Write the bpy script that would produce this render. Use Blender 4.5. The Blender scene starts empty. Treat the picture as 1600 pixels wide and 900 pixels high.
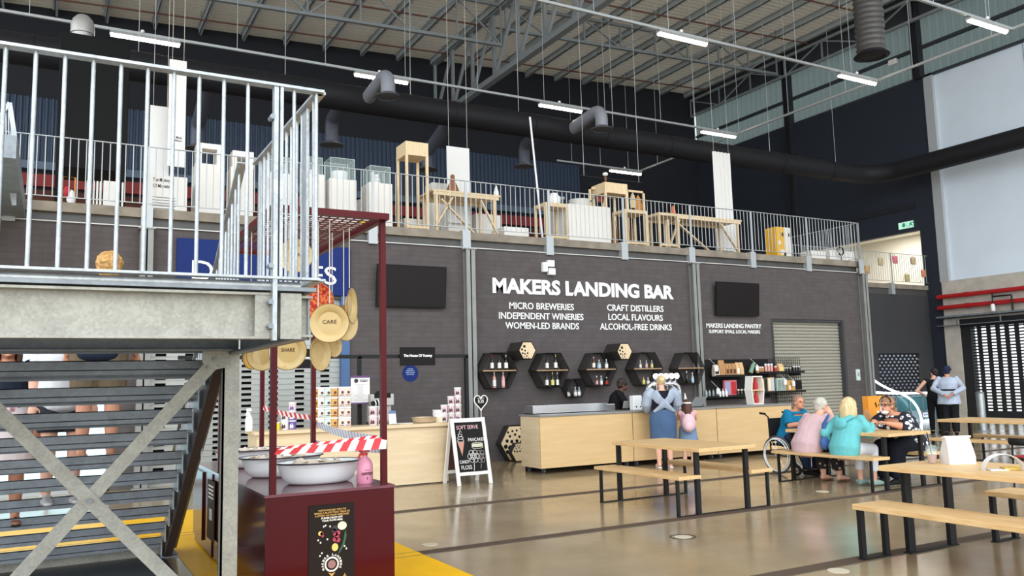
import bpy, bmesh, math, random
from mathutils import Vector, Matrix, Euler
random.seed(7)
PI = math.pi
SC = bpy.context.scene
COL = SC.collection

# ---------------------------------------------------------------- camera, world, exposure
FPX = 1286.62
YAW, PITCH, ROLL = 0.508692, 0.1155107, -0.0250473
CAM = Vector((0, 0, 1.55))
def _basis():
    cy, sy = math.cos(YAW), math.sin(YAW)
    fwd = Vector((sy, cy, 0)); right = Vector((cy, -sy, 0)); up = Vector((0, 0, 1))
    f2 = math.cos(PITCH)*fwd + math.sin(PITCH)*up
    u2 = -math.sin(PITCH)*fwd + math.cos(PITCH)*up
    r3 = math.cos(ROLL)*right + math.sin(ROLL)*u2
    u3 = -math.sin(ROLL)*right + math.cos(ROLL)*u2
    return r3, u3, f2
R3, U3, F3 = _basis()
cam_data = bpy.data.cameras.new('camera')
cam_data.sensor_width = 36.0
cam_data.lens = FPX*36.0/1600.0
cam_data.clip_end = 200
cam = bpy.data.objects.new('camera', cam_data); COL.objects.link(cam)
cam.matrix_world = Matrix(((R3.x, U3.x, -F3.x, CAM.x), (R3.y, U3.y, -F3.y, CAM.y), (R3.z, U3.z, -F3.z, CAM.z), (0, 0, 0, 1)))
SC.camera = cam
SC.view_settings.view_transform = 'Standard'
SC.view_settings.look = 'None'
SC.view_settings.gamma = 1.0
SC.view_settings.use_curve_mapping = False
SC.view_settings.exposure = 1.5
world = bpy.data.worlds.new('world'); SC.world = world; world.use_nodes = True
bg = world.node_tree.nodes['Background']
bg.inputs[0].default_value = (0.86, 0.94, 1.0, 1); bg.inputs[1].default_value = 0.9
sd = bpy.data.lights.new('soft_daylight', 'SUN'); sd.energy = 0.7; sd.angle = 1.4; sd.color = (1.0, 0.97, 0.92)
so = bpy.data.objects.new('soft_daylight', sd); COL.objects.link(so); so.rotation_euler = Vector((0.75, 1.0, -0.45)).to_track_quat('-Z', 'Y').to_euler()

def P(px, py, X=None, Y=None, Z=None):
    """point of the real place seen at a photograph pixel, on one of the planes X=, Y= or Z="""
    d = R3*((px-800)/FPX) + U3*(-(py-450)/FPX) + F3
    if X is not None: t = (X-CAM.x)/d.x
    elif Y is not None: t = (Y-CAM.y)/d.y
    else: t = (Z-CAM.z)/d.z
    return CAM + d*t

# ---------------------------------------------------------------- materials
def lin(c):
    r = []
    for v in c:
        v = v/255.0
        r.append(v/12.92 if v <= 0.04045 else ((v+0.055)/1.055)**2.4)
    return (r[0], r[1], r[2], 1)
MATS = {}
def M(name, rgb, rough=0.6, metal=0.0, noise=0.0, scale=4.0, bump=0.0, spec=0.5, rgb2=None, stretch=(1,1,1), detail=4, coat=0.0):
    if name in MATS: return MATS[name]
    m = bpy.data.materials.new(name); m.use_nodes = True
    nt = m.node_tree; b = nt.nodes['Principled BSDF']
    b.inputs['Base Color'].default_value = lin(rgb)
    b.inputs['Roughness'].default_value = rough; b.inputs['Metallic'].default_value = metal
    b.inputs['Specular IOR Level'].default_value = spec
    b.inputs['Coat Weight'].default_value = coat
    if noise or bump:
        tc = nt.nodes.new('ShaderNodeTexCoord'); mp = nt.nodes.new('ShaderNodeMapping')
        mp.inputs['Scale'].default_value = stretch
        nt.links.new(tc.outputs['Object'], mp.inputs[0])
        n = nt.nodes.new('ShaderNodeTexNoise'); n.inputs['Scale'].default_value = scale; n.inputs['Detail'].default_value = detail
        nt.links.new(mp.outputs[0], n.inputs['Vector'])
        if noise:
            r = nt.nodes.new('ShaderNodeValToRGB')
            c = lin(rgb); c2 = lin(rgb2) if rgb2 else tuple(x*(1-noise) for x in c[:3])+(1,)
            r.color_ramp.elements[0].position = 0.35; r.color_ramp.elements[0].color = c2
            r.color_ramp.elements[1].position = 0.65; r.color_ramp.elements[1].color = c
            nt.links.new(n.outputs['Fac'], r.inputs[0]); nt.links.new(r.outputs[0], b.inputs['Base Color'])
        if bump:
            bp = nt.nodes.new('ShaderNodeBump'); bp.inputs['Strength'].default_value = bump; bp.inputs['Distance'].default_value = 0.02
            nt.links.new(n.outputs['Fac'], bp.inputs['Height']); nt.links.new(bp.outputs[0], b.inputs['Normal'])
    MATS[name] = m
    return m
def EM(name, rgb, s):
    if name in MATS: return MATS[name]
    m = bpy.data.materials.new(name); m.use_nodes = True
    b = m.node_tree.nodes['Principled BSDF']
    b.inputs['Base Color'].default_value = lin(rgb)
    b.inputs['Emission Color'].default_value = lin(rgb); b.inputs['Emission Strength'].default_value = s
    MATS[name] = m; return m
def mat_brick(name, rgb, mortar, bw=0.42, bh=0.1, bump=0.25):
    m = bpy.data.materials.new(name); m.use_nodes = True; nt = m.node_tree; b = nt.nodes['Principled BSDF']
    b.inputs['Roughness'].default_value = 0.75; b.inputs['Specular IOR Level'].default_value = 0.25
    tc = nt.nodes.new('ShaderNodeTexCoord'); sp = nt.nodes.new('ShaderNodeSeparateXYZ'); cb = nt.nodes.new('ShaderNodeCombineXYZ')
    nt.links.new(tc.outputs['Object'], sp.inputs[0]); nt.links.new(sp.outputs[0], cb.inputs[0]); nt.links.new(sp.outputs[2], cb.inputs[1])
    br = nt.nodes.new('ShaderNodeTexBrick'); nt.links.new(cb.outputs[0], br.inputs['Vector'])
    br.inputs['Scale'].default_value = 1.0; br.inputs['Brick Width'].default_value = bw; br.inputs['Row Height'].default_value = bh
    br.inputs['Mortar Size'].default_value = 0.006; br.inputs['Mortar Smooth'].default_value = 0.6
    c = lin(rgb)
    br.inputs['Color1'].default_value = c; br.inputs['Color2'].default_value = tuple(x*0.9 for x in c[:3])+(1,)
    br.inputs['Mortar'].default_value = lin(mortar)
    nz = nt.nodes.new('ShaderNodeTexNoise'); nz.inputs['Scale'].default_value = 5; nz.inputs['Detail'].default_value = 6
    nt.links.new(tc.outputs['Object'], nz.inputs['Vector'])
    mx = nt.nodes.new('ShaderNodeMixRGB'); mx.blend_type = 'MULTIPLY'; mx.inputs[0].default_value = 0.35
    nt.links.new(br.outputs['Color'], mx.inputs[1]); nt.links.new(nz.outputs['Fac'], mx.inputs[2])
    nt.links.new(mx.outputs[0], b.inputs['Base Color'])
    ad = nt.nodes.new('ShaderNodeMath'); ad.operation = 'ADD'
    ml = nt.nodes.new('ShaderNodeMath'); ml.operation = 'MULTIPLY'; ml.inputs[1].default_value = 0.35
    iv = nt.nodes.new('ShaderNodeMath'); iv.operation = 'SUBTRACT'; iv.inputs[0].default_value = 1.0
    nt.links.new(br.outputs['Fac'], iv.inputs[1]); nt.links.new(nz.outputs['Fac'], ml.inputs[0])
    nt.links.new(iv.outputs[0], ad.inputs[0]); nt.links.new(ml.outputs[0], ad.inputs[1])
    bp = nt.nodes.new('ShaderNodeBump'); bp.inputs['Strength'].default_value = bump; bp.inputs['Distance'].default_value = 0.01
    nt.links.new(ad.outputs[0], bp.inputs['Height']); nt.links.new(bp.outputs[0], b.inputs['Normal'])
    return m
def mat_floor():
    m = bpy.data.materials.new('polished concrete'); m.use_nodes = True; nt = m.node_tree; b = nt.nodes['Principled BSDF']
    tc = nt.nodes.new('ShaderNodeTexCoord')
    n = nt.nodes.new('ShaderNodeTexNoise'); n.inputs['Scale'].default_value = 0.7; n.inputs['Detail'].default_value = 8; n.inputs['Roughness'].default_value = 0.65
    nt.links.new(tc.outputs['Object'], n.inputs['Vector'])
    r = nt.nodes.new('ShaderNodeValToRGB')
    r.color_ramp.elements[0].position = 0.3; r.color_ramp.elements[0].color = lin((142, 124, 97))
    r.color_ramp.elements[1].position = 0.7; r.color_ramp.elements[1].color = lin((170, 150, 120))
    nt.links.new(n.outputs['Fac'], r.inputs[0]); nt.links.new(r.outputs[0], b.inputs['Base Color'])
    n2 = nt.nodes.new('ShaderNodeTexNoise'); n2.inputs['Scale'].default_value = 1.6; n2.inputs['Detail'].default_value = 6
    nt.links.new(tc.outputs['Object'], n2.inputs['Vector'])
    mr = nt.nodes.new('ShaderNodeMapRange'); mr.inputs['From Min'].default_value = 0.3; mr.inputs['From Max'].default_value = 0.7
    mr.inputs['To Min'].default_value = 0.1; mr.inputs['To Max'].default_value = 0.22
    nt.links.new(n2.outputs['Fac'], mr.inputs[0]); nt.links.new(mr.outputs[0], b.inputs['Roughness'])
    b.inputs['Specular IOR Level'].default_value = 0.42
    bp = nt.nodes.new('ShaderNodeBump'); bp.inputs['Strength'].default_value = 0.04; bp.inputs['Distance'].default_value = 0.02
    nt.links.new(n2.outputs['Fac'], bp.inputs['Height']); nt.links.new(bp.outputs[0], b.inputs['Normal'])
    return m
def mat_galv(name, rgb, rough=0.42, metal=0.55, scale=45, amt=0.3):
    m = bpy.data.materials.new(name); m.use_nodes = True; nt = m.node_tree; b = nt.nodes['Principled BSDF']
    tc = nt.nodes.new('ShaderNodeTexCoord')
    v = nt.nodes.new('ShaderNodeTexVoronoi'); v.inputs['Scale'].default_value = scale
    n = nt.nodes.new('ShaderNodeTexNoise'); n.inputs['Scale'].default_value = 7; n.inputs['Detail'].default_value = 6
    nt.links.new(tc.outputs['Object'], v.inputs['Vector']); nt.links.new(tc.outputs['Object'], n.inputs['Vector'])
    a = nt.nodes.new('ShaderNodeMath'); a.operation = 'MULTIPLY_ADD'; a.inputs[1].default_value = 0.35
    nt.links.new(v.outputs['Color'], a.inputs[0]); nt.links.new(n.outputs['Fac'], a.inputs[2])
    r = nt.nodes.new('ShaderNodeValToRGB'); c = lin(rgb)
    r.color_ramp.elements[0].position = 0.35; r.color_ramp.elements[0].color = tuple(x*(1-amt) for x in c[:3])+(1,)
    r.color_ramp.elements[1].position = 0.85; r.color_ramp.elements[1].color = c
    nt.links.new(a.outputs[0], r.inputs[0]); nt.links.new(r.outputs[0], b.inputs['Base Color'])
    b.inputs['Roughness'].default_value = rough; b.inputs['Metallic'].default_value = metal
    return m
def mat_wood(name, rgb, rgb2, scale=3.0, stretch=(1, 12, 12), rough=0.5):
    m = bpy.data.materials.new(name); m.use_nodes = True; nt = m.node_tree; b = nt.nodes['Principled BSDF']
    tc = nt.nodes.new('ShaderNodeTexCoord'); mp = nt.nodes.new('ShaderNodeMapping'); mp.inputs['Scale'].default_value = stretch
    nt.links.new(tc.outputs['Object'], mp.inputs[0])
    n = nt.nodes.new('ShaderNodeTexNoise'); n.inputs['Scale'].default_value = scale; n.inputs['Detail'].default_value = 5; n.inputs['Distortion'].default_value = 0.6
    nt.links.new(mp.outputs[0], n.inputs['Vector'])
    r = nt.nodes.new('ShaderNodeValToRGB')
    r.color_ramp.elements[0].position = 0.3; r.color_ramp.elements[0].color = lin(rgb2)
    r.color_ramp.elements[1].position = 0.7; r.color_ramp.elements[1].color = lin(rgb)
    nt.links.new(n.outputs['Fac'], r.inputs[0]); nt.links.new(r.outputs[0], b.inputs['Base Color'])
    b.inputs['Roughness'].default_value = rough
    return m
def mat_glass(name, rgb=(220, 240, 235), alpha=0.18):
    m = bpy.data.materials.new(name); m.use_nodes = True; nt = m.node_tree
    b = nt.nodes['Principled BSDF']; b.inputs['Base Color'].default_value = lin(rgb); b.inputs['Roughness'].default_value = 0.05
    b.inputs['Alpha'].default_value = alpha
    return m
def mat_translucent(name, rgb, f=0.5):
    m = bpy.data.materials.new(name); m.use_nodes = True; nt = m.node_tree
    out = nt.nodes['Material Output']; nt.nodes.remove(nt.nodes['Principled BSDF'])
    d = nt.nodes.new('ShaderNodeBsdfDiffuse'); t = nt.nodes.new('ShaderNodeBsdfTranslucent'); mx = nt.nodes.new('ShaderNodeMixShader')
    d.inputs[0].default_value = lin(rgb); t.inputs[0].default_value = lin(rgb); mx.inputs[0].default_value = f
    nt.links.new(d.outputs[0], mx.inputs[1]); nt.links.new(t.outputs[0], mx.inputs[2]); nt.links.new(mx.outputs[0], out.inputs[0])
    return m
def mat_floral(name, base, c1, c2, scale=16, thr=0.30):
    m = bpy.data.materials.new(name); m.use_nodes = True; nt = m.node_tree; b = nt.nodes['Principled BSDF']
    b.inputs['Roughness'].default_value = 0.8
    tc = nt.nodes.new('ShaderNodeTexCoord'); v = nt.nodes.new('ShaderNodeTexVoronoi'); v.inputs['Scale'].default_value = scale
    nt.links.new(tc.outputs['Object'], v.inputs['Vector'])
    r = nt.nodes.new('ShaderNodeValToRGB'); r.color_ramp.interpolation = 'CONSTANT'
    r.color_ramp.elements[0].position = 0; r.color_ramp.elements[0].color = lin(c2)
    r.color_ramp.elements[1].position = thr*0.4; r.color_ramp.elements[1].color = lin(c1)
    e = r.color_ramp.elements.new(thr); e.color = lin(base)
    nt.links.new(v.outputs['Distance'], r.inputs[0]); nt.links.new(r.outputs[0], b.inputs['Base Color'])
    return m

m_floor = mat_floor()
m_joint = M('dark joint filler', (84, 66, 52), 0.7)
m_yellow = M('yellow floor paint', (255, 194, 0), 0.4, noise=0.08, scale=3, spec=.1)
m_mat = M('blue grey floor', (62, 70, 82), 0.35, noise=0.25, scale=2)
m_brick = mat_brick('dark painted brick', (99, 92, 92), (88, 81, 81))
m_dwall = M('dark blue grey wall paint', (44, 49, 60), 0.65, noise=0.08, scale=1.5, spec=0.3)
m_dwall2 = M('dark grey wall paint', (64, 64, 66), 0.65, noise=0.1, scale=1.2, spec=0.3)
m_bwall = M('dark back wall paint', (36, 38, 45), 0.7, noise=0.08, scale=1, spec=0.3)
m_corr = M('blue corrugated sheet', (62, 76, 98), 0.4, 0.2)
m_white = M('white wall paint', (230, 242, 255), 0.6, noise=0.04, scale=1.0)
m_conc = M('raw concrete', (204, 197, 186), 0.85, noise=0.2, scale=3, bump=0.15)
m_slab = M('slab edge concrete', (150, 140, 126), 0.85, noise=0.35, scale=3, bump=0.2)
m_roof = mat_translucent('white roof sheeting', (186, 178, 164), 0.085)  # translucency added to brighten the underside of the metal roof
m_purl = M('grey purlin steel', (186, 194, 196), 0.5, 0.3)
m_trus = M('truss steel', (150, 156, 160), 0.5, 0.3)
m_beamd = M('dark edge beam steel', (86, 84, 82), 0.5, 0.3, noise=0.15, scale=3)
m_colm = M('grey column steel', (146, 146, 143), 0.5, 0.3, noise=0.12, scale=3)
m_galv = mat_galv('galvanised steel', (182, 187, 190), 0.42, 0.6, 60, 0.35)
m_galvd = mat_galv('weathered galvanised steel', (168, 166, 156), 0.5, 0.35, 70, 0.35)
m_galvt = mat_galv('dull tread steel', (142, 149, 156), 0.5, 0.4, 30, 0.3)
m_rail = M('grey balustrade steel', (178, 182, 184), 0.45, 0.4)
m_black = M('black steel', (20, 20, 21), 0.5, spec=.3)
m_blackm = M('matt black', (26, 25, 26), 0.8, spec=.25)
m_duct = M('dark duct metal', (30, 30, 34), 0.6, 0.0, spec=.25)
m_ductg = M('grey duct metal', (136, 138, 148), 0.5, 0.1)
m_hood = M('black hood steel', (9, 9, 9), 0.45, 0, noise=0.2, scale=2, spec=.12)
m_silver = M('stainless steel', (205, 205, 205), 0.22, 0.9)
m_chrome = M('chrome', (225, 225, 228), 0.12, 1.0)
m_redp = M('red pipe paint', (176, 30, 34), 0.35)
m_spr = M('red brown sprinkler pipe', (104, 62, 52), 0.5)
m_maroon = M('glossy maroon paint', (70, 8, 14), 0.14, 0.0, spec=.22)
m_maroonp = M('maroon post paint', (80, 12, 18), 0.4, 0, spec=.2)
m_wood = mat_wood('pale table timber', (222, 188, 138), (200, 160, 108), 4, (10, 1, 10))
m_ply = mat_wood('birch ply', (214, 182, 134), (206, 172, 122), 1.5, (1, 1, 10), 0.45)
m_plyl = mat_wood('pale ply', (226, 206, 172), (216, 192, 154), 1.5, (1, 1, 10), 0.45)
m_pine = mat_wood('raw pine', (234, 212, 176), (220, 192, 150), 4, (8, 8, 1), 0.6)
m_top = M('grey worktop', (138, 136, 134), 0.35, noise=0.1, scale=5)
m_wpaint = M('white plinth paint', (234, 230, 224), 0.6)
m_wplast = M('white plastic', (235, 235, 236), 0.4)
m_paper = M('white paper', (226, 225, 223), 0.8)
m_glass = mat_glass('clear glass')
m_lamp = EM('lamp tube', (255, 244, 224), 9)
m_text = M('white lettering', (244, 244, 242), 0.6)
m_blue = M('blue sign paint', (22, 44, 108), 0.6, spec=.2)
m_bluej = M('blue jamb paint', (72, 104, 150), 0.5)
m_screen = M('screen black', (26, 21, 21), 0.4, spec=.2)
m_enamel = M('white enamel', (244, 248, 250), 0.2)
m_rim = M('dark enamel rim', (38, 42, 56), 0.3)
m_cream = M('cream enamel', (200, 172, 116), 0.12)
m_string = M('string', (206, 200, 190), 0.8)
m_shut = M('grey shutter slats', (168, 164, 152), 0.5, 0.2)
m_shut2 = M('light shutter steel', (176, 178, 174), 0.45, 0.25)
m_mesh = M('dark mesh panel', (58, 55, 54), .8, spec=.2)
m_mesh.node_tree.nodes['Principled BSDF'].inputs['Alpha'].default_value = .55
m_shutd = M('dark shutter', (30, 31, 34), 0.5)
m_flour = M('flour and shards', (226, 214, 196), 0.9, noise=0.25, scale=14, bump=0.8)

# ---------------------------------------------------------------- mesh builder
class MB:
    def __init__(s): s.v = []; s.f = []; s.mi = []; s.m = Matrix.Identity(4); s.i = 0
    def add(s, vs, fs):
        n = len(s.v)
        for v in vs: s.v.append(s.m @ Vector(v))
        for f in fs: s.f.append([n+k for k in f]); s.mi.append(s.i)
        return s
    def box(s, a, b):
        x0, x1 = sorted((a[0], b[0])); y0, y1 = sorted((a[1], b[1])); z0, z1 = sorted((a[2], b[2]))
        return s.add([(x0,y0,z0),(x1,y0,z0),(x1,y1,z0),(x0,y1,z0),(x0,y0,z1),(x1,y0,z1),(x1,y1,z1),(x0,y1,z1)],
                     [(0,3,2,1),(4,5,6,7),(0,1,5,4),(1,2,6,5),(2,3,7,6),(3,0,4,7)])
    def beam(s, p, q, w, h, up=(0,0,1)):
        p = Vector(p); q = Vector(q); t = (q-p).normalized(); u = Vector(up)
        x = t.cross(u)
        if x.length < 1e-4: x = t.cross(Vector((0, 1, 0)))
        x.normalize(); y = x.cross(t).normalized()
        x = x*w/2; y = y*h/2
        vs = [p-x-y, p+x-y, p+x+y, p-x+y, q-x-y, q+x-y, q+x+y, q-x+y]
        return s.add(vs, [(0,3,2,1),(4,5,6,7),(0,1,5,4),(1,2,6,5),(2,3,7,6),(3,0,4,7)])
    def loft(s, rings, cap=True, closed=False):
        n = len(rings[0]); vs = [v for r in rings for v in r]; fs = []
        R = len(rings)
        for i in range(R if closed else R-1):
            a = i*n; b = ((i+1) % R)*n
            for k in range(n):
                k2 = (k+1) % n
                fs.append((a+k, a+k2, b+k2, b+k))
        if cap and not closed:
            fs.append(tuple(reversed(range(n)))); fs.append(tuple(range((R-1)*n, R*n)))
        return s.add(vs, fs)
    def tube(s, pts, r, n=8, cap=True, xref=None, closed=False):
        pts = [Vector(p) for p in pts]; rings = []; prev = None
        R = len(pts)
        for i, p in enumerate(pts):
            if closed: t = pts[(i+1) % R]-pts[i-1]
            else: t = pts[min(i+1, R-1)]-pts[max(i-1, 0)]
            t.normalize()
            if prev is None:
                ref = Vector(xref) if xref else (Vector((1,0,0)) if abs(t.x) < 0.8 else Vector((0,1,0)))
            else: ref = prev
            x = (ref-t*ref.dot(t)).normalized(); y = t.cross(x); prev = x
            rr = r[i] if isinstance(r, (list, tuple)) and not (len(r) == 2 and R != 2 and not isinstance(r[0], (list, tuple))) else r
            rx, ry = rr if isinstance(rr, (list, tuple)) else (rr, rr)
            rings.append([p + x*math.cos(2*PI*k/n)*rx + y*math.sin(2*PI*k/n)*ry for k in range(n)])
        return s.loft(rings, cap, closed)
    def lathe(s, prof, c=(0,0,0), n=24, sx=1, sy=1):
        c = Vector(c); rings = [[c+Vector((math.cos(2*PI*k/n)*r*sx, math.sin(2*PI*k/n)*r*sy, z)) for k in range(n)] for r, z in prof]
        return s.loft(rings, True)
    def ell(s, c, r, n=14, m=9, rot=None):
        c = Vector(c); rx, ry, rz = r if isinstance(r, (tuple, list)) else (r, r, r)
        E = rot.to_matrix() if rot is not None else Matrix.Identity(3)
        vs = [c+E@Vector((0,0,-rz))]
        for j in range(1, m):
            a = -PI/2+PI*j/m
            for k in range(n):
                vs.append(c+E@Vector((rx*math.cos(a)*math.cos(2*PI*k/n), ry*math.cos(a)*math.sin(2*PI*k/n), rz*math.sin(a))))
        vs.append(c+E@Vector((0,0,rz)))
        fs = []
        for k in range(n): fs.append((0, 1+(k+1) % n, 1+k))
        for j in range(m-2):
            for k in range(n):
                a = 1+j*n; b = a+n
                fs.append((a+k, a+(k+1) % n, b+(k+1) % n, b+k))
        L = len(vs)-1; a = 1+(m-2)*n
        for k in range(n): fs.append((L, a+k, a+(k+1) % n))
        return s.add(vs, fs)
    def prism(s, poly, d0, d1, axis='Y'):
        """polygon in XZ (axis Y), XY (axis Z) or YZ (axis X) swept from d0 to d1"""
        def mk(p, d):
            if axis == 'Y': return (p[0], d, p[1])
            if axis == 'Z': return (p[0], p[1], d)
            return (d, p[0], p[1])
        return s.loft([[mk(p, d0) for p in poly], [mk(p, d1) for p in poly]])
    def caps(s, p, q, r0, r1, n=10):
        s.tube([p, q], [r0, r1], n); s.ell(p, r0, n, 6); s.ell(q, r1, n, 6); return s
    def text(s, txt, x0, x1, z0, z1, d0=0.0, depth=0.008, bold=0.0, keep=True):
        """lettering filling the box x0..x1, z0..z1 in the local XZ plane, face towards -Y at y=d0-depth"""
        vs, fs = text_mesh(txt, bold)
        if not vs: return s
        ax = min(v[0] for v in vs); bx = max(v[0] for v in vs); ay = min(v[1] for v in vs); by = max(v[1] for v in vs)
        sx = (x1-x0)/max(bx-ax, 1e-6); sy = (z1-z0)/max(by-ay, 1e-6)
        return s.add([(x0+(v[0]-ax)*sx, d0-v[2]*depth, z0+(v[1]-ay)*sy) for v in vs], fs)
    def build(s, name, mats, parent=None, smooth=False, bevel=0, world=True, ang=0.7):
        me = bpy.data.meshes.new(name)
        off = Vector((0,0,0))
        if parent is not None and world:
            r = parent
            while r.parent is not None: r = r.parent
            inv = Matrix.LocRotScale(r.location, r.rotation_euler, None).inverted()
            vs = [inv@v for v in s.v]
        else: vs = s.v
        me.from_pydata([tuple(v) for v in vs], [], s.f)
        if not isinstance(mats, (list, tuple)): mats = [mats]
        for m in mats: me.materials.append(m)
        if len(mats) > 1: me.polygons.foreach_set('material_index', s.mi)
        bm = bmesh.new(); bm.from_mesh(me); bmesh.ops.recalc_face_normals(bm, faces=bm.faces); bm.to_mesh(me); bm.free()
        if smooth:
            me.polygons.foreach_set('use_smooth', [True]*len(me.polygons)); me.set_sharp_from_angle(angle=ang)
        me.update()
        o = bpy.data.objects.new(name, me); COL.objects.link(o)
        if parent is not None: o.parent = parent
        if bevel:
            b = o.modifiers.new('bevel', 'BEVEL'); b.width = bevel; b.segments = 2; b.limit_method = 'ANGLE'; b.angle_limit = 0.6
        return o
_tc = {}
def text_mesh(txt, bold=0.0):
    k = (txt, bold)
    if k in _tc: return _tc[k]
    cu = bpy.data.curves.new('lettering', 'FONT'); cu.body = txt; cu.size = 1.0; cu.offset = bold; cu.extrude = 0.5; cu.resolution_u = 3
    o = bpy.data.objects.new('lettering', cu); COL.objects.link(o)
    dg = bpy.context.evaluated_depsgraph_get(); dg.update()
    me = bpy.data.meshes.new_from_object(o.evaluated_get(dg))
    vs = [(v.co.x, v.co.y, v.co.z+0.5) for v in me.vertices]; fs = [tuple(p.vertices) for p in me.polygons]
    bpy.data.objects.remove(o); bpy.data.curves.remove(cu); bpy.data.meshes.remove(me)
    _tc[k] = (vs, fs); return _tc[k]
def remesh(mb, name, mat, parent, voxel=0.01, smooth=6):
    me = bpy.data.meshes.new('t'); me.from_pydata([tuple(v) for v in mb.v], [], mb.f)
    bm = bmesh.new(); bm.from_mesh(me); bmesh.ops.recalc_face_normals(bm, faces=bm.faces); bm.to_mesh(me); bm.free()
    o = bpy.data.objects.new('t', me); COL.objects.link(o)
    r = o.modifiers.new('r', 'REMESH'); r.mode = 'VOXEL'; r.voxel_size = voxel
    if smooth:
        k = o.modifiers.new('s', 'SMOOTH'); k.iterations = smooth; k.factor = 0.5
    dg = bpy.context.evaluated_depsgraph_get(); dg.update()
    m2 = bpy.data.meshes.new_from_object(o.evaluated_get(dg)); m2.name = name
    bpy.data.objects.remove(o); bpy.data.meshes.remove(me)
    m2.materials.clear(); m2.materials.append(mat)
    m2.polygons.foreach_set('use_smooth', [True]*len(m2.polygons))
    o = bpy.data.objects.new(name, m2); COL.objects.link(o); o.parent = parent
    return o
def thing(name, label, cat, loc=(0,0,0), rz=0, group=None):
    o = bpy.data.objects.new(name, None); COL.objects.link(o); o.empty_display_size = 0.1
    o.location = loc; o.rotation_euler = (0, 0, rz); o['label'] = label; o['category'] = cat
    if group: o['group'] = group
    return o
def tag(o, label, cat, group=None):
    o['label'] = label; o['category'] = cat
    if group: o['group'] = group
    return o
def struct(o): o['kind'] = 'structure'; return o
def dup(root, loc, rz=None, label=None, group=None):
    r = root.copy(); COL.objects.link(r); r.location = loc
    if rz is not None: r.rotation_euler = (0, 0, rz)
    if label: r['label'] = label
    if group: r['group'] = group
    for ch in list(root.children):
        c = ch.copy(); COL.objects.link(c); c.parent = r
        for g in list(ch.children):
            d = g.copy(); COL.objects.link(d); d.parent = c
    return r
def one(name, mb, mat, label, cat, loc, group=None, **k):
    """a thing that is one mesh, origin at loc"""
    mb.v = [v-Vector(loc) for v in mb.v]
    o = mb.build(name, mat, None, **k); o.location = loc
    return tag(o, label, cat, group)
def arc(c, r, a0, a1, n, plane='XZ'):
    out = []
    for i in range(n+1):
        a = a0+(a1-a0)*i/n
        d = (math.cos(a)*r, math.sin(a)*r)
        out.append(Vector((c[0]+d[0], c[1], c[2]+d[1])) if plane == 'XZ' else (Vector((c[0]+d[0], c[1]+d[1], c[2])) if plane == 'XY' else Vector((c[0], c[1]+d[0], c[2]+d[1]))))
    return out
# ================================================================ THE SETTING
WY = 15.0; FZ = 4.66; XR = 27.3; BY = 30.0
def roofz(x): return 14.27+0.0465*x
mb = MB(); mb.add([(-14,-6,0),(XR,-6,0),(XR,BY,0),(-14,BY,0)], [(0,1,2,3)]); struct(mb.build('floor', m_floor))
mb = MB(); mb.add([(-60,-60,-.02),(70,-60,-.02),(70,70,-.02),(-60,70,-.02)], [(0,1,2,3)]); struct(mb.build('ground', M('pale light-bounce paving', (206, 202, 194), .8)))  # unseen paving, made pale to bounce light up to the roof
for i, y in enumerate((4.87, 7.35, 9.86)):
    mb = MB(); mb.box((-6, y-0.075, -0.02), (XR-0.4, y+0.075, 0.003)); mb.i = 1
    mb.box((-6, y-0.09, -0.02), (XR-0.4, y-0.075, 0.005)); mb.box((-6, y+0.075, -0.02), (XR-0.4, y+0.09, 0.005))
    struct(mb.build('trim_%d' % (i+1), [m_joint, M('steel joint edge', (110, 100, 88), 0.4, 0.4)]))
mb = MB(); mb.add([(-4,9.2,.004),(1.1,9.2,.004),(1.1,5.0,.004),(3.05,5.0,.004),(3.05,11.8,.004),(-4,11.8,.004)], [(0,1,2,3,4,5)])
struct(mb.build('trim_4', m_yellow))
mb = MB(); mb.add([(-3,4.2,.003),(0.98,4.2,.003),(0.98,8.75,.003),(-3,8.75,.003)], [(0,1,2,3)]); struct(mb.build('trim_5', m_mat))
# roof sheeting, real corrugations running across
mb = MB(); vs = []; fs = []; n = 0; y = 3.0
prof = [(0,0),(0.09,0),(0.12,0.04),(0.21,0.04)]
ys = []
while y < BY:
    for a, b in prof: ys.append((y+a, b))
    y += 0.24
for a, b in ys: vs += [(-9, a, roofz(-9)+b), (XR, a, roofz(XR)+b)]
fs = [(2*k, 2*k+2, 2*k+3, 2*k+1) for k in range(len(ys)-1)]
mb.add(vs, fs); struct(mb.build('ceiling', m_roof))
# back wall of the hall
mb = MB(); mb.box((-16, BY, 0), (XR, BY+0.2, 16)); struct(mb.build('wall_back', m_bwall))
def corrugated(x0, x1, z0, z1, y, pitch=0.2, d=0.05):
    mb = MB(); xs = []; x = x0
    while x < x1:
        for a, b in ((0,0),(0.35,0),(0.5,1),(0.85,1)): xs.append((x+a*pitch, b*d))
        x += pitch
    vs = []
    for a, b in xs: vs += [(a, y-b, z0), (a, y-b, z1)]
    mb.add(vs, [(2*k, 2*k+2, 2*k+3, 2*k+1) for k in range(len(xs)-1)]); return mb
struct(corrugated(-6, 20.2, 9.0, 11.15, BY-0.06, 0.18, 0.06).build('trim_6', m_corr))
mb = MB(); mb.box((-6, BY-0.25, 8.75), (20.2, BY-0.02, 9.0)); struct(mb.build('trim_7', M('blue grey ledge', (96, 112, 132), 0.6)))
mb = MB(); mb.box((-6, BY-0.12, 6.0), (20.2, BY-0.02, 8.1)); struct(mb.build('trim_8', mat_brick('red brown brick', (98, 58, 46), (70, 48, 42), 0.5, 0.16)))
mb = MB(); mb.box((-6, BY-0.2, 8.2), (20.2, BY-0.02, 8.6)); struct(mb.build('trim_9', M('red band paint', (134, 30, 28), 0.5)))
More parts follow.
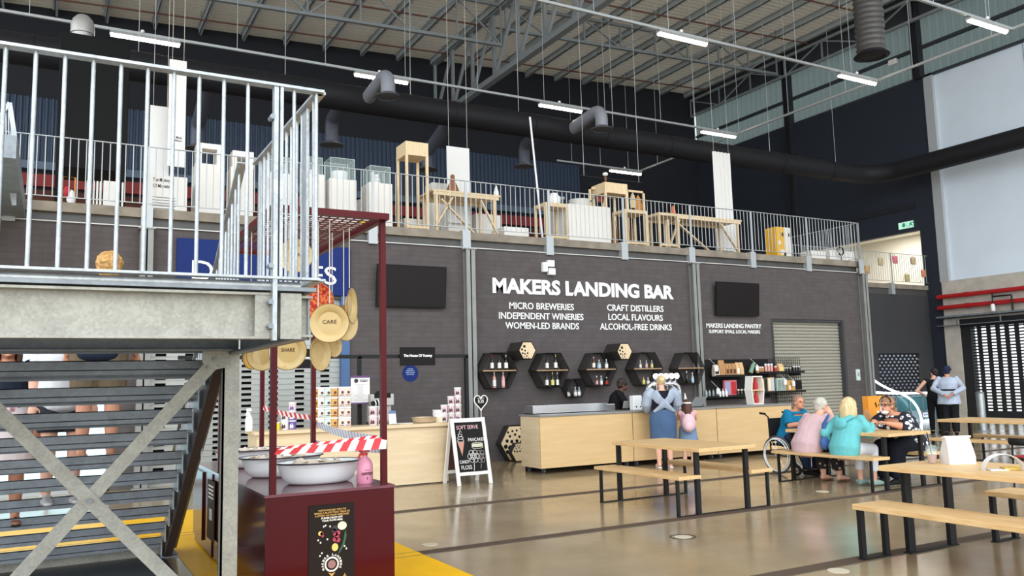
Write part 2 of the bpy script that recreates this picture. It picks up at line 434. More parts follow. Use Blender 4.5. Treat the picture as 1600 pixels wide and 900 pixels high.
# bar wall under the mezzanine, with two shutter openings and the glazed door at its left end
mb = MB()
def wallY(x0, x1, z0, z1): mb.box((x0, WY, z0), (x1, WY+0.22, z1))
zt = 4.36
wallY(-7, -1.75, 0, zt); wallY(-1.75, 0.85, 2.6, zt); wallY(0.85, 1.2, 0, zt); wallY(1.2, 4.78, 3.2, zt)
wallY(4.78, 15.85, 0, zt); wallY(15.85, 18.52, 3.02, zt); wallY(18.52, 19.38, 0, zt)
struct(mb.build('wall_bar', m_brick))
mb = MB(); mb.box((19.16, WY+0.22, 0), (19.38, 18.4, zt)); struct(mb.build('wall_return', m_dwall2))
mb = MB()
x0, x1 = 24.35, 26.55
mb.box((19.16, 18.4, 0), (x0, 18.6, 4.3)); mb.box((x1, 18.4, 0), (XR, 18.6, 4.3)); mb.box((x0, 18.4, 2.25), (x1, 18.6, 4.3))
struct(mb.build('wall_passage', m_dwall2))
# mezzanine slab, landing slab
mb = MB(); mb.box((-7, WY-0.02, 4.5), (19.42, BY, FZ)); mb.box((19.42, 18.36, 4.5), (XR, BY, FZ)); struct(mb.build('floor_mezzanine', m_slab))
mb = MB(); mb.box((-7, WY+0.06, 4.34), (19.3, WY+0.2, 4.5)); mb.box((-7, WY-0.03, 4.33), (19.3, WY+0.2, 4.36)); mb.box((19.3, 18.42, 4.24), (XR, 18.6, 4.5))
struct(mb.build('trim_10', m_beamd))
mb = MB(); mb.box((-7, WY-0.036, 4.328), (19.3, WY-0.031, 4.346)); struct(mb.build('trim_21', M('painted flange highlight', (206, 206, 202), .5)))  # pale strip paints the light caught along the beam's lower flange
# steel columns of the bar wall
def hcol(name, x, y, z0, z1, mat, w=0.2, d=0.16):
    mb = MB(); mb.box((x-w/2, y-d, z0), (x+w/2, y-d+0.015, z1)); mb.box((x-0.012, y-d, z0), (x+0.012, y, z1)); mb.box((x-w/2, y-0.015, z0), (x+w/2, y, z1))
    mb.box((x-w/2-0.03, y-d-0.02, z1-0.02), (x+w/2+0.03, y, z1)); mb.box((x-w/2-0.04, y-d-0.03, z0), (x+w/2+0.04, y, z0+0.02))
    return mb.build(name, mat)
for i, x in enumerate((1.3, 7.33, 13.3, 19.33)):
    o = hcol('steel_column', x, WY-0.01, 0, 4.3, m_colm)
    tag(o, ('grey steel column behind the staircase, left of the blue sign', 'grey steel column between the serving counter and the hexagon shelves', 'grey steel column right of the hexagon shelves', 'grey steel column at the right end of the bar wall')[i], 'column', 'columns of the bar wall')
# right wall
mb = MB()
def wx(y0, y1, z0, z1, x=XR, t=0.25): mb.box((x, y0, z0), (x+t, y1, z1))
wx(17.85, 18.5, FZ, 12.3); wx(18.5, BY, 6.72, 12.3); wx(17.85, BY, 0, FZ); wx(26.0, BY, FZ, 6.8)
struct(mb.build('wall_right', m_dwall))
mb = MB(); wx(-8, 17.72, 4.72, 12.25, XR+0.12)
struct(mb.build('wall_right_panels', m_white))
for i, y in enumerate((14.4, 11.0)):
    mb = MB(); mb.box((XR+0.105, y-0.012, 4.7), (XR+0.125, y+0.012, 12.2)); struct(mb.build('trim_%d' % (11+i), M('panel joint', (150, 158, 168), 0.7)))
mb = MB(); mb.box((XR-0.02, 17.55, 4.72), (XR+0.3, 17.88, 12.3)); mb.box((XR-0.02, -8, 8.9), (XR+0.2, 17.8, 9.35)); struct(mb.build('trim_13', M('pale grey wall edge', (178, 182, 186), 0.6)))
mb = MB(); wx(-8, 17.85, 3.35, 4.74); struct(mb.build('wall_right_lintel', m_conc))
mb = MB(); wx(17.3, 17.86, 0, 3.4, XR-0.05, 0.5); struct(mb.build('wall_right_pier', m_conc))
mb = MB(); wx(-8, 17.3, 3.08, 3.36, XR-0.02, 0.4); wx(-8, 17.3, 0, 0.22, XR-0.02, 0.4); wx(16.95, 17.3, 0.2, 3.1)
struct(mb.build('wall_right_frame', M('black shutter frame', (30, 31, 34), 0.6)))
# dark columns standing on the right wall
for i, y in enumerate((24.0, 17.95)):
    mb = MB(); z0 = (FZ, 12.2)[i]; mb.box((XR-0.3, y-0.15, z0), (XR-0.01, y-0.13, 15.3)); mb.box((XR-0.17, y-0.13, z0), (XR-0.14, y+0.13, 15.3)); mb.box((XR-0.3, y+0.13, z0), (XR-0.01, y+0.15, 15.3))
    tag(mb.build('dark_column', M('dark column steel', (34, 35, 42), 0.6)), ('dark steel column on the blue grey right wall beyond the duct', 'dark steel column above the corner of the white panels')[i], 'column', 'dark columns of the right wall')
# clerestory sheets
m_cler = mat_translucent('translucent sheeting', (98, 108, 106))
for i, (z0, z1) in enumerate(((12.3, 13.35), (13.42, 14.6))):
    mb = MB(); vs = []; k = 0; y = -8.0; pts = []
    while y < BY:
        for a, b in ((0,0),(0.12,0),(0.16,1),(0.26,1)): pts.append((y+a, b*0.04))
        y += 0.3
    for a, b in pts: vs += [(XR+0.16-b, a, z0), (XR+0.16-b, a, z1)]
    mb.add(vs, [(2*k, 2*k+2, 2*k+3, 2*k+1) for k in range(len(pts)-1)]); struct(mb.build('window_%d' % (i+1), m_cler))
mb = MB(); mb.box((XR-0.02, -8, 12.22), (XR+0.14, BY, 12.3)); mb.box((XR-0.02, -8, 13.33), (XR+0.14, BY, 13.43)); mb.box((XR-0.04, -8, 14.6), (XR+0.3, BY, 15.6))
struct(mb.build('trim_14', M('dark wall girt', (52, 56, 62), 0.6)))
mb = MB(); mb.box((XR-0.05, 18.6, 7.55), (XR, 22.3, 7.75)); struct(mb.build('trim_15', M('dark groove', (28, 30, 38), 0.7)))
# room beyond the landing opening
mb = MB(); m_crm = M('cream wall paint', (226, 222, 210), 0.7)
mb.box((XR+0.25, 17.6, FZ), (XR+4.2, 17.8, 7.4)); mb.box((XR+4.0, 17.8, FZ), (XR+4.2, 26.5, 7.4)); mb.box((XR+0.25, 26.3, FZ), (XR+4.2, 26.5, 7.4)); mb.box((XR+0.25, 17.6, 7.3), (XR+4.2, 26.5, 7.5)); mb.box((XR, 18.5, FZ-0.1), (XR+4.2, 26.5, FZ))
struct(mb.build('wall_landing_room', m_crm))
li = bpy.data.lights.new('room_light', 'AREA'); li.energy = 42; li.size = 1.5; li.color = (1, .96, .9)
lo = bpy.data.objects.new('room_light', li); COL.objects.link(lo); lo.location = (XR+2.3, 21.5, 7.25)

# ---------------------------------------------------------------- doors / shutters
def slat_shutter(name, x0, x1, y, z0, z1, mat, pitch=0.085, d=0.03):
    mb = MB(); n = int((z1-z0)/pitch); rows = []
    for k in range(n):
        z = z0+k*pitch
        rows += [(0, z), (-d*0.8, z+pitch*0.25), (-d, z+pitch*0.5), (-d*0.8, z+pitch*0.75), (0, z+pitch*0.95), (0.012, z+pitch*0.98)]
    vs = []
    for dy, z in rows: vs += [(x0, y+dy, z), (x1, y+dy, z)]
    mb.add(vs, [(2*k, 2*k+1, 2*k+3, 2*k+2) for k in range(len(rows)-1)])
    return mb.build(name, mat, smooth=True)
struct(slat_shutter('door_1', 15.85, 18.52, WY+0.14, 0.0, 3.02, m_shut))
mb = MB(); mb.box((15.85, WY+0.02, 2.95), (18.52, WY+0.2, 3.04)); mb.box((15.83, WY-0.01, 0), (15.9, WY+0.2, 3.02)); mb.box((18.46, WY-0.01, 0), (18.54, WY+0.2, 3.02)); struct(mb.build('trim_16', m_dwall2))
def holed_panel(mb, x0, x1, z0, z1, colw, gapw, slot, bar, fx):
    """panel with upright strips and rows of slots; fx(a, z) gives a point"""
    a = x0; z = z0
    while a < x1:
        b = min(a+gapw, x1); q = [fx(a, z0), fx(b, z0), fx(b, z1), fx(a, z1)]; mb.add(q, [(0,1,2,3)])
        a = b
        if a >= x1: break
        b = min(a+colw, x1); z = z0
        while z < z1:
            mb.add([fx(a, z), fx(b, z), fx(b, min(z+bar, z1)), fx(a, min(z+bar, z1))], [(0,1,2,3)]); z += bar+slot
        a = b
    return mb
# tall dark shutter of the right wall with daylight slots
mb = holed_panel(MB(), -6.0, 17.0, 0.2, 3.1, 0.16, 0.15, 0.052, 0.052, lambda a, z: (XR+0.1, a, z))
o = struct(mb.build('door_2', m_shutd)); sm = o.modifiers.new('t', 'SOLIDIFY'); sm.thickness = 0.02
# small perforated shutter of the passage
mb = MB(); n = 0
z = 0.0
while z < 2.25:
    off = 0.11 if n % 2 else 0.0
    mb.box((24.35, 18.47, z), (26.55, 18.49, z+0.055))
    a = 24.35+off
    while a < 26.55:
        mb.box((a, 18.47, z+0.055), (min(a+0.11, 26.55), 18.49, z+0.11)); a += 0.22
    z += 0.11; n += 1
struct(mb.build('door_3', m_shutd))
mb = MB(); mb.box((23.0, 21.0, 0), (XR, 21.05, 4.4)); struct(mb.build('trim_17', M('pale grey wall behind shutter', (190, 194, 198), 0.7)))
lp_ = bpy.data.lights.new('slot_fill_light', 'AREA'); lp_.energy = 420; lp_.size = 1.0  # unseen fill lamp added to brighten the slots of the passage shutter
lq_ = bpy.data.objects.new('slot_fill_light', lp_); COL.objects.link(lq_); lq_.location = (25.4, 19.8, 4.1)
# light perforated shutter behind the serving counter
mb = MB(); n = 0; z = 0.0
while z < 3.2:
    mb.box((1.2, WY+0.1, z), (4.7, WY+0.115, z+0.05))
    a = 1.2; on = True
    off = (n % 2)*0.0
    while a < 4.7:
        if on: mb.box((a, WY+0.1, z+0.05), (min(a+0.3, 4.7), WY+0.115, z+0.1)); a += 0.3
        else: a += 0.17
        on = not on
    mb.box((1.2, WY+0.085, z+0.046), (4.7, WY+0.1, z+0.054))
    z += 0.1; n += 1
struct(mb.build('door_4', m_shut2))
mb = MB(); mb.box((1.2, WY+0.3, 0), (4.8, WY+0.34, 3.25)); struct(mb.build('trim_18', m_blackm))  # black sheet standing in for the unlit space behind the shutter holes
mb = MB(); mb.box((4.68, WY-0.03, 0), (4.84, WY+0.22, 3.26)); struct(mb.build('trim_19', m_bluej))
# glazed door beyond the stairs
mb = MB()
for x in (-1.75, -0.9, -0.05, 0.79): mb.box((x, WY+0.02, 0), (x+0.06, WY+0.12, 2.6))
mb.box((-1.75, WY+0.02, 2.53), (0.85, WY+0.12, 2.6)); mb.box((-1.75, WY+0.02, 0), (0.85, WY+0.12, 0.08))
d5 = struct(mb.build('door_5', m_rail))
mb = MB(); mb.box((-1.7, WY+0.06, 0.05), (0.82, WY+0.08, 2.55)); mb.build('pane', EM('daylit frosted glass', (190, 226, 238), 0.3), d5)

# ---------------------------------------------------------------- roof steel
for k in range(-5, 19):
    x = -0.35+1.5*k
    mb = MB(); z = roofz(x)-0.01
    if x > XR-0.3: continue
    mb.box((x-0.012, 3, z-0.24), (x+0.012, BY-0.02, z)); mb.box((x-0.012, 3, z-0.24), (x+0.085, BY-0.02, z-0.22)); mb.box((x-0.085, 3, z-0.02), (x+0.012, BY-0.02, z))
    one('roof_purlin', mb, m_purl, 'grey steel purlin running under the white roof sheeting', 'purlin', (x, 10, z-0.24), 'purlins under the roof sheeting')
def truss(name, label, pa, pb, npan, depthv, w, loc, mat, dropend=False):
    """pa-pb top chord, bottom chord depthv below"""
    t = thing(name, label, 'truss', loc)
    pa = Vector(pa); pb = Vector(pb); d = Vector((0, 0, -depthv))
    MB().beam(pa, pb, w, w).build('top_chord', mat, t); MB().beam(pa+d, pb+d, w*1.2, w).build('bottom_chord', mat, t)
    L = pb-pa
    for k in range(npan+1):
        p = pa+L*(k/npan)
        MB().beam(p, p+d, w*0.55, w*0.55, (1, 0, 0)).build('upright', mat, t)
        if k < npan:
            q = pa+L*((k+1)/npan)
            (MB().beam(p, q+d, w*0.5, w*0.5) if k % 2 == 0 or dropend else MB().beam(p+d, q, w*0.5, w*0.5)).build('diagonal', mat, t)
    return t
truss('roof_truss', 'deep grey steel roof truss running back to the dark end wall', (13.3, 4, 14.6), (13.3, 29.9, 14.72), 15, 2.42, 0.2, (13.3, 17, 12.2), m_trus, True)
truss('lattice_girder', 'long lattice girder under the roof right of the deep truss', (13.4, 24, 14.74), (26.6, 24, 15.3), 8, 0.92, 0.1, (20, 24, 13.8), m_trus)
truss('lattice_girder', 'lattice girder under the roof left of the deep truss', (-2.0, 24, 14.1), (13.2, 24, 14.66), 9, 1.45, 0.1, (6, 24, 12.9), m_trus)
truss('lattice_girder', 'lattice girder running up the edge of the right wall under the roof', (26.9, 6, 15.1), (26.9, 29.8, 15.1), 12, 0.8, 0.1, (26.9, 20, 14.3), m_trus)
for i, (y, lb) in enumerate(((28.5, 'red brown sprinkler pipe under the roof nearest the end wall'), (25.6, 'red brown sprinkler pipe under the roof second from the end wall'), (22.5, 'red brown sprinkler pipe under the roof third from the end wall'), (19.5, 'red brown sprinkler pipe under the roof farthest from the end wall'))):
    mb = MB(); mb.tube([(-8.8, y, roofz(-8.8)-0.3), (26.8, y, roofz(26.8)-0.3)], 0.03, 8)
    for x in range(-8, 27, 3): mb.tube([(x, y, roofz(x)-0.27), (x, y, roofz(x))], 0.008, 5); mb.tube([(x, y, roofz(x)-0.4), (x, y, roofz(x)-0.3)], 0.014, 5)
    one('sprinkler_pipe', mb, m_spr, lb, 'pipe', (8, y, roofz(8)-0.3), 'sprinkler pipes')

# ---------------------------------------------------------------- lighting rails and tube lamps, z 9.65
ZL = 9.66
def rail(p, q, lab, every=2.0):
    p = Vector(p)+Vector((0,0,.13)); q = Vector(q)+Vector((0,0,.13))
    t = thing('lighting_rail', lab, 'lighting rail', (p+q)/2, 0, 'suspended lighting rails')
    MB().beam(p, q, 0.06, 0.06).build('rail', m_rail, t)
    L = (q-p).length; n = int(L/every)
    for k in range(n+1):
        c = p+(q-p)*((k+0.5)/(n+1))
        MB().tube([c, (c.x, c.y, roofz(c.x)-0.02)], 0.008, 5).build('hanger', m_rail, t)
    return t
rail((-4, 20, ZL), (20.05, 20, ZL), 'grey lighting rail above the big duct, nearest the end wall', 2.2)
rail((5, 14.5, ZL), (20.05, 14.5, ZL), 'grey lighting rail crossing the middle of the roof', 2.4)
rail((14, 10.75, ZL), (20.05, 10.75, ZL), 'grey lighting rail at the upper right ending before the white panels', 2.4)
rail((20.05, 8, ZL), (20.05, 25.3, ZL), 'grey lighting rail running back along the right side', 2.2)
rail((16.1, 25.2, ZL-0.05), (20.05, 25.2, ZL-0.05), 'short grey lighting rail beyond the duct above the mezzanine', 1.5)
def lamp(x, y, lab, z=ZL, L=1.5):
    z += .12
    t = thing('tube_lamp', lab, 'lamp', (x+L/2, y, z-0.14), 0, 'suspended tube lamps')
    MB().box((x, y-0.07, z-0.10), (x+L, y+0.07, z-0.04)).build('housing', M('lamp housing', (150, 150, 150), 0.5), t)
    mb = MB(); mb.tube([(x+0.02, y, z-0.11), (x+L-0.02, y, z-0.11)], (0.055, 0.055), 10); mb.build('diffuser', m_lamp, t, smooth=True)
    mb = MB(); mb.box((x+0.3, y-0.01, z-0.05), (x+0.32, y+0.01, z)); mb.box((x+L-0.32, y-0.01, z-0.05), (x+L-0.3, y+0.01, z)); mb.build('bracket', m_rail, t)
    mb = MB(); mb.ell((x+L*0.45, y-0.05, z+0.05), 0.045); mb.build('sensor', m_wplast, t, smooth=True)
lamp(0.86, 20, 'white tube lamp above the black extraction hood'); lamp(6.6, 20, 'lit tube lamp behind the left elbow duct'); lamp(12.22, 20, 'lit tube lamp beside the right elbow duct'); lamp(18.47, 20, 'lit tube lamp at the corner of the two lighting rails')
lamp(12.2, 14.5, 'lit tube lamp in the middle under the roof trusses'); lamp(18.45, 14.5, 'lit tube lamp against the dark right wall'); lamp(18.3, 10.75, 'lit tube lamp at the upper right before the white wall panels')
lamp(18.5, 25.2, 'lit tube lamp above the tall stand on the mezzanine', ZL-0.05)

# ---------------------------------------------------------------- air ducts
DY, DZ, DR, DX = 19.1, 8.66, 0.33, 25.8
t = thing('air_duct', 'big dark round air duct running above the mezzanine and along the right wall', 'duct', (12, DY, DZ))
pts = [Vector((-8, DY, DZ)), Vector((DX-1.2, DY, DZ))]+[Vector((DX-1.2+1.2*math.sin(a), DY-1.2+1.2*math.cos(a), DZ)) for a in [PI/2*k/8 for k in range(1, 9)]]+[Vector((DX, -6, DZ))]
mb = MB(); mb.tube(pts, [DR]*len(pts), 24, xref=(0, 1, 0)); mb.build('pipe', m_duct, t, smooth=True)
for x in [-3+2.4*k for k in range(12)]:
    mb = MB(); mb.tube([(x-0.02, DY, DZ), (x+0.02, DY, DZ)], (DR+0.012, DR+0.012), 24); mb.build('joint_band', m_duct, t, smooth=True)
for x in [-1.8+3.2*k for k in range(9)]:
    mb = MB(); mb.tube([(x, DY, DZ+DR), (x, DY, roofz(x))], 0.008, 5); mb.build('hanger', m_rail, t)
def branch(x, dirn, run, drop, lab, mat, rise=0.0):
    """round branch leaving the big duct sideways and turning down to a flared outlet"""
    s = dirn
    y0 = DY+s*(DR-0.06)
    t = thing('branch_duct', lab, 'duct', (x, DY+s*run, DZ-drop), 0, 'branch ducts with round outlets')
    R = 0.26; r = 0.17
    pts = [Vector((x, y0, DZ)), Vector((x, DY+s*(run-R), DZ+rise))]
    pts += [Vector((x, DY+s*(run-R+R*math.sin(a)), DZ+rise-R+R*math.cos(a))) for a in [PI/2*k/5 for k in range(1, 6)]]
    pts.append(Vector((x, DY+s*run, DZ-drop+0.06)))
    mb = MB(); mb.tube(pts, [r]*len(pts), 18, xref=(1, 0, 0)); mb.build('elbow_pipe', mat, t, smooth=True)
    mb = MB(); mb.lathe([(r, 0.08), (r+0.02, 0.05), (0.3, 0.0), (0.31, -0.02), (0.24, -0.03), (0.23, -0.01), (0.12, -0.03), (0.02, -0.03)], (x, DY+s*run, DZ-drop), 28); mb.build('outlet', M('outlet rim', (96, 98, 104), 0.4, 0.3), t, smooth=True)
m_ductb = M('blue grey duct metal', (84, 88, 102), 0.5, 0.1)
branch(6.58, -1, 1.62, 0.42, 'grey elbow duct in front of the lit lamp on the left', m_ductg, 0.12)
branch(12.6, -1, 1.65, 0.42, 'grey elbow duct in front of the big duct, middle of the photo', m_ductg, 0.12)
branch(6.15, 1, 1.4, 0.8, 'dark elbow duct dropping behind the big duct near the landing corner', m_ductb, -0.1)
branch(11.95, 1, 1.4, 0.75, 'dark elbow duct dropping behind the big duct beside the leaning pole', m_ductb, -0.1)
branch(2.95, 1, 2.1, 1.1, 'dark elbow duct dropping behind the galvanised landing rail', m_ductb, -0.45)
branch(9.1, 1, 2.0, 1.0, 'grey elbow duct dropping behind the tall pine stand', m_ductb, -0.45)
t = thing('spiral_duct', 'dark ribbed vertical duct hanging from the roof at upper right', 'duct', (16.46, 12, 8.9))
mb = MB(); pr = [(0.29, 9.0)]; z = 9.05
while z < 14.8: pr += [(0.31, z), (0.335, z+0.04), (0.31, z+0.08)]; z += 0.13
pr.append((0.31, 15.0)); mb.lathe(pr, (16.46, 12, 0), 24); mb.build('ribbed_pipe', M('dark ribbed duct', (84, 82, 82), 0.45, 0.4), t, smooth=True)
mb = MB(); mb.lathe([(0.3, 0.1), (0.38, 0.02), (0.4, 0.0), (0.3, -0.03), (0.28, 0.0), (0.05, -0.02)], (16.46, 12, 8.93), 24); mb.build('outlet', m_duct, t, smooth=True)

# ---------------------------------------------------------------- red pipes, cable tray, small wall fittings
for z, lb in ((4.18, 'upper red fire pipe along the concrete lintel'), (3.8, 'lower red fire pipe along the concrete lintel')):
    mb = MB(); x = XR-0.22
    mb.tube([(x, 17.9, z), (x, -6, z)], 0.075, 12)
    for y in (16.9, 13.9, 10.8): mb.tube([(x, y, z), (x, y-0.12, z)], (0.09, 0.09), 12); mb.box((x, y-0.04, z-0.02), (XR, y+0.0, z+0.02))
    one('fire_pipe', mb, m_redp, lb, 'pipe', (x, 12, z), 'red fire pipes', smooth=True)
mb = MB(); mb.box((XR-0.32, -6, 3.42), (XR, 17.95, 3.44)); mb.box((XR-0.32, -6, 3.42), (XR-0.3, 17.95, 3.5)); mb.box((XR-0.32, -6, 3.16), (XR-0.02, 17.95, 3.18))
for k in range(12): mb.box((XR-0.31, 17.2-1.5*k, 3.16), (XR-0.29, 17.24-1.5*k, 3.44))
one('cable_tray', mb, m_galvt, 'long grey cable tray under the red fire pipes', 'cable tray', (XR-0.15, 10, 3.16))
t = thing('pipe_valve', 'white canister valve hanging below the red pipes', 'valve', (XR-0.3, 15.9, 3.55))
mb = MB(); mb.lathe([(0.06, 0), (0.07, 0.02), (0.07, 0.2), (0.04, 0.24)], (XR-0.36, 15.9, 3.52), 14); mb.build('canister', m_wplast, t, smooth=True)
mb = MB(); mb.tube([(XR-0.36, 15.9, 3.74), (XR-0.33, 15.9, 4.15)], 0.02, 6); mb.tube([(XR-0.33, 15.9, 4.0), (XR-0.3, 15.3, 4.0), (XR-0.3, 15.3, 3.5)], 0.035, 6); mb.build('elbow', m_black, t)
c = P(1394, 97, X=XR-0.12)
mb = MB(); mb.box((XR-0.15, c.y-0.17, c.z-0.11), (XR-0.01, c.y+0.17, c.z+0.11)); o = one('wall_detector', mb, m_wplast, 'small white detector box high on the dark right wall', 'detector', (XR-0.01, c.y, c.z), bevel=0.03)
a = P(1407, 357, X=XR-0.06); b = P(1422, 349, X=XR-0.06)
t = thing('exit_sign', 'green and white running figure exit sign above the landing opening', 'sign', (XR, (a.y+b.y)/2, 6.86))
y0, y1 = 19.3, 18.72
MB().box((XR-0.06, y1, 6.86), (XR-0.01, y0, 7.1)).build('panel', EM('exit sign white', (180, 226, 204), 0.25), t)
mb = MB(); x = XR-0.065; g = EM('exit sign green', (30, 120, 92), 0.3)
mb.m = Matrix(((0,1,0,x),(-1,0,0,y0),(0,0,1,6.86),(0,0,0,1)))
mb.prism([(0.12,0.12),(0.22,0.04),(0.32,0.12),(0.27,0.12),(0.27,0.2),(0.17,0.2),(0.17,0.12)], -0.004, 0.0)
mb.prism([(0.40,0.03),(0.43,0.03),(0.5,0.1),(0.56,0.04),(0.59,0.06),(0.53,0.14),(0.56,0.17),(0.62,0.14),(0.63,0.17),(0.56,0.2),(0.48,0.17),(0.44,0.13),(0.46,0.11),(0.48,0.12)], -0.004, 0.0)
mb.box((0.345, -0.004, 0.02), (0.355, 0, 0.22)); mb.build('pictogram', g, t)

# ---------------------------------------------------------------- mezzanine balustrade, one panel per bay
def panel(name, length, label, group, h=1.02, z=FZ+0.07, sp=0.112, bars=None, r=0.008, mat=None, post=True, bracket=True):
    """local: along +X from 0 to length, base at local z=0"""
    mat = mat or m_rail
    t = thing(name, label, 'balustrade', (0, 0, 0), 0, group)
    mb = MB(); mb.box((0, -0.02, h-0.012), (length, 0.02, h)); mb.build('top_rail', mat, t, world=False)
    mb = MB(); mb.box((0, -0.015, 0.02), (length, 0.015, 0.032)); mb.build('bottom_rail', mat, t, world=False)
    n = int(length/sp)
    first = None
    for k in range(1, n):
        x = length*k/n
        if first is None:
            mb = MB(); mb.tube([(0, 0, 0.03), (0, 0, h-0.01)], r, 6); first = mb.build('baluster', mat, t, world=False); first.location = (x, 0, 0)
        else:
            o = first.copy(); COL.objects.link(o); o.parent = t; o.location = (x, 0, 0)
    if post:
        mb = MB(); mb.box((-0.03, -0.008, -0.2), (0.03, 0.008, h-0.005)); mb.build('post', mat, t, world=False)
    if bracket:
        mb = MB(); mb.box((-0.09, -0.015, -0.42), (0.09, 0.02, -0.02)); mb.box((-0.09, 0.02, -0.42), (-0.075, 0.16, -0.02)); mb.build('bracket', mat, t, world=False)
    return t
RY = WY-0.05
pz = FZ+0.05
p0 = panel('balustrade_panel', 2.0, 'grey barred balustrade panel along the front edge of the mezzanine', 'mezzanine front balustrade panels')
p0.location = (-2.7, RY, pz)
for k in range(1, 10): dup(p0, (-2.7+2.0*k, RY, pz))
pe = panel('balustrade_panel', 1.98, 'grey barred balustrade panel at the right corner of the mezzanine front', None); pe.location = (17.33+2.0-0.0, RY, pz); pe.rotation_euler = (0, 0, PI/2); pe['label'] = 'grey barred balustrade panel turning back from the mezzanine corner'; 
pe2 = panel('balustrade_panel', 1.36, 'grey barred balustrade panel joining the mezzanine corner to the landing', None); pe2.location = (19.33, RY+1.99, pz); pe2.rotation_euler = (0, 0, PI/2)
dup(p0, (17.3, RY, pz), 0, 'grey barred balustrade panel along the front edge of the mezzanine')
LYr = 18.3
for k, lb in enumerate(('left balustrade panel of the far landing, with a striped basket on it', 'second balustrade panel of the far landing', 'third balustrade panel of the far landing', 'right balustrade panel of the far landing, against the dark wall')):
    dup(p0, (19.33+1.98*k, LYr, pz), 0, lb, 'far landing balustrade panels')
# ================================================================ GALVANISED STAIRCASE (foreground left)
LX0, LX1, LY0, LY1, LZ = -1.7, 1.16, 4.15, 5.95, 2.06
t = thing('steel_staircase', 'galvanised steel staircase and landing in the left foreground', 'staircase', (0.2, 6.5, 0))
def channel(mb, p, q, h, fl, side):
    """C channel from p to q (top edge line), flanges towards side"""
    p = Vector(p); q = Vector(q); s = Vector(side)
    for a in (0.0, -h+0.012):
        mb.beam(p+Vector((0,0,a-0.006))+s*fl/2, q+Vector((0,0,a-0.006))+s*fl/2, fl, 0.012)
    mb.beam(p+Vector((0,0,-h/2)), q+Vector((0,0,-h/2)), 0.01, h)
mb = MB(); channel(mb, (LX0, LY0+0.07, 2.03), (0.93, LY0+0.07, 2.03), 0.23, 0.075, (0,-1,0)); mb.build('front_channel', m_galvd, t)
mb = MB(); mb.box((0.86, LY0+0.0, 1.8), (0.955, LY0+0.012, 2.03)); mb.box((0.985, LY0+0.0, 1.8), (1.09, LY0+0.012, 2.03)); channel(mb, (0.99, LY0+0.07, 2.02), (1.15, LY0+0.07, 2.02), 0.21, 0.06, (0,-1,0)); mb.build('corner_plate', m_galvd, t)
mb = MB(); mb.tube([(LX0, LY0+0.0, 2.065), (1.08, LY0+0.0, 2.065)], (0.022, 0.022), 12); mb.build('nosing_tube', m_galv, t, smooth=True)
mb = MB(); channel(mb, (1.14, LY0+0.05, 2.02), (1.14, LY1, 2.02), 0.22, 0.075, (-1,0,0)); mb.build('side_channel', m_galvt, t)
mb = MB(); channel(mb, (LX0, LY1-0.02, 2.02), (1.12, LY1-0.02, 2.02), 0.2, 0.075, (0,-1,0)); mb.build('rear_channel', m_galvt, t)
mb = MB(); mb.box((LX0, LY0-0.02, 2.04), (1.16, LY1+0.02, 2.06)); mb.build('landing_deck', m_galvt, t)
mb = MB()
for y in (4.6, 5.05, 5.5): channel(mb, (LX0, y, 2.03), (1.12, y, 2.03), 0.1, 0.04, (0,1,0))
mb.build('deck_joist', m_galvt, t)
for x in (1.08, -1.6):
    mb = MB(); mb.box((x-0.055, 5.96, 0), (x+0.055, 5.975, 1.83)); mb.box((x-0.055, 5.96, 0), (x-0.043, 6.06, 1.83)); mb.box((x-0.055, 6.045, 0), (x+0.055, 6.06, 1.83)); mb.box((x-0.12, 5.9, 0), (x+0.12, 6.12, 0.02)); mb.build('support_post', m_galvd, t)
Yb = 5.94
A = P(335, 565, Y=Yb); B = P(30, 900, Y=Yb); C_ = P(0, 645, Y=Yb); D = P(262, 900, Y=Yb)
A2 = A; B2 = A+(B-A)*1.12; C2 = C_+(C_-D)*0.25; D2 = D+(D-C_)*0.3
mb = MB(); mb.beam(A2, B2, 0.012, 0.085, (1,0,1)); mb.build('cross_brace', m_galvd, t)
for o in (0.014,):
    mb = MB(); mb.beam(C2+Vector((0,-o,0)), D2+Vector((0,-o,0)), 0.012, 0.085, (1,0,1)); mb.build('cross_brace', m_galvd, t)
c = P(140, 783, Y=Yb-0.03); mb = MB(); mb.tube([c, c+Vector((0,-0.02,0))], (0.016, 0.016), 6); mb.build('bolt', m_galvt, t)
a = P(316, 549, Y=Yb+0.01); b = P(356, 578, Y=Yb+0.01)
mb = MB(); mb.prism([(a.x, a.z), (b.x, a.z), (b.x, b.z+0.02), (a.x+0.07, b.z), (a.x, b.z+0.05)], Yb-0.012, Yb+0.004); mb.build('gusset_plate', m_galvd, t)
for q in ((335, 561), (326, 573)):
    c = P(q[0], q[1], Y=Yb-0.014); mb = MB(); mb.tube([c, c+Vector((0,-0.014,0))], (0.014, 0.014), 6); mb.build('bolt', m_galvt, t)
NR = 11
for k in range(1, NR+1):
    z = 2.06-0.1745*k; y = 5.98+0.26*(k-1)
    mb = MB(); mb.box((-1.6, y, z-0.006), (0.94, y+0.27, z)); mb.box((-1.6, y, z-0.035), (0.94, y+0.006, z+0.062)); mb.box((-1.6, y+0.264, z-0.065), (0.94, y+0.27, z))
    mb.box((-1.6, y, z+0.056), (0.94, y+0.025, z+0.062)); mb.box((-1.6, y+0.24, z-0.055), (0.94, y+0.27, z-0.05))
    mb.build('tread', m_galvt, t)
    mb = MB(); mb.box((0.94, y-0.01, z-0.12), (0.95, y+0.27, z+0.03)); mb.build('tread_bracket', m_galv, t)
mb = MB(); mb.box((-1.6, 8.79, 0), (0.94, 8.8, 0.14)); mb.build('kick_plate', m_galvd, t)
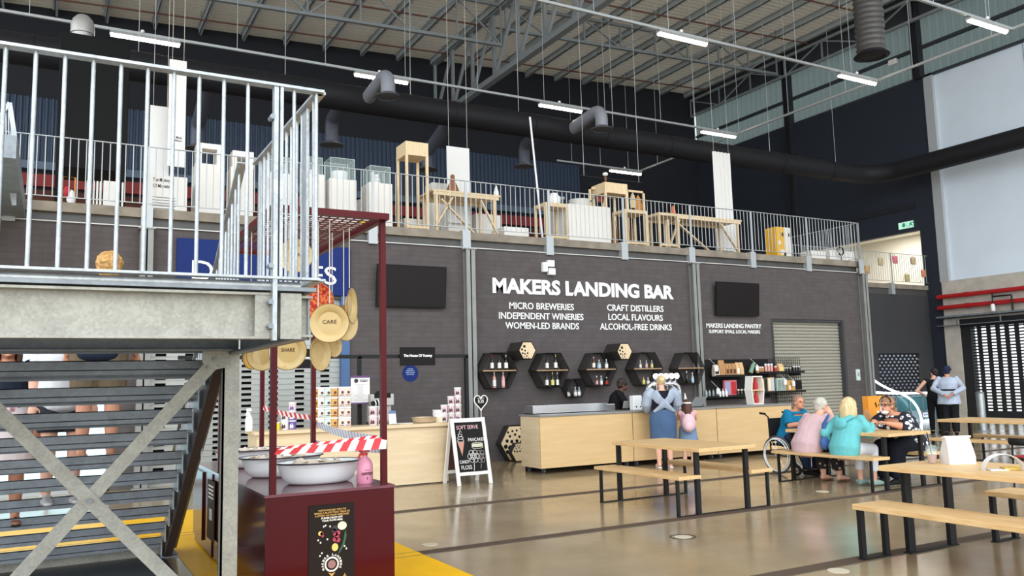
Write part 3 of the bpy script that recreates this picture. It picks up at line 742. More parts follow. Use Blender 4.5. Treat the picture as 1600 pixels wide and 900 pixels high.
for x in (0.98, -1.63):
    mb = MB(); s = 0.1745/0.26; y1 = 8.95; zt = 2.02
    mb.prism([(5.95, 2.03), (5.95, 1.74), (8.62, 0.0), (y1, 0.0), (y1, 0.16)], x-0.006, x+0.006, 'X')
    mb.beam((x+0.03, 5.95, 2.03), (x+0.03, y1, 0.16), 0.06, 0.01); mb.beam((x+0.03, 5.95, 1.74), (x+0.03, 8.62, 0.0), 0.06, 0.01)
    mb.build('stringer', M('shade-toned stringer', (88, 76, 74), 0.5, 0.3), t)  # dark tone paints the shade on the stringer faces
    mb = MB(); mb.box((x-0.06, 8.6, 0), (x+0.12, 9.05, 0.012)); mb.box((x+0.0, 8.95, 0.012), (x+0.03, 8.98, 0.05)); mb.build('foot_plate', m_galvt, t)
# landing balustrades
g = 'galvanised balustrade of the staircase landing'
def bar_panel(label, pts_top, pts_bot, bars, posts, r=0.0095):
    t = thing('landing_balustrade', label, 'balustrade', pts_bot[0])
    mb = MB()
    for a, b in zip(pts_top[:-1], pts_top[1:]): mb.beam(a, b, 0.06, 0.014)
    mb.build('top_rail', m_galv, t)
    mb = MB()
    for a, b in zip(pts_bot[:-1], pts_bot[1:]): mb.beam(a, b, 0.06, 0.012)
    mb.build('bottom_rail', m_galv, t)
    for a, b in bars:
        mb = MB(); mb.tube([a, b], (r, r), 10); mb.build('baluster', m_galv, t, smooth=True)
    for a, b, w, d in posts:
        mb = MB(); mb.box((a[0]-w/2, a[1]-d/2, a[2]), (a[0]+w/2, a[1]+d/2, b[2])); mb.build('post', m_galv, t)
    return t
YF = 4.12; ZT = 3.09; ZB = 2.1
bars = []; x = 1.155
while x > -1.6: bars.append(((x, YF, ZB), (x, YF, ZT))); x -= 0.1155
del bars[2]
t = bar_panel('galvanised balustrade along the front of the staircase landing', [(LX0, YF, ZT), (1.19, YF, ZT)], [(LX0, YF, ZB), (1.17, YF, ZB)], bars, [((0.945, YF, 1.79), (0.945, YF, ZT), 0.022, 0.045), ((0.972, YF, 2.1), (0.972, YF, ZT), 0.016, 0.05)])
for z in (2.92, 2.16, 1.98, 1.86):
    mb = MB(); mb.tube([(0.925, YF-0.03, z), (0.925, YF+0.03, z)], (0.014, 0.014), 6); mb.build('bolt', m_galvt, t)
XS = 1.175; bars = []; y = YF+0.12
while y < 5.6: bars.append(((XS, y, ZB), (XS, y, ZT))); y += 0.118
t = bar_panel('galvanised balustrade along the right side of the staircase landing', [(XS, YF, ZT), (XS, 5.66, ZT)], [(XS, YF, ZB), (XS, 5.7, ZB)], bars, [((XS, 4.42, 1.84), (XS, 4.42, ZT), 0.012, 0.07), ((XS, 5.55, 1.84), (XS, 5.55, ZT), 0.012, 0.08)])
s = -0.1745/0.26; bars = []; y = 5.75
while y < 8.75: bars.append(((XS-0.1, y, ZB-0.02+s*(y-5.75)), (XS-0.1, y, ZT+s*(y-5.68)))); y += 0.118
t = bar_panel('sloping galvanised balustrade going down the right side of the stairs', [(XS-0.1, 5.66, ZT), (XS-0.1, 8.8, ZT+s*3.14)], [(XS-0.1, 5.75, ZB), (XS-0.1, 8.8, ZB+s*3.05)], bars, [((XS-0.1, 8.75, 0.1), (XS-0.1, 8.75, 1.02), 0.012, 0.07), ((XS-0.1, 7.2, 1.0), (XS-0.1, 7.2, 2.05), 0.012, 0.07)])
# short balustrade end of the upper flight at the left edge, on its bridge to the mezzanine
Yu = 13.2
p = P(15, 160, Y=Yu); q = P(26, 322, Y=Yu)
t = thing('bridge_balustrade', 'pale galvanised balustrade end of the upper bridge at the left edge', 'balustrade', (p.x, Yu, q.z))
def pb(x, y): return P(x, y, Y=Yu)
mb = MB(); mb.beam(pb(-14, 204), pb(15, 161), .06, .05); mb.beam(pb(15, 161), pb(25, 228), .05, .06); mb.build('top_rail', m_galv, t)
mb = MB(); mb.beam(pb(-14, 292), pb(24, 282), .05, .05); mb.build('bottom_rail', m_galv, t)
for k in range(9):
    x = -12+4.2*k; yt = 161+(15-x)*1.48 if x < 15 else 161+(x-15)*6.7
    mb = MB(); mb.tube([pb(x, yt), pb(x+1.5, 287)], (.011, .011), 6); mb.build('baluster', m_galv, t)
mb = MB(); mb.beam(pb(-4, 300), pb(11, 263), .04, .05); mb.beam(pb(11, 263), pb(22, 321), .04, .05); mb.beam(pb(24, 228), pb(22, 321), .05, .05); mb.build('bracket', m_galv, t)
mb = MB(); mb.box((-3.2, 11.2, 4.36), (q.x+0.05, WY-0.03, 4.64)); struct(mb.build('trim_20', m_galvt))

# ================================================================ BLUE SIGN, TVs, WALL LETTERING
t = thing('blue_sign', 'blue sign board with white capital letters behind the staircase landing', 'sign', (3.3, WY, 3.28))
MB().box((1.78, WY-0.06, 3.26), (4.85, WY-0.005, 4.18)).build('board', m_blue, t, bevel=0.01)
for ch, x0, x1, z0, z1 in (('D', 300, 334, 400, 424), ('E', 487, 505, 404, 434), ('S', 507, 526, 405, 438)):
    a = P(x0, z1, Y=WY-0.07); b = P(x1, z0, Y=WY-0.07)
    mb = MB(); mb.text(ch, a.x, b.x, 3.46, 3.80, WY-0.06, 0.01, 0.0); mb.build('letter', m_text, t)
def tv(lb, px0, px1, pyt, pyb, tilt):
    Yt = WY-0.12
    a = P(px0, pyt, Y=Yt); b = P(px1, pyb, Y=Yt)
    zc = (a.z+b.z)/2; h = 0.82; w = b.x-a.x
    t = thing('wall_television', lb, 'television', ((a.x+b.x)/2, WY, zc))
    rot = Matrix.Translation(((a.x+b.x)/2, Yt, zc))@Matrix.Rotation(tilt, 4, 'X')
    mb = MB(); mb.m = rot; mb.box((-w/2, -0.025, -h/2), (w/2, 0.025, h/2)); cs_ = mb.build('casing', m_blackm, t, bevel=0.006)
    mb = MB(); mb.m = rot; mb.box((-w/2+0.02, -0.028, -h/2+0.025), (w/2-0.02, -0.024, h/2-0.02)); mb.build('screen', m_screen, cs_)
    mb = MB(); mb.box(((a.x+b.x)/2-0.12, Yt, zc-0.15), ((a.x+b.x)/2+0.12, WY-0.002, zc+0.15)); mb.build('mount', m_black, t)
tv('black wall television left of the lettering, above the serving counter', 588, 697, 413, 481, 0.10)
tv('black wall television right of the lettering, above the shutter', 1117, 1187, 439, 495, 0.08)
def letters(name, lb, lines, bold=0.02):
    a = lines[0]
    c = P((a[1]+a[2])/2, a[4], Y=WY)
    t = thing(name, lb, 'sign', (c.x, WY, c.z))
    for s, x0, x1, yt, yb in lines:
        p = P(x0, yb, Y=WY-0.015); q = P(x1, yb, Y=WY-0.015); r = P(x0, yt, Y=WY-0.015)
        z0 = (p.z+q.z)/2
        mb = MB(); mb.text(s, p.x, q.x, z0, z0+(r.z-p.z), WY-0.003, 0.012, bold); mb.build('text_line', m_text, t)
def TL(s, x0, x1, ytl, ybl): return (s, x0, x1, ytl, ybl)
def block(name, lb, rows, bold):
    """rows: text, left px, right px, baseline py at left, cap height in px"""
    first = rows[0]; c = P(first[1], first[3], Y=WY)
    t = thing(name, lb, 'sign', (c.x, WY, c.z))
    for s, x0, x1, yb, h in rows:
        p = P(x0, yb, Y=WY-0.015); r = P(x0, yb-h, Y=WY-0.015)
        q = P(x1, yb+(x1-x0)*0.035, Y=WY-0.015)
        mb = MB(); mb.text(s, p.x, q.x, p.z, r.z, WY-0.003, 0.012, bold); mb.build('text_line', m_text, t)
block('wall_lettering', 'large white headline lettering across the dark brick wall above the bar', [('MAKERS LANDING BAR', 770, 1053, 458, 24.5)], 0.04)
block('wall_lettering', 'left white three line list lettered under the headline', [('MICRO BREWERIES', 796, 897, 482.5, 10.5), ('INDEPENDENT WINERIES', 780, 912, 498, 10.5), ('WOMEN-LED BRANDS', 790, 905, 513.5, 10.5)], 0.012)
block('wall_lettering', 'right white three line list lettered under the headline', [('CRAFT DISTILLERS', 949, 1037, 485.5, 10), ('LOCAL FLAVOURS', 951, 1036, 500, 10), ('ALCOHOL-FREE DRINKS', 938, 1050, 515, 10)], 0.012)
block('wall_lettering', 'small white two line lettering under the right television', [('MAKERS LANDING PANTRY', 1104, 1190, 512, 7), ('SUPPORT SMALL LOCAL MAKERS', 1108, 1188, 520.5, 5.5)], 0.015)
c = P(858, 418, Y=WY-0.05)
t = thing('emergency_light', 'cluster of three small white light boxes on the wall above the headline', 'light', (c.x, WY, c.z))
for (x0, x1, y0, y1) in ((847.5, 854.5, 410, 425), (855, 865, 407, 417), (856.5, 866.5, 419.5, 429.5)):
    a = P(x0, y1, Y=WY-0.06); b = P(x1, y0, Y=WY-0.06)
    mb = MB(); mb.box((a.x, WY-0.11, a.z), (b.x, WY-0.002, b.z)); mb.build('light_box', m_wplast, t, bevel=0.015)

# ================================================================ SERVING COUNTER OF THE LEFT STALL
CT = 0.95
t = thing('serving_counter', 'pale plywood serving counter left of the chalkboard', 'counter', (4.1, 12.7, 0))
MB().box((2.6, 12.33, 0.02), (5.62, 12.37, CT-0.05)).build('front_panel', m_plyl, t)
MB().box((5.58, 12.37, 0.02), (5.62, 12.95, CT-0.05)).build('side_panel', m_plyl, t); MB().box((2.6, 12.37, 0.02), (2.64, 12.95, CT-0.05)).build('side_panel', m_plyl, t)
MB().box((2.56, 12.28, CT-0.05), (5.66, 12.98, CT)).build('worktop', m_plyl, t, bevel=0.004)
t = thing('stall_gantry', 'thin black square frame rising behind the serving counter', 'frame', (4.5, 13.0, 0))
for i, px in enumerate((562, 729)):
    a = P(px, 560, Y=13.0); mb = MB(); mb.box((a.x-0.03, 12.99, 0), (a.x+0.03, 13.05, 2.05)); mb.build('post', m_black, t)
mb = MB(); mb.box((1.6, 12.99, 2.02), (P(729, 560, Y=13.0).x+0.03, 13.05, 2.08)); mb.build('crossbar', m_black, t)
def stall_sign(lb, px0, px1, pyt, pyb, txt, full=True):
    a = P(px0, pyb, Y=12.95); b = P(px1, pyt, Y=12.95)
    t = thing('stall_sign', lb, 'sign', ((a.x+b.x)/2, 12.95, a.z), 0, None)
    MB().box((a.x, 12.93, a.z), (b.x, 12.96, b.z)).build('board', m_blackm, t)
    w = b.x-a.x; h = b.z-a.z
    mb = MB(); mb.text(txt, a.x+w*0.09, b.x-w*0.09, a.z+h*0.42, a.z+h*0.62, 12.93, 0.006, 0.03); mb.build('lettering', m_text, t)
stall_sign('black stall sign with white lettering hanging on the frame right of the maroon cart post', 625, 679, 542.5, 571.5, 'The House Of Yummy')
stall_sign('black stall sign with white lettering hidden behind the hanging plates', 440, 490, 545, 576, 'The House Of Yummy')
c = P(641, 583, Y=WY); t = thing('round_notice', 'round blue notice sticker on the dark brick wall', 'sign', (c.x, WY, c.z))
mb = MB(); mb.tube([(c.x, WY-0.006, c.z), (c.x, WY-0.001, c.z)], (0.165, 0.165), 28); mb.build('disc', m_blue, t)
mb = MB()
for i, (s, w) in enumerate((('PLEASE', .11), ('MAINTAIN', .16), ('SAFE SOCIAL', .19), ('DISTANCE', .15))):
    mb.text(s, c.x-w/2, c.x+w/2, c.z+0.07-0.035*i, c.z+0.092-0.035*i, WY-0.007, 0.002, 0.01)
mb.build('lettering', M('pale notice lettering', (170, 195, 230), 0.6), t)
# menu board
a = P(548, 630.5, Y=12.9); b = P(577, 588, Y=12.9)
t = thing('menu_board', 'white printed menu sheet in a purple edged frame on the black post', 'menu', ((a.x+b.x)/2, 12.9, a.z))
MB().box((a.x, 12.88, a.z), (b.x, 12.9, b.z)).build('sheet', m_paper, t)
mb = MB(); mb.box((a.x-0.01, 12.87, b.z-0.02), (b.x+0.01, 12.905, b.z+0.012)); mb.box((a.x-0.01, 12.87, a.z-0.012), (b.x+0.01, 12.905, a.z+0.01)); mb.build('frame_strip', M('purple strip', (96, 60, 110), 0.5), t)
mb = MB(); w = b.x-a.x; h = b.z-a.z; x0 = a.x
mb.text('THE HOUSE OF', x0+w*.45, x0+w*.9, a.z+h*.86, a.z+h*.89, 12.88, .002, .01); mb.text('YUMMY', x0+w*.45, x0+w*.9, a.z+h*.79, a.z+h*.85, 12.88, .002, .05)
mb.tube([(x0+w*.27, 12.878, a.z+h*.84), (x0+w*.27, 12.88, a.z+h*.84)], (w*.11, w*.11), 16)
mb.build('heading', M('dark print', (52, 44, 50), 0.7), t)
mb = MB()
for k in range(16):
    ww = (0.7, 0.35, 0.3, 0.28, 0.33, 0.3, 0.26, 0.3, 0.2, 0.3, 0.6, 0.62, 0.4, 0.3, 0.66, 0.6)[k]
    mb.box((x0+w*(.5-ww/2), 12.878, a.z+h*(.7-.04*k)), (x0+w*(.5+ww/2), 12.88, a.z+h*(.707-.04*k)))
mb.build('text_lines', M('grey print', (150, 148, 150), 0.7), t)
# tubs
def tub(name, lb, x, y, z, r, h, body, lid, label=None, grp=None, proto={}):
    key = (name, round(r, 3), round(h, 3), body.name, lid.name, label.name if label else '')
    if key in proto: return dup(proto[key], (x, y, z), 0, lb, grp)
    t = thing(name, lb, 'tub', (0, 0, 0), 0, grp)
    mb = MB(); mb.lathe([(r*0.86, 0), (r*0.97, h*0.86)], (0,0,0), 18); tb_ = mb.build('body', body, t, smooth=True, world=False)
    mb = MB(); mb.lathe([(r, h*0.86), (r*1.03, h*0.88), (r*1.03, h*0.97), (r*0.9, h)], (0,0,0), 18); mb.build('lid', lid, t, smooth=True, world=False)
    if label:
        mb = MB()
        pts = [(-0.45, 0.18), (-0.2, 0.1), (0.1, 0.2), (0.3, 0.08), (0.4, 0.35), (0.25, 0.55), (0.05, 0.72), (-0.25, 0.6)]
        vs = []
        for a, zz in pts: vs.append((math.sin(a*1.4-0.5)*r*0.955, -math.cos(a*1.4-0.5)*r*0.955, zz*h))
        mb.add(vs, [tuple(range(len(vs)))]); mb.build('printed_label', label, tb_, world=False)
    t.location = (x, y, z); proto[key] = t; return t
m_tubw = M('pale pink tub', (226, 208, 210), 0.4); m_tubp = M('dark tub print', (96, 52, 58), 0.6); m_purple = M('purple print', (110, 84, 160), 0.5); m_yel = M('yellow tub', (240, 210, 40), 0.4)
TY = 12.62; g = 'tub pyramid on the serving counter'
rows = [((719.5,), 3), ((709, 719.5), 2), ((700, 710, 719.5), 1), ((701, 711, 720), 0)]
pos = {3: ('topmost tub of the pyramid on the serving counter',), 2: ('left tub of the second row from the top of the pyramid', 'right tub of the second row from the top of the pyramid'), 1: ('left tub of the second row from the bottom of the pyramid', 'middle tub of the second row from the bottom of the pyramid', 'right tub of the second row from the bottom of the pyramid'), 0: ('left tub of the bottom row of the pyramid', 'middle tub of the bottom row of the pyramid', 'right tub of the bottom row of the pyramid')}
xr = P(720, 655, Y=TY).x-0.05
for px, k in rows:
    n = len(px)
    for i in range(n):
        x = xr-0.125*(n-1-i)
        tub('candy_floss_tub', pos[k][i], x, TY, CT+0.14*k, 0.06, 0.139, m_tubw, m_wplast, m_tubp, g)
for j, (px, lb) in enumerate(((583, 'left'), (596, 'right'))):
    for k in range(2):
        tub('candy_floss_tub', '%s %s tub of the small stack in front of the drinks machine' % (('lower', 'upper')[k], lb), P(px, 655, Y=TY).x, TY, CT+0.15*k, 0.068, 0.149, m_tubw, m_wplast, m_tubp, 'small tub stack by the drinks machine')
x = P(589, 640, Y=TY).x
t = thing('striped_pouch', 'black and white striped pouch lying on the small tub stack', 'pouch', (x, TY, CT+0.302))
mb = MB(); mb.tube([(x-0.09, TY, CT+0.34), (x, TY, CT+0.35), (x+0.12, TY, CT+0.38)], [0.03, 0.045, 0.035], 12, True); mb.build('body', m_blackm, t, smooth=True)
for k in range(3):
    mb = MB(); mb.tube([(x-0.04+0.05*k, TY, CT+0.345+0.01*k), (x-0.025+0.05*k, TY, CT+0.348+0.01*k)], [0.048, 0.049], 12); mb.build('stripe', m_wplast, t, smooth=True)
xw = P(688, 655, Y=12.68).x
for k, lb in enumerate(('cream lidded container under the white ones beside the pan', 'white flat container in the middle of the stack beside the pan', 'white flat container on top of the stack beside the pan')):
    tub('food_container', lb, xw-0.03, 12.68, CT+(0, 0.09, 0.15)[k], 0.105, (0.088, 0.059, 0.05)[k], (M('cream plastic', (236, 228, 200), 0.4), m_wplast, m_wplast)[k], m_wplast, None, 'food containers beside the pan')
xp = P(662, 660, Y=12.62).x
t = thing('brass_pan', 'shallow brass coloured pan on the serving counter', 'pan', (xp, 12.62, CT))
mb = MB(); mb.lathe([(0.12, 0.0), (0.17, 0.012), (0.195, 0.085), (0.205, 0.09), (0.198, 0.092), (0.165, 0.02), (0.02, 0.016)], (xp, 12.62, CT), 28); mb.build('bowl', M('brushed brass', (206, 184, 156), 0.3, 0.5), t, smooth=True)
mb = MB(); mb.tube([(xp+0.19, 12.62, CT+0.08), (xp+0.24, 12.62, CT+0.1), (xp+0.19, 12.68, CT+0.08)], (0.01, 0.01), 6); mb.build('handle', M('brushed brass', (206, 184, 156), 0.3, 0.5), t)
mb = MB(); x = P(632, 662, Y=12.6).x; mb.lathe([(0.12, 0), (0.13, 0.012), (0.02, 0.014)], (x, 12.55, CT), 24); one('flat_plate', mb, m_wpaint, 'flat white plate between the price card and the brass pan', 'plate', (x, 12.55, CT), smooth=True)
x = P(614, 655, Y=12.55).x
t = thing('price_card', 'small white price card with a blue header on a stand', 'card', (x, 12.55, CT))
mb = MB(); mb.m = Matrix.Translation((x, 12.55, CT))@Matrix.Rotation(-0.2, 4, 'X'); mb.box((-0.06, -0.004, 0), (0.06, 0.004, 0.22)); mb.box((-0.06, -0.06, 0), (0.06, 0.05, 0.006)); mb.build('card', m_paper, t)
mb = MB(); mb.m = Matrix.Translation((x, 12.55, CT))@Matrix.Rotation(-0.2, 4, 'X'); mb.box((-0.06, -0.006, 0.17), (0.06, -0.003, 0.22)); mb.build('header', M('pale blue print', (96, 118, 160), 0.6), t)
# tins display: 6 columns x 4 rows of printed boxes
m_tin = [M('white tin print', (236, 232, 226), 0.45), M('mint tin print', (200, 222, 214), 0.45), M('amber tin print', (214, 160, 84), 0.45), M('rose tin print', (232, 210, 200), 0.45)]
m_spot = M('dark brown print', (96, 58, 48), 0.6)
cx = [491, 500.5, 511, 521, 532.5, 542]; kinds = [2, 0, 1, 2, 3, 3]
colname = ('first', 'second', 'third', 'fourth', 'fifth', 'sixth'); rowname = ('bottom', 'second', 'third', 'top')
proto = {}
for j in range(6):
    xx = P(cx[j], 650, Y=12.6).x
    for k in range(4):
        lb = 'printed tin in the %s row, %s column from the left of the tin wall' % (rowname[k], colname[j])
        kd = kinds[j]
        if kd in proto: dup(proto[kd], (xx, 12.6, CT+0.155*k), 0, lb, 'wall of printed tins'); continue
        t = thing('printed_tin', lb, 'tin', (0,0,0), 0, 'wall of printed tins')
        mb = MB(); mb.box((-0.05, -0.05, 0), (0.05, 0.05, 0.125)); mb.build('body', m_tin[kd], t, world=False, bevel=0.01)
        mb = MB(); mb.box((-0.053, -0.053, 0.125), (0.053, 0.053, 0.152)); mb.build('lid', m_wplast, t, world=False, bevel=0.006)
        mb = MB(); mb.tube([(0.012, -0.053, 0.065), (0.012, -0.05, 0.065)], (0.022, 0.022), 14); mb.box((-0.035, -0.052, 0.02), (0.035, -0.05, 0.03)); mb.build('print', m_spot, t, world=False)
        t.location = (xx, 12.6, CT+0.155*k); proto[kd] = t
for px, cols, lbs in ((444.5, (m_wplast, m_wplast), ('lower white tub left of the purple tubs', 'upper white tub left of the purple tubs')), (457, (m_purple, m_purple, m_tubw), ('bottom purple printed tub of the stack of three', 'middle purple printed tub of the stack of three', 'top pale tub with purple print on the stack of three'))):
    for k, c in enumerate(cols): tub('ice_cream_tub', lbs[k], P(px, 660, Y=12.6).x, 12.6, CT+0.135*k, 0.058, 0.134, c, m_wplast, (m_tubp if px < 450 else (m_purple if k == 2 else m_wplast)), 'tubs left of the tin wall')
tub('ice_cream_tub', 'small yellow tub at the left of the serving counter', P(433, 670, Y=12.55).x, 12.55, CT, 0.042, 0.12, m_yel, m_wplast, None, None)
def spray_bottle(lb, x, y, z, h, r, liquid, head, labelmat=None, txt=None):
    t = thing('spray_bottle', lb, 'bottle', (x, y, z))
    mb = MB(); mb.lathe([(r*0.9, 0), (r, h*0.03), (r, h*0.5), (r*0.8, h*0.62), (r*0.35, h*0.72), (r*0.33, h*0.76)], (x, y, z), 20); mb.build('body', liquid, t, smooth=True)
    mb = MB(); mb.lathe([(r*0.38, h*0.76), (r*0.38, h*0.83)], (x, y, z), 14); mb.build('collar', head, t, smooth=True)
    mb = MB(); mb.box((x-r*0.7, y-r*0.22, z+h*0.85), (x+r*0.6, y+r*0.22, z+h*0.98)); mb.beam((x-r*0.35, y, z+h*0.86), (x-r*0.85, y, z+h*0.68), 0.012, 0.02); mb.build('trigger', head, t, bevel=0.004)
    if txt:
        mb = MB(); mb.text(txt, x-r*0.75, x+r*0.75, z+h*0.25, z+h*0.32, y-r*1.0, 0.004, 0.02); mb.box((x-r*0.3, y-r*1.03, z+h*0.37), (x+r*0.3, y-r*0.9, z+h*0.38)); mb.box((x-r*0.05, y-r*1.03, z+h*0.12), (x+r*0.05, y-r*0.9, z+h*0.2)); mb.build('print', M('dark red print', (110, 50, 70), 0.6), t)
    return t
spray_bottle('white spray bottle at the left end of the serving counter', P(389, 665, Y=12.55).x, 12.55, CT, 0.34, 0.055, m_wplast, m_wplast)
# drinks machine
a = P(576, 668, Y=12.86); b = P(612, 615, Y=12.86)
t = thing('drinks_machine', 'stainless drinks machine behind the maroon cart post', 'machine', ((a.x+b.x)/2, 12.85, CT))
mb = MB(); mb.box((a.x, 12.75, CT+0.3), (b.x, 12.97, b.z)); mb.box((a.x, 12.88, CT), (b.x, 12.97, CT+0.3)); mb.box((a.x, 12.7, CT), (b.x, 12.97, CT+0.05)); mb.build('body', M('satin machine steel', (176, 172, 168), 0.35, 0.5), t, bevel=0.01)
mb = MB()
for k in (0.3, 0.6): mb.tube([(a.x+(b.x-a.x)*k, 12.78, CT+0.3), (a.x+(b.x-a.x)*k, 12.78, CT+0.22)], (0.018, 0.018), 8)
mb.build('spout', m_black, t)
mb = MB(); mb.box((a.x+0.06, 12.745, CT+0.42), (b.x-0.06, 12.75, CT+0.5)); mb.build('control_strip', m_blackm, t)
mb = MB(); mb.ell(((a.x+b.x)/2, 12.86, b.z+0.02), (0.08, 0.06, 0.03)); mb.build('top_knob', m_black, t, smooth=True)

# ================================================================ CHALKBOARD
t = thing('chalkboard', 'white framed A board with chalk drawings standing on the concrete floor', 'sign', (5.8, 12.0, 0))
def frame_leaf(y0, y1, x0, x1, front):
    H = 1.02
    def pt(x, f, dy=0.0): return Vector((x, y0+(y1-y0)*f+dy, H*f))
    mb = MB()
    for x in (x0, x1): mb.beam(pt(x, 0), pt(x, 1), 0.055, 0.03, (0,1,0))
    mb.beam(pt(x0, .97), pt(x1, .97), 0.03, 0.06); mb.beam(pt(x0, .17), pt(x1, .17), 0.03, 0.05)
    mb.build('white_frame', m_wpaint, t)
    mb = MB(); q = [pt(x0, .17), pt(x1, .17), pt(x1, .97), pt(x0, .97)]; d = Vector((0, 0.012, 0))
    mb.loft([q, [v+d for v in q]]); return mb.build('board', m_blackm if front else M('brown board back', (84, 56, 48), 0.7), t)
frame_leaf(11.74, 11.99, 5.53, 6.08, True); frame_leaf(12.28, 12.02, 5.53, 6.1, False)
bm_ = Matrix(((1,0,0,5.53),(0,0,0.245,11.735),(0,0,1,0),(0,0,0,1)))
def chalk(name, rgb, fn):
    mb = MB(); fn(mb)
    mb.v = [Vector((5.53+v.x, 11.728+0.245*v.z+v.y, v.z)) for v in mb.v]
    mb.build(name, M('chalk %s' % name, rgb, 0.9), t)
def cline(mb, pts, w=0.004): mb.tube([(p[0], 0, p[1]) for p in pts], (w, w), 5)
def circ(mb, x, z, r, rz=None, n=14, w=0.004): mb.tube([(x+r*math.cos(2*PI*k/n), 0, z+(rz or r)*math.sin(2*PI*k/n)) for k in range(n)], [w]*n, 5, closed=True)
def f1(mb): mb.text('SOFT SERVE', 0.06, 0.44, 0.85, 0.91, 0, 0.004, 0.0)
def f2(mb): mb.text('PANCAKES', 0.24, 0.52, 0.66, 0.71, 0, 0.004, 0.0)
def f2b(mb): mb.text('CANDY', 0.05, 0.22, 0.33, 0.38, 0, 0.004, 0.0)
def f2c(mb): mb.text('FLOSS', 0.07, 0.25, 0.24, 0.30, 0, 0.004, 0.0)
def f3(mb):
    for z, r in ((0.68, .055), (0.72, .05), (0.76, .035)): circ(mb, 0.11, z, r, 0.02)
    cline(mb, [(0.09, 0.78), (0.12, 0.84), (0.14, 0.8)])
    for k in range(6): circ(mb, 0.3+0.06*math.cos(k*PI/3), 0.43+0.06*math.sin(k*PI/3), 0.042)
    circ(mb, 0.3, 0.43, 0.05); cline(mb, [(0.3, 0.33), (0.285, 0.21)], 0.005)
def f4(mb): cline(mb, [(0.055, 0.66), (0.11, 0.45), (0.165, 0.66), (0.055, 0.66)], 0.006); mb.prism([(0.06, 0.655), (0.11, 0.46), (0.16, 0.655)], -0.002, 0.002)
def f5(mb):
    for k in range(6): circ(mb, 0.43+0.05*math.cos(k*PI/3), 0.42+0.065*math.sin(k*PI/3), 0.036)
    circ(mb, 0.43, 0.42, 0.045); cline(mb, [(0.42, 0.31), (0.405, 0.24)], 0.005)
def f6(mb):
    for z in (0.565, 0.59, 0.615): circ(mb, 0.39, z, 0.1, 0.022)
    mb.prism([(0.3, .57), (.48, .57), (.49, .6), (.47, .62), (.31, .62), (.29, .6)], -0.001, 0.002)
chalk('pink_heading', (222, 178, 182), f1); chalk('white_word', (226, 224, 220), f2); chalk('white_word', (226, 224, 220), f2b); chalk('white_word', (226, 224, 220), f2c); chalk('white_drawing', (214, 212, 208), f3); chalk('cone', (190, 142, 124), f4); chalk('grey_drawing', (150, 140, 138), f5); chalk('pancake_drawing', (206, 200, 180), f6)
c = P(752, 662, Y=12.0)
hs = thing('heart_sign', 'small wire heart sign sticking up from the chalkboard', 'sign', (c.x, 12.0, 1.0))
hp = []
for k in range(28):
    a = 2*PI*k/28; hp.append((c.x+0.115*math.sin(a)**3*1.05, 12.0, 1.27+0.0085*(13*math.cos(a)-5*math.cos(2*a)-2*math.cos(3*a)-math.cos(4*a))))
mb = MB(); mb.tube(hp, [0.009]*28, 6, closed=True); mb.tube([(c.x, 12.0, 1.0), (c.x, 12.0, 1.13)], (0.006, 0.006), 6); mb.build('wire', m_wpaint, hs)
mb = MB(); mb.prism([(p[0], p[2]) for p in [(c.x+(h[0]-c.x)*0.9, 0, 1.27+(h[2]-1.27)*0.9) for h in hp]], 11.999, 12.003); mb.build('slate', m_blackm, hs)
mb = MB(); mb.text('R30', c.x-0.05, c.x+0.05, 1.25, 1.31, 11.998, 0.003, 0.0); mb.box((c.x-0.06, 11.996, 1.325), (c.x+0.06, 11.999, 1.332)); mb.build('chalk_price', M('chalk white_word', (226, 224, 220), 0.9), hs)

# ================================================================ BAR COUNTER UNITS
m_caster = M('grey caster wheel', (70, 76, 86), 0.4)
def counter(lb, x0, x1, side=False):
    t = thing('bar_counter', lb, 'counter', ((x0+x1)/2, 12.55, 0), 0, 'wheeled plywood bar counters')
    MB().box((x0, 12.23, 0.1), (x1, 12.255, 0.965)).build('front_panel', m_ply, t)
    for x in (x0, x1-0.025): MB().box((x, 12.256, 0.1), (x+0.025, 12.9, 0.965)).build('side_panel', m_plyl, t)
    MB().box((x0+0.03, 12.26, 0.16), (x1-0.03, 12.88, 0.19)).build('bottom_shelf', m_plyl, t)
    MB().box((x0-0.01, 12.21, 0.967), (x1+0.004, 12.95, 1.0)).build('worktop', m_top, t, bevel=0.004)
    for x in (x0+0.1, x1-0.1):
        for y in (12.32, 12.8):
            mb = MB(); mb.tube([(x-0.015, y, 0.045), (x+0.015, y, 0.045)], (0.045, 0.045), 16); mb.box((x-0.028, y-0.02, 0.06), (x-0.018, y+0.02, 0.1)); mb.box((x+0.018, y-0.02, 0.06), (x+0.028, y+0.02, 0.1)); mb.box((x-0.04, y-0.04, 0.092), (x+0.04, y+0.04, 0.1)); mb.build('caster', m_caster, t, smooth=True)
counter('leftmost wheeled plywood bar counter, with the exposed pale end panel', 7.30, 9.255)
counter('middle wheeled plywood bar counter, behind the woman in the denim skirt', 9.275, 11.285)
counter('rightmost wheeled plywood bar counter, in front of the pantry shelves', 11.305, 13.35)
mb = MB(); mb.box((7.4, 12.9, 0.0), (13.3, 12.95, 0.16)); struct(mb.build('baseboard_bar', m_blackm))
a = P(826, 645, Y=12.75); b = P(940, 640, Y=12.75)
t = thing('steel_trough', 'long stainless steel trough standing on the bar counter', 'trough', ((a.x+b.x)/2, 12.75, 1.0))
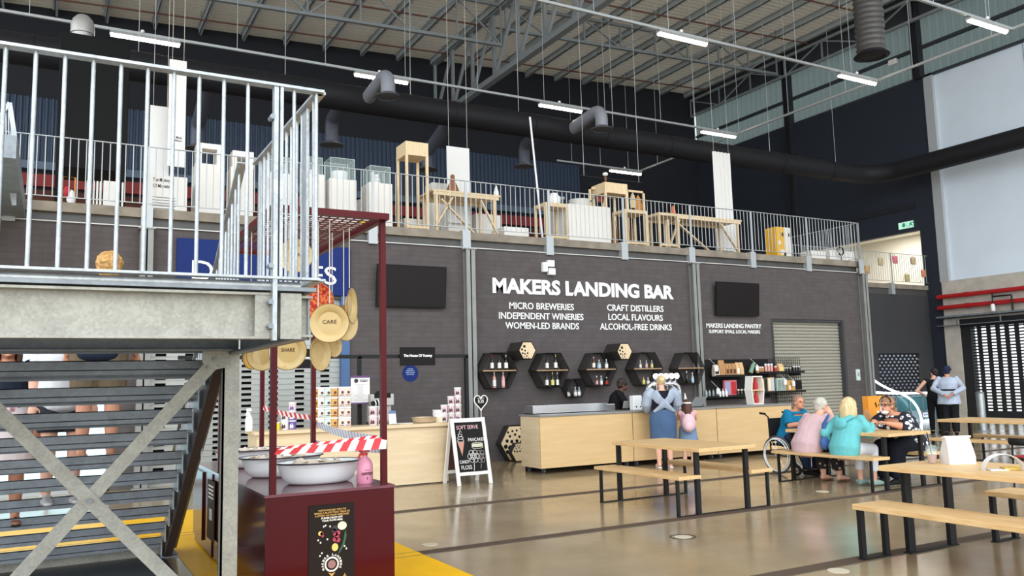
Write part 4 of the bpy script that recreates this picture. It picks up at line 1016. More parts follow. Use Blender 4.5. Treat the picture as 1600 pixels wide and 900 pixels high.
mb = MB(); mb.box((a.x, 12.6, 1.0), (b.x, 12.62, 1.15)); mb.box((a.x, 12.88, 1.0), (b.x, 12.9, 1.15)); mb.box((a.x, 12.62, 1.0), (a.x+0.02, 12.88, 1.15)); mb.box((b.x-0.02, 12.62, 1.0), (b.x, 12.88, 1.15)); mb.box((a.x, 12.6, 1.0), (b.x, 12.9, 1.015)); mb.build('basin', m_silver, t)
mb = MB(); mb.box((a.x-0.01, 12.585, 1.13), (b.x+0.01, 12.6, 1.155)); mb.build('rolled_lip', m_silver, t)
a = P(942, 643, Y=12.7); b = P(957, 632, Y=12.7)
mb = MB(); mb.box((a.x, 12.62, 1.0), (b.x, 12.8, 1.13)); one('steel_box', mb, m_silver, 'small stainless box on the counter between trough and bartender', 'box', ((a.x+b.x)/2, 12.7, 1.0), bevel=0.01)
a = P(975, 632, Y=12.62); b = P(988, 642, Y=12.62)
t = thing('till_screen', 'small grey till on the counter beside the bartender', 'till', (P(983, 640, Y=12.7).x, 12.75, 1.0))
x = P(983, 640, Y=12.7).x
mb = MB(); mb.box((x-0.08, 12.7, 1.0), (x+0.08, 12.85, 1.03)); mb.beam((x, 12.82, 1.03), (x, 12.76, 1.12), 0.04, 0.03); mb.build('stand', m_blackm, t)
mb = MB(); mb.beam((x-0.1, 12.74, 1.1), (x+0.1, 12.74, 1.1), 0.02, 0.14, (0,-0.3,1)); mb.build('screen', M('grey till shell', (150, 150, 148), 0.4), t, bevel=0.004)
a = P(990, 642, Y=12.5); b = P(1003, 620, Y=12.5)
t = thing('white_dispenser', 'white upright box standing on the bar beside the woman at the counter', 'box', ((a.x+b.x)/2, 12.55, 1.0))
mb = MB(); mb.box((a.x, 12.5, 1.0), (b.x, 12.62, 1.27)); mb.build('casing', m_wplast, t, bevel=0.012)
mb = MB()
for k in range(2): mb.tube([(a.x+0.07+0.1*k, 12.497, 1.06), (a.x+0.07+0.1*k, 12.5, 1.06)], (0.015, 0.015), 10)
mb.build('button', m_blackm, t)
# beer tower
xa = P(1013, 640, Y=12.75).x; xb = P(1062, 640, Y=12.75).x
t = thing('beer_tower', 'chrome arched beer tower with round white tap badges', 'tap tower', ((xa+xb)/2, 12.75, 1.0))
mb = MB(); pts = [Vector((xa, 12.75, 1.0)), Vector((xa, 12.75, 1.33))]+arc((xa+0.14, 12.75, 1.33), 0.14, PI, PI/2, 5)[1:]+arc((xb-0.14, 12.75, 1.33), 0.14, PI/2, 0, 5)+[Vector((xb, 12.75, 1.0))]
mb.tube(pts, [0.05]*len(pts), 14, xref=(0,1,0)); mb.build('arched_pipe', m_chrome, t, smooth=True)
for k in range(5):
    x = xa+0.16+(xb-xa-0.26)*k/4.0
    mb = MB(); mb.tube([(x, 12.66, 1.62), (x, 12.70, 1.62)], (0.058, 0.058), 22); bd = mb.build('badge', EM('white badge with added glow', (240, 244, 244), 0.12), t)  # white badge paint with a faint glow added, not a lamp
    mb = MB(); mb.tube([(x, 12.7, 1.56), (x, 12.73, 1.5)], (0.02, 0.02), 8); mb.tube([(x, 12.66, 1.44), (x, 12.66, 1.36)], (0.014, 0.01), 8); mb.tube([(x, 12.66, 1.43), (x, 12.75, 1.43)], (0.014, 0.014), 8); mb.build('tap', m_chrome, bd)
mb = MB(); mb.box((xa+0.3, 12.69, 1.2), (xa+0.38, 12.71, 1.34)); mb.build('blue_tag', M('bright blue tag', (60, 160, 210), 0.5), t)
# laptop
a = P(1073, 634, Y=12.6); b = P(1093, 622, Y=12.6)
t = thing('laptop', 'open silver laptop with its back to the room on the bar', 'laptop', ((a.x+b.x)/2, 12.6, 1.0))
mb = MB(); mb.box((a.x, 12.5, 1.0), (b.x, 12.75, 1.015)); mb.build('base', m_blackm, t)
mb = MB(); mb.loft([[Vector((a.x, 12.5, 1.015)), Vector((b.x-0.04, 12.5, 1.015)), Vector((b.x+0.04, 12.42, 1.2)), Vector((a.x+0.08, 12.42, 1.2))], [Vector((a.x, 12.512, 1.015)), Vector((b.x-0.04, 12.512, 1.015)), Vector((b.x+0.04, 12.432, 1.2)), Vector((a.x+0.08, 12.432, 1.2))]]); mb.build('screen_lid', M('silver laptop', (176, 178, 180), 0.35, 0.6), t)

# ================================================================ HEXAGON SHELVES AND BOTTLES
def hexpts(cx, cz, R, sx=1.0): return [(cx+R*sx*math.cos(PI/3*k), cz+R*math.sin(PI/3*k)) for k in range(6)]
m_shelf = mat_wood('shelf timber', (186, 152, 112), (150, 118, 84), 4, (1, 8, 8))
def hexshelf(lb, cx, cz, R, shelf=True):
    y0, y1 = WY-0.32, WY-0.01
    t = thing('hexagon_shelf', lb, 'shelf', (cx, WY, cz), 0, 'black hexagon wall shelves')
    o = hexpts(cx, cz, R); i = hexpts(cx, cz, R-0.012)
    mb = MB(); mb.loft([[Vector((p[0], y, p[1])) for p in q] for y, q in ((y0, o), (y1, o), (y1, i), (y0, i))], cap=False, closed=True); mb.build('hexagon_frame', m_mesh, t)
    mb = MB(); mb.tube([(p[0], y0, p[1]) for p in hexpts(cx, cz, R-0.006)], [0.012]*6, 4, closed=True); mb.tube([(p[0], y1, p[1]) for p in hexpts(cx, cz, R-0.006)], [0.01]*6, 4, closed=True); mb.build('edge_strip', m_black, t)
    if shelf:
        w = R-0.03; mb = MB(); mb.box((cx-w, y0+0.005, cz-0.012), (cx+w, y1, cz+0.012)); mb.build('board', m_shelf, t)
    return t
HS = [(7.86, 1.815, .415), (9.115, 1.805, .415), (10.35, 1.806, .412), (11.62, 1.803, .42), (12.87, 1.80, .415)]
HL = ('leftmost black hexagon shelf, three bottles over two', 'second black hexagon shelf, two bottles over three', 'third black hexagon shelf, above the bartender', 'fourth black hexagon shelf, above the woman at the bar', 'rightmost black hexagon shelf with two dark bottles at its bottom')
for (x, z, r), lb in zip(HS, HL): hexshelf(lb, x, z, r)
hexshelf('small black hexagon shelf hanging low with three white bottles', 9.72, 1.425, .225, False)
def hexface(lb, x, z, R, d, holes, yb=WY-0.01, face=None):
    t = thing('hexagon_box', lb, 'box', (x, yb, z), 0, None)
    o = hexpts(x, z, R)
    mb = MB(); mb.loft([[Vector((p[0], y, p[1])) for p in o] for y in (yb-d, yb)]); mb.build('case', M('dark box side', (52, 49, 48), .8, spec=.2), t)
    mb = MB(); mb.tube([(p[0], yb-d, p[1]) for p in hexpts(x, z, R-.004)], [.012]*6, 4, closed=True); mb.build('edge_strip', m_black, t)
    mb = MB(); mb.prism(hexpts(x, z, R-0.018), yb-d-0.008, yb-d); mb.build('timber_face', m_pine, t)
    for hx, hz, hr in holes:
        mb = MB(); mb.tube([(x+hx*R, yb-d-0.0095, z+hz*R), (x+hx*R, yb-d-0.007, z+hz*R)], (hr*R, hr*R), 12); mb.build('hole', m_blackm, t)
HO = [(-.35,.4,.15),(-.62,.1,.12),(-.28,-.02,.1),(-.55,-.27,.1),(-.3,-.35,.09),(0,-.27,.1),(-.38,-.62,.07),(-.1,-.55,.08),(-.22,-.75,.06),(.08,-.74,.06)]
hexface('small black hexagon box with a holed timber face, above the second shelf', 8.40, 2.21, 0.205, 0.5, HO); hexface('small black hexagon box with a holed timber face, above the bartender', 10.84, 2.182, 0.205, 0.5, HO)
HB = [(-.55,.55,.06),(-.3,.6,.06),(-.05,.62,.06),(.2,.7,.06),(-.45,.35,.07),(-.15,.42,.07),(.1,.3,.07),(-.62,.12,.09),(-.35,.08,.09),(-.05,.1,.09),(.2,.05,.08),(-.7,-.15,.11),(-.45,-.22,.12),(-.2,-.3,.12),(-.6,-.42,.1),(-.3,-.55,.13),(.05,-.2,.1)]
cH = P(803, 692, Y=14.9); cS = P(811, 704.5, Y=14.55)
hexface('large holed timber hexagon box leaning on the wall behind the bar end', cH.x+0.02, 0.355, 0.40, 0.2, HB, WY-0.02)
hexface('small holed timber hexagon box in front of the large one behind the bar end', cS.x, 0.19, 0.212, 0.12, [h for h in HB if h[2] < .1], 14.62)
BOT = {}
def bottle(lb, x, y, z, h, r, glass, label, cap, grp='bottles on the hexagon shelves', kind='wine'):
    key = (round(h, 2), round(r, 3), glass.name, label.name if label else '', cap.name)
    if key in BOT: return dup(BOT[key], (x, y, z), 0, lb, grp)
    t = thing('bottle', lb, 'bottle', (0, 0, 0), 0, grp)
    mb = MB(); mb.lathe([(r*.92, 0), (r, h*.02), (r, h*.58), (r*.75, h*.68), (r*.36, h*.76), (r*.32, h*.9)], (0,0,0), 14); gb_ = mb.build('glass_body', glass, t, smooth=True, world=False)
    if label: mb = MB(); mb.lathe([(r*1.02, h*.12), (r*1.02, h*.48)], (0,0,0), 14); mb.build('paper_label', label, gb_, smooth=True, world=False)
    mb = MB(); mb.lathe([(r*.36, h*.84), (r*.36, h*.985), (r*.2, h)], (0,0,0), 10); mb.build('cap', cap, t, smooth=True, world=False)
    t.location = (x, y, z); BOT[key] = t; return t
m_gd = M('dark wine glass', (22, 26, 20), 0.12); m_gr = M('rose glass', (206, 150, 140), 0.15); m_gc = M('clear spirit glass', (150, 158, 160), 0.12); m_gb = M('amber glass', (90, 54, 30), 0.15)
m_lw = M('white label', (238, 236, 230), 0.7); m_ly = M('yellow label', (226, 214, 120), 0.7); m_lp = M('pink label', (226, 176, 178), 0.7); m_lr = M('red label', (180, 40, 44), 0.7); m_lb = M('pale blue label', (176, 206, 224), 0.7)
m_cr = M('red foil', (150, 40, 50), 0.35, .4); m_cg = M('gold foil', (200, 180, 100), 0.3, .5); m_cw = M('white foil', (226, 226, 226), .4); m_ck = M('black foil', (26, 26, 28), .4)
def row(s, up, items, names):
    x0, z0, R = HS[s]; z = z0+0.013 if up else z0-R*0.866+0.014
    for (px, h, r, gl, la, ca), nm in zip(items, names):
        bottle(nm, P(px, 580, Y=14.8).x, 14.8, z, h, r, gl, la, ca)
row(0, 1, [(769, .31, .037, m_gd, m_lw, m_cr), (780.5, .31, .036, m_gd, m_lw, m_ck), (791, .31, .04, m_gd, m_lw, m_cw)], ('left red topped wine bottle on the leftmost hexagon shelf', 'middle bottle on the upper level of the leftmost hexagon shelf', 'right white topped bottle on the upper level of the leftmost hexagon shelf'))
row(0, 0, [(772, .33, .036, m_gr, m_lw, m_cw), (786, .33, .036, m_gr, m_lp, m_cw)], ('left pink wine bottle at the bottom of the leftmost hexagon shelf', 'right pink wine bottle at the bottom of the leftmost hexagon shelf'))
row(1, 1, [(855, .3, .037, m_gd, m_lw, m_ck), (868.5, .32, .038, m_gd, m_lw, m_cg)], ('black topped wine bottle on the second hexagon shelf', 'gold necked sparkling bottle on the second hexagon shelf'))
row(1, 0, [(854, .31, .036, m_gd, m_lw, m_ck), (863, .31, .036, m_gd, m_ly, m_cg), (870.5, .31, .032, m_gd, m_lw, m_cw)], ('left bottle at the bottom of the second hexagon shelf', 'yellow labelled bottle at the bottom of the second hexagon shelf', 'right bottle at the bottom of the second hexagon shelf'))
row(2, 1, [(928, .27, .035, m_gb, m_lw, m_lp), (936.5, .2, .042, m_gc, m_lb, m_lb), (948, .21, .036, m_gc, m_lw, m_lw)], ('brown bottle on the upper level of the third hexagon shelf', 'pale blue spirit bottle on the third hexagon shelf', 'clear spirit bottle with pale label on the third hexagon shelf'))
row(2, 0, [(932, .21, .03, m_gb, m_lp, m_cw), (939, .21, .03, m_gc, m_lw, m_cw), (947.5, .18, .034, m_gd, m_lr, m_cw)], ('left small bottle at the bottom of the third hexagon shelf', 'middle small bottle at the bottom of the third hexagon shelf', 'red labelled bottle at the bottom of the third hexagon shelf'))
row(3, 1, [(1001, .18, .028, m_gc, m_lw, m_cw), (1010.5, .18, .028, m_gc, m_lp, m_cw), (1019, .18, .028, m_gc, m_ly, m_cw)], ('left small clear bottle on the fourth hexagon shelf', 'middle small clear bottle on the fourth hexagon shelf', 'yellow labelled small bottle on the fourth hexagon shelf'))
row(3, 0, [(1005, .17, .035, m_cg, m_ly, m_cg), (1012, .16, .035, m_gc, m_lw, m_cw)], ('golden can at the bottom of the fourth hexagon shelf', 'pale can beside the golden can on the fourth hexagon shelf'))
row(4, 0, [(1072.5, .29, .04, m_gd, None, m_cw), (1081.5, .25, .034, m_gc, m_lb, m_cw)], ('dark bottle at the bottom of the rightmost hexagon shelf', 'clear bottle at the bottom of the rightmost hexagon shelf'))
for px, lb in ((889, 'left white bottle in the small low hexagon shelf'), (899, 'middle white bottle in the small low hexagon shelf'), (905, 'right white bottle in the small low hexagon shelf')):
    bottle(lb, P(px, 615, Y=14.8).x, 14.8, 1.425-0.225*.866+0.014, .2, .036, m_gc, m_lw, m_cw)

# ================================================================ PANTRY DISPLAY
t = thing('pegboard', 'black pegboard panel behind the pantry goods', 'display board', (14.6, WY, 1.3))
a = P(1097, 632, Y=14.9).x; b = P(1206, 632, Y=14.9).x
MB().box((a, WY-0.06, 1.05), (b, WY-0.02, 2.0)).build('board', m_blackm, t)
g2 = thing('wire_grid', 'black wire grid display panel in front of the grey shutter', 'display grid', (16.2, WY, 1.0))
c0 = P(1206, 600, Y=14.9).x; c1 = P(1253, 600, Y=14.9).x
mb = MB()
n = 14
for k in range(n+1): x = c0+(c1-c0)*k/n; mb.tube([(x, 14.93, 0.1), (x, 14.93, 2.02)], (0.006, 0.006), 5)
for k in range(20): z = 0.15+0.098*k; mb.tube([(c0, 14.93, z), (c1, 14.93, z)], (0.006, 0.006), 5)
mb.build('wires', m_black, g2)
for q in ((1234, 1250, 573, 587), (1236, 1252, 594, 609)):
    p = P(q[0], q[3], Y=14.9); r = P(q[1], q[2], Y=14.9); MB().box((p.x, 14.89, p.z), (r.x, 14.92, r.z)).build('black_plate', m_blackm, g2)
SH = []
for z, x0, x1, lb in ((1.60, 1114, 1163, 'short upper black shelf holding brown paper bags'), (1.66, 1183, 1253, 'upper black shelf on the right part of the pantry display'), (1.12, 1100, 1166, 'lower black shelf behind the laptop'), (1.18, 1188, 1253, 'lower black shelf on the right part of the pantry display')):
    p = P(x0, 600, Y=14.8).x; r = P(x1, 600, Y=14.8).x
    mb = MB(); mb.box((p, 14.68, z-0.02), (r, 14.92, z)); mb.box((p, 14.68, z), (r, 14.69, z+0.03)); one('display_shelf', mb, m_black, lb, 'shelf', ((p+r)/2, 14.9, z), 'pantry display shelves')
m_kraft = M('kraft paper', (186, 138, 92), 0.8, noise=0.1, scale=6); m_kraftl = M('pale kraft', (214, 176, 130), 0.8)
def pouch(name, lb, px0, px1, z, h, mat, lab, grp, d=0.1, Y=14.78):
    a = P(px0, 600, Y=Y).x; b = P(px1, 600, Y=Y).x; c = (a+b)/2; w = (b-a)/2*0.96
    t = thing(name, lb, 'food bag' if name == 'paper_bag' else 'packet', (c, Y, z), 0, grp)
    mb = MB(); rings = []
    for f, dd, ww in ((0, d*.45, w*.95), (.1, d*.5, w), (.5, d*.45, w), (.85, d*.2, w), (.93, .008, w*.98), (1, .008, w*.98)):
        zz = z+h*f; rings.append([Vector((c-ww, Y-dd, zz)), Vector((c+ww, Y-dd, zz)), Vector((c+ww, Y+dd, zz)), Vector((c-ww, Y+dd, zz))])
    mb.loft(rings); mb.build('bag', mat, t)
    if lab: mb = MB(); mb.box((c-w*.6, Y-d*.5-0.004, z+h*.2), (c+w*.6, Y-d*.42, z+h*.55)); mb.build('label', lab, t)
def jar(lb, px, z, h, r, body, lid, grp, Y=14.76):
    x = P(px, 600, Y=Y).x
    t = thing('jar', lb, 'jar', (x, Y, z), 0, grp)
    mb = MB(); mb.lathe([(r*.95, 0), (r, h*.05), (r, h*.7), (r*.8, h*.8)], (x, Y, z), 14); mb.build('body', body, t, smooth=True)
    mb = MB(); mb.lathe([(r*.86, h*.8), (r*.86, h), (r*.5, h)], (x, Y, z), 14); mb.build('lid', lid, t, smooth=True)
gU = 'goods on the upper pantry shelves'; gL = 'goods on the lower pantry shelves'
m_lk = M('light print', (232, 222, 206), .7)
pouch('paper_bag', 'white labelled packet at the left end of the upper pantry shelf', 1115, 1123.5, 1.60, .27, M('striped pale packet', (206, 190, 172), .7), m_gd, gU)
pouch('paper_bag', 'tall brown paper bag on the upper pantry shelf', 1123.5, 1132.5, 1.60, .38, m_kraft, None, gU)
pouch('paper_bag', 'first small brown pouch right of the tall brown bag', 1133.5, 1138.5, 1.60, .3, m_kraft, m_gb, gU); pouch('paper_bag', 'second small brown pouch right of the tall brown bag', 1139, 1144, 1.60, .3, m_kraft, m_gb, gU); pouch('paper_bag', 'third small brown pouch right of the tall brown bag', 1144.5, 1149.5, 1.60, .3, m_kraft, m_gb, gU)
pouch('paper_bag', 'brown pouch with a white round label on the upper pantry shelf', 1150, 1155.5, 1.60, .32, m_kraftl, m_lw, gU); pouch('paper_bag', 'plain pale brown pouch at the end of the short upper shelf', 1156, 1161.5, 1.60, .32, m_kraftl, None, gU)
for i, px in enumerate((1184.5, 1188.5, 1192.5)): jar('%s amber jar left of the white tubes on the upper pantry shelf' % ('first', 'second', 'third')[i], px, 1.66, .15, .04, m_kraft, m_lk, gU)
for i, px in enumerate((1198, 1202.5, 1207)): jar('%s tall white jar in the middle of the upper pantry shelf' % ('first', 'second', 'third')[i], px, 1.66, .22, .035, m_gr, m_wplast, gU)
jar('dark jar right of the white tubes', 1213, 1.66, .16, .04, m_lr, m_lk, gU)
pouch('paper_bag', 'amber box on the upper shelf in front of the wire grid', 1216, 1224, 1.66, .22, m_kraftl, m_ly, gU, .12)
for i, px in enumerate((1227, 1231, 1236)): jar('%s small dark jar with pale lid before the wire grid' % ('first', 'second', 'third')[i], px, 1.66, .12, .036, m_gd, m_lk, gU)
for i, px in enumerate((1242, 1246, 1250)): jar('%s white capped bottle at the right end of the upper pantry shelf' % ('first', 'second', 'third')[i], px, 1.66, .15, .03, m_gd, m_wplast, gU)
for i, px in enumerate((1104, 1109, 1115, 1120.5)): bottle('%s small dark bottle on the lower pantry shelf' % ('first', 'second', 'third', 'fourth')[i], P(px, 620, Y=14.78).x, 14.78, 1.12, .2, .03, m_gc, None, m_ck, gL)
for i, px in enumerate((1125, 1130, 1135)): bottle('%s white bottle beside the red and blue book' % ('first', 'second', 'third')[i], P(px, 620, Y=14.7).x, 14.70, 1.12, .19, .034, m_wplast, None, m_cw, gL)
def book(lb, px0, px1, z, h, mats):
    a = P(px0, 600, Y=14.82).x; b = P(px1, 600, Y=14.82).x
    t = thing('printed_carton', lb, 'carton', ((a+b)/2, 14.82, z), 0, gL)
    MB().box((a, 14.8, z), (b, 14.86, z+h)).build('carton', mats[0], t)
    mb = MB(); mb.box((a+.02, 14.796, z+h*.1), ((a+b)/2-.02, 14.8, z+h*.9)); mb.build('left_print', mats[1], t)
    mb = MB(); mb.box(((a+b)/2+.02, 14.796, z+h*.1), (b-.02, 14.8, z+h*.9)); mb.build('right_print', mats[2], t)
book('pink carton with a red and a blue panel on the lower pantry shelf', 1131, 1150, 1.13, .37, [M('pink carton', (206, 110, 120), .6), M('blue grey print', (150, 156, 190), .6), m_lr])
for i, px in enumerate((1153, 1158, 1163)): jar('%s dark dropper bottle right of the pink carton' % ('first', 'second', 'third')[i], px, 1.12, .16, .032, m_gd, m_lk, gL)
book('yellow and dark printed carton right of the white hexagon display', 1189, 1198, 1.19, .35, [M('dark carton', (70, 66, 44), .6), m_ly, m_gd]); book('pale printed carton with figures beside the yellow one', 1199, 1209, 1.19, .35, [M('peach carton', (222, 190, 150), .6), m_lk, m_lb])
book('grey green tin with dark prints before the wire grid', 1213, 1227, 1.19, .33, [M('grey green tin', (182, 196, 186), .5), M('grey green print', (140, 160, 150), .6), M('grey green print2', (150, 166, 158), .6)])
pouch('paper_bag', 'amber pouch right of the grey green tin', 1229, 1234.5, 1.18, .28, M('amber pouch', (206, 156, 90), .5), m_lk, gL); pouch('paper_bag', 'second amber pouch right of the grey green tin', 1235, 1240, 1.18, .28, M('amber pouch', (206, 156, 90), .5), None, gL)
mb = MB(); x = P(1173, 590, Y=14.78).x
mb.m = Matrix.Translation((x, 14.78, 1.66))@Matrix.Rotation(.5, 4, 'Y'); mb.lathe([(.05, 0), (.055, .02), (.055, .2), (.02, .3)], (0,0,0), 14); one('green_packet', mb, M('grey green packet', (120, 156, 130), .5), 'grey green tube leaning above the white hexagon display', 'packet', (x, 14.78, 1.60), gU, smooth=True)
for i, (px, py, lb) in enumerate(((1119, 575, 'upper left'), (1122, 610, 'lower left'), (1183, 574, 'upper middle'), (1227, 596, 'grid left'), (1240, 598, 'grid right'))):
    c = P(px, py, Y=14.66)
    mb = MB(); mb.prism([(c.x-.05, c.z-.08), (c.x+.05, c.z-.08), (c.x+.05, c.z+.03), (c.x, c.z+.07), (c.x-.05, c.z+.03)], 14.655, 14.66); mb.tube([(c.x, 14.66, c.z+.06), (c.x-.02, 14.85, c.z+.22)], (.004, .004), 4)
    one('hanging_tag', mb, m_paper, 'white hanging price tag, %s of the pantry display' % lb, 'tag', (c.x, 14.66, c.z), 'price tags of the pantry display')
# tall hexagon display on the counter
a = P(1170, 632, Y=12.6); b = P(1188, 594, Y=12.6); cx = (a.x+b.x)/2; w = (b.x-a.x)/2
t = thing('hexagon_display', 'tall white and timber hexagon display box on the right bar counter', 'display', (cx, 12.6, 1.0))
po = [(cx-w*.75, 1.0), (cx+w*.75, 1.0), (cx+w, 1.29), (cx+w*.75, 1.58), (cx-w*.75, 1.58), (cx-w, 1.29)]
pi = [(cx+(x-cx)*.88, 1.29+(z-1.29)*.93) for x, z in po]
mb = MB(); mb.loft([[Vector((p[0], y, p[1])) for p in q] for y, q in ((12.5, po), (12.7, po), (12.7, pi), (12.5, pi))], cap=False, closed=True); mb.build('case', m_wpaint, t)
MB().prism([(cx-w*.86, 1.28), (cx+w*.86, 1.28), (cx+w*.86, 1.3), (cx-w*.86, 1.3)], 12.5, 12.7).build('shelf', m_pine, t)
MB().prism(pi, 12.69, 12.7).build('back', m_pine, t)
for z, lb in ((1.3, 'upper'), (1.03, 'lower')):
    mb = MB(); mb.lathe([(.045, 0), (.05, .02), (.05, .12), (.02, .2), (.02, .24)], (cx+.03, 12.6, z), 14); one('sauce_bottle', mb, m_lr, 'red bottle on the %s level of the white hexagon display' % lb, 'bottle', (cx+.03, 12.6, z), smooth=True)
# ================================================================ MAROON CART WITH CAGE
KX0, KX1, KY0, KY1, KZ = 1.345, 2.315, 6.08, 9.32, 0.805
t = thing('maroon_cart', 'glossy maroon display cart with a mesh roofed post frame beside the stairs', 'cart', (1.83, 7.7, 0))
MB().box((KX0, KY0, 0.02), (KX1, KY1, KZ-0.02)).build('cabinet', m_maroon, t, bevel=0.006)
MB().box((KX0-0.005, KY0-0.005, KZ-0.02), (KX1+0.005, KY1, KZ)).build('top_sheet', M('mottled maroon top', (112, 62, 72), 0.12, 0.1, noise=0.2, scale=5), t)  # top sheet in a paler, mottled maroon
for y in (7.15, 8.25): MB().box((KX0-0.012, y-0.02, 0.02), (KX0-0.002, y+0.02, KZ-0.03)).build('side_batten', m_maroon, t)
MB().box((KX0-0.02, 8.75, 0.1), (KX0-0.002, 9.3, KZ-0.05)).build('side_panel', m_maroon, t)
CZ = 2.92
posts = [(1.405, 6.12), (2.275, 6.2), (1.375, 8.07), (2.275, 8.2), (2.0, 9.24)]
for i, (x, y) in enumerate(posts):
    mb = MB(); mb.box((x-.022, y-.022, KZ), (x+.022, y+.022, CZ-.051 if i < 4 else 2.2)); mb.build('post', m_maroonp, t)
mb = MB(); e = .024
mb.box((1.38, 6.1, CZ-.05), (2.3, 6.15, CZ)); mb.box((1.38, 8.18, CZ-.05), (2.3, 8.23, CZ)); mb.box((1.38, 6.151, CZ-.05), (1.43, 8.179, CZ)); mb.box((2.25, 6.151, CZ-.05), (2.3, 8.179, CZ)); mb.build('roof_frame', m_maroonp, t)
mb = MB()
for k in range(1, 13): x = 1.4+.875*k/13; mb.box((x-.004, 6.12, CZ-.03), (x+.004, 8.2, CZ-.022))
for k in range(1, 24): y = 6.12+2.08*k/24; mb.box((1.4, y-.004, CZ-.022), (2.28, y+.004, CZ-.014))
mb.build('roof_mesh', m_maroonp, t)
# poster on the cart front
Yp = KY0-0.004
a = P(482, 900, Y=Yp); b = P(553, 785, Y=Yp); zt_ = P(482, 791, Y=Yp).z; zb_ = zt_-0.62
px0, px1 = a.x, b.x; w = px1-px0; h = zt_-zb_
t = thing('poster', 'dark brown printed poster with gold lettering and hands on the maroon cart front', 'poster', ((px0+px1)/2, Yp, zb_))
MB().box((px0, Yp-.004, zb_), (px1, Yp+.003, zt_)).build('sheet', M('dark brown poster', (30, 22, 20), .6, spec=.2), t)
m_gold = M('gold print', (204, 160, 84), .6); m_pw = M('white print', (232, 228, 220), .6)
def pz_(f): return zb_+h*f
mb = MB()
for s, x0, x1, f in (("WE'VE INVITED YOU TO", .2, .82, .925), ('BRING A PLATE THAT TELLS US', .12, .9, .895), ('A STORY OF YOUR HERITAGE', .13, .88, .865)): mb.text(s, px0+w*x0, px0+w*x1, pz_(f), pz_(f+.02), Yp-.004, .001, .03)
mb.build('gold_lettering', m_gold, t)
mb = MB()
for s, x0, x1, f in (('PLEASE DROP-OFF', .27, .74, .835), ('YOUR PLATE HERE', .28, .74, .805)):
    mb = MB(); mb.text(s, px0+w*x0, px0+w*x1, pz_(f), pz_(f+.021), Yp-.004, .001, .04); mb.build('white_lettering', m_pw, t)
for (x, f) in ((.32,.75),(.36,.76),(.46,.745),(.2,.6),(.25,.57),(.4,.6),(.24,.42),(.28,.45),(.78,.5),(.82,.47)): MB().box((px0+w*x-.004, Yp-.006, pz_(f)-.006), (px0+w*x+.006, Yp-.004, pz_(f)+.006)).build('printed_seed', m_pw, t)
def disc(mb, x, f, r, rz=None): mb.prism([(px0+w*x+r*math.cos(2*PI*k/18), pz_(f)+(rz or r)*math.sin(2*PI*k/18)) for k in range(18)], Yp-.006, Yp-.004)
mb = MB(); disc(mb, .73, .74, .034, .03); mb.build('pear_half', M('pale pear print', (236, 226, 196), .6), t)
mb = MB(); disc(mb, .57, .72, .02); disc(mb, .55, .69, .016); mb.build('fig', M('fig print', (60, 46, 58), .6), t)
mb = MB()
for x, f in ((.58,.65),(.64,.66),(.61,.62),(.57,.59),(.64,.58)): disc(mb, x, f, .017)
disc(mb, .28, .67, .012); disc(mb, .3, .645, .01); mb.build('berries', M('berry print', (170, 60, 84), .6), t)
mb = MB(); mb.prism([(px0+w*x, pz_(f)) for x, f in ((.8,.7),(.83,.62),(.78,.52),(.66,.42),(.64,.43),(.73,.52),(.77,.6))], Yp-.006, Yp-.004); mb.build('leaf', M('leaf print', (48, 92, 66), .6), t)
mb = MB(); disc(mb, .57, .5, .024, .028); disc(mb, .25, .675, .016); mb.build('citrus', M('citrus print', (226, 196, 110), .6), t)
ex, ef = .5, .31; R_ = w*.22
mb = MB()
cxp = px0+w*ex; czp = pz_(ef)
mb.loft([[Vector((cxp+r*math.cos(2*PI*k/28), y, czp+r*math.sin(2*PI*k/28))) for k in range(28)] for y, r in ((Yp-.006, R_*.72), (Yp-.004, R_*.72), (Yp-.004, R_*.56), (Yp-.006, R_*.56))], cap=False, closed=True)
for i, ch in enumerate('MAKERS LANDING'):
    if ch == ' ': continue
    ang = math.radians(205-i*17.5); c = Vector((cxp+R_*.92*math.cos(ang), 0, czp+R_*.92*math.sin(ang)))
    m2 = MB(); m2.text(ch, -R_*.1, R_*.1, -R_*.11, R_*.11, 0, .001, .04)
    q = ang-PI/2
    mb.add([(c.x+v.x*math.cos(q)-v.z*math.sin(q), Yp-.005+v.y, c.z+v.x*math.sin(q)+v.z*math.cos(q)) for v in m2.v], m2.f)
mb.build('round_emblem', m_pw, t)
mb = MB(); disc(mb, ex, ef, R_*.4); mb.build('emblem_centre', M('emblem brown', (150, 110, 110), .6), t)
mb = MB()
mb.prism([(cxp-R_*.35, czp-R_*.75), (cxp, czp-R_*1.2), (cxp+R_*.35, czp-R_*.75), (cxp, czp-R_*.9)], Yp-.007, Yp-.005)
hand = [(-.5,-1),(.1,-1),(.25,-.4),(.55,0),(.45,.1),(.15,-.1),(.2,.75),(.05,.8),(-.05,.25),(-.12,1),(-.25,1),(-.27,.2),(-.4,.8),(-.52,.75),(-.48,-.2)]
for sgn, x in ((1, .26), (-1, .77)): mb.prism([(px0+w*x+sgn*-p[0]*w*.09*-1, pz_(.1)+p[1]*.055) for p in hand], Yp-.006, Yp-.004)
for k, ww in enumerate((.28, .24, .44, .4)): mb.box((px0+w*(.52-ww/2), Yp-.006, pz_(.135-.024*k)), (px0+w*(.52+ww/2), Yp-.004, pz_(.145-.024*k)))
mb.build('gold_hands', m_gold, t)
a = P(306, 745, X=KX0-.02)
t = thing('side_poster', 'narrow dark poster on the left side of the maroon cart', 'poster', (KX0-.02, 8.55, .3))
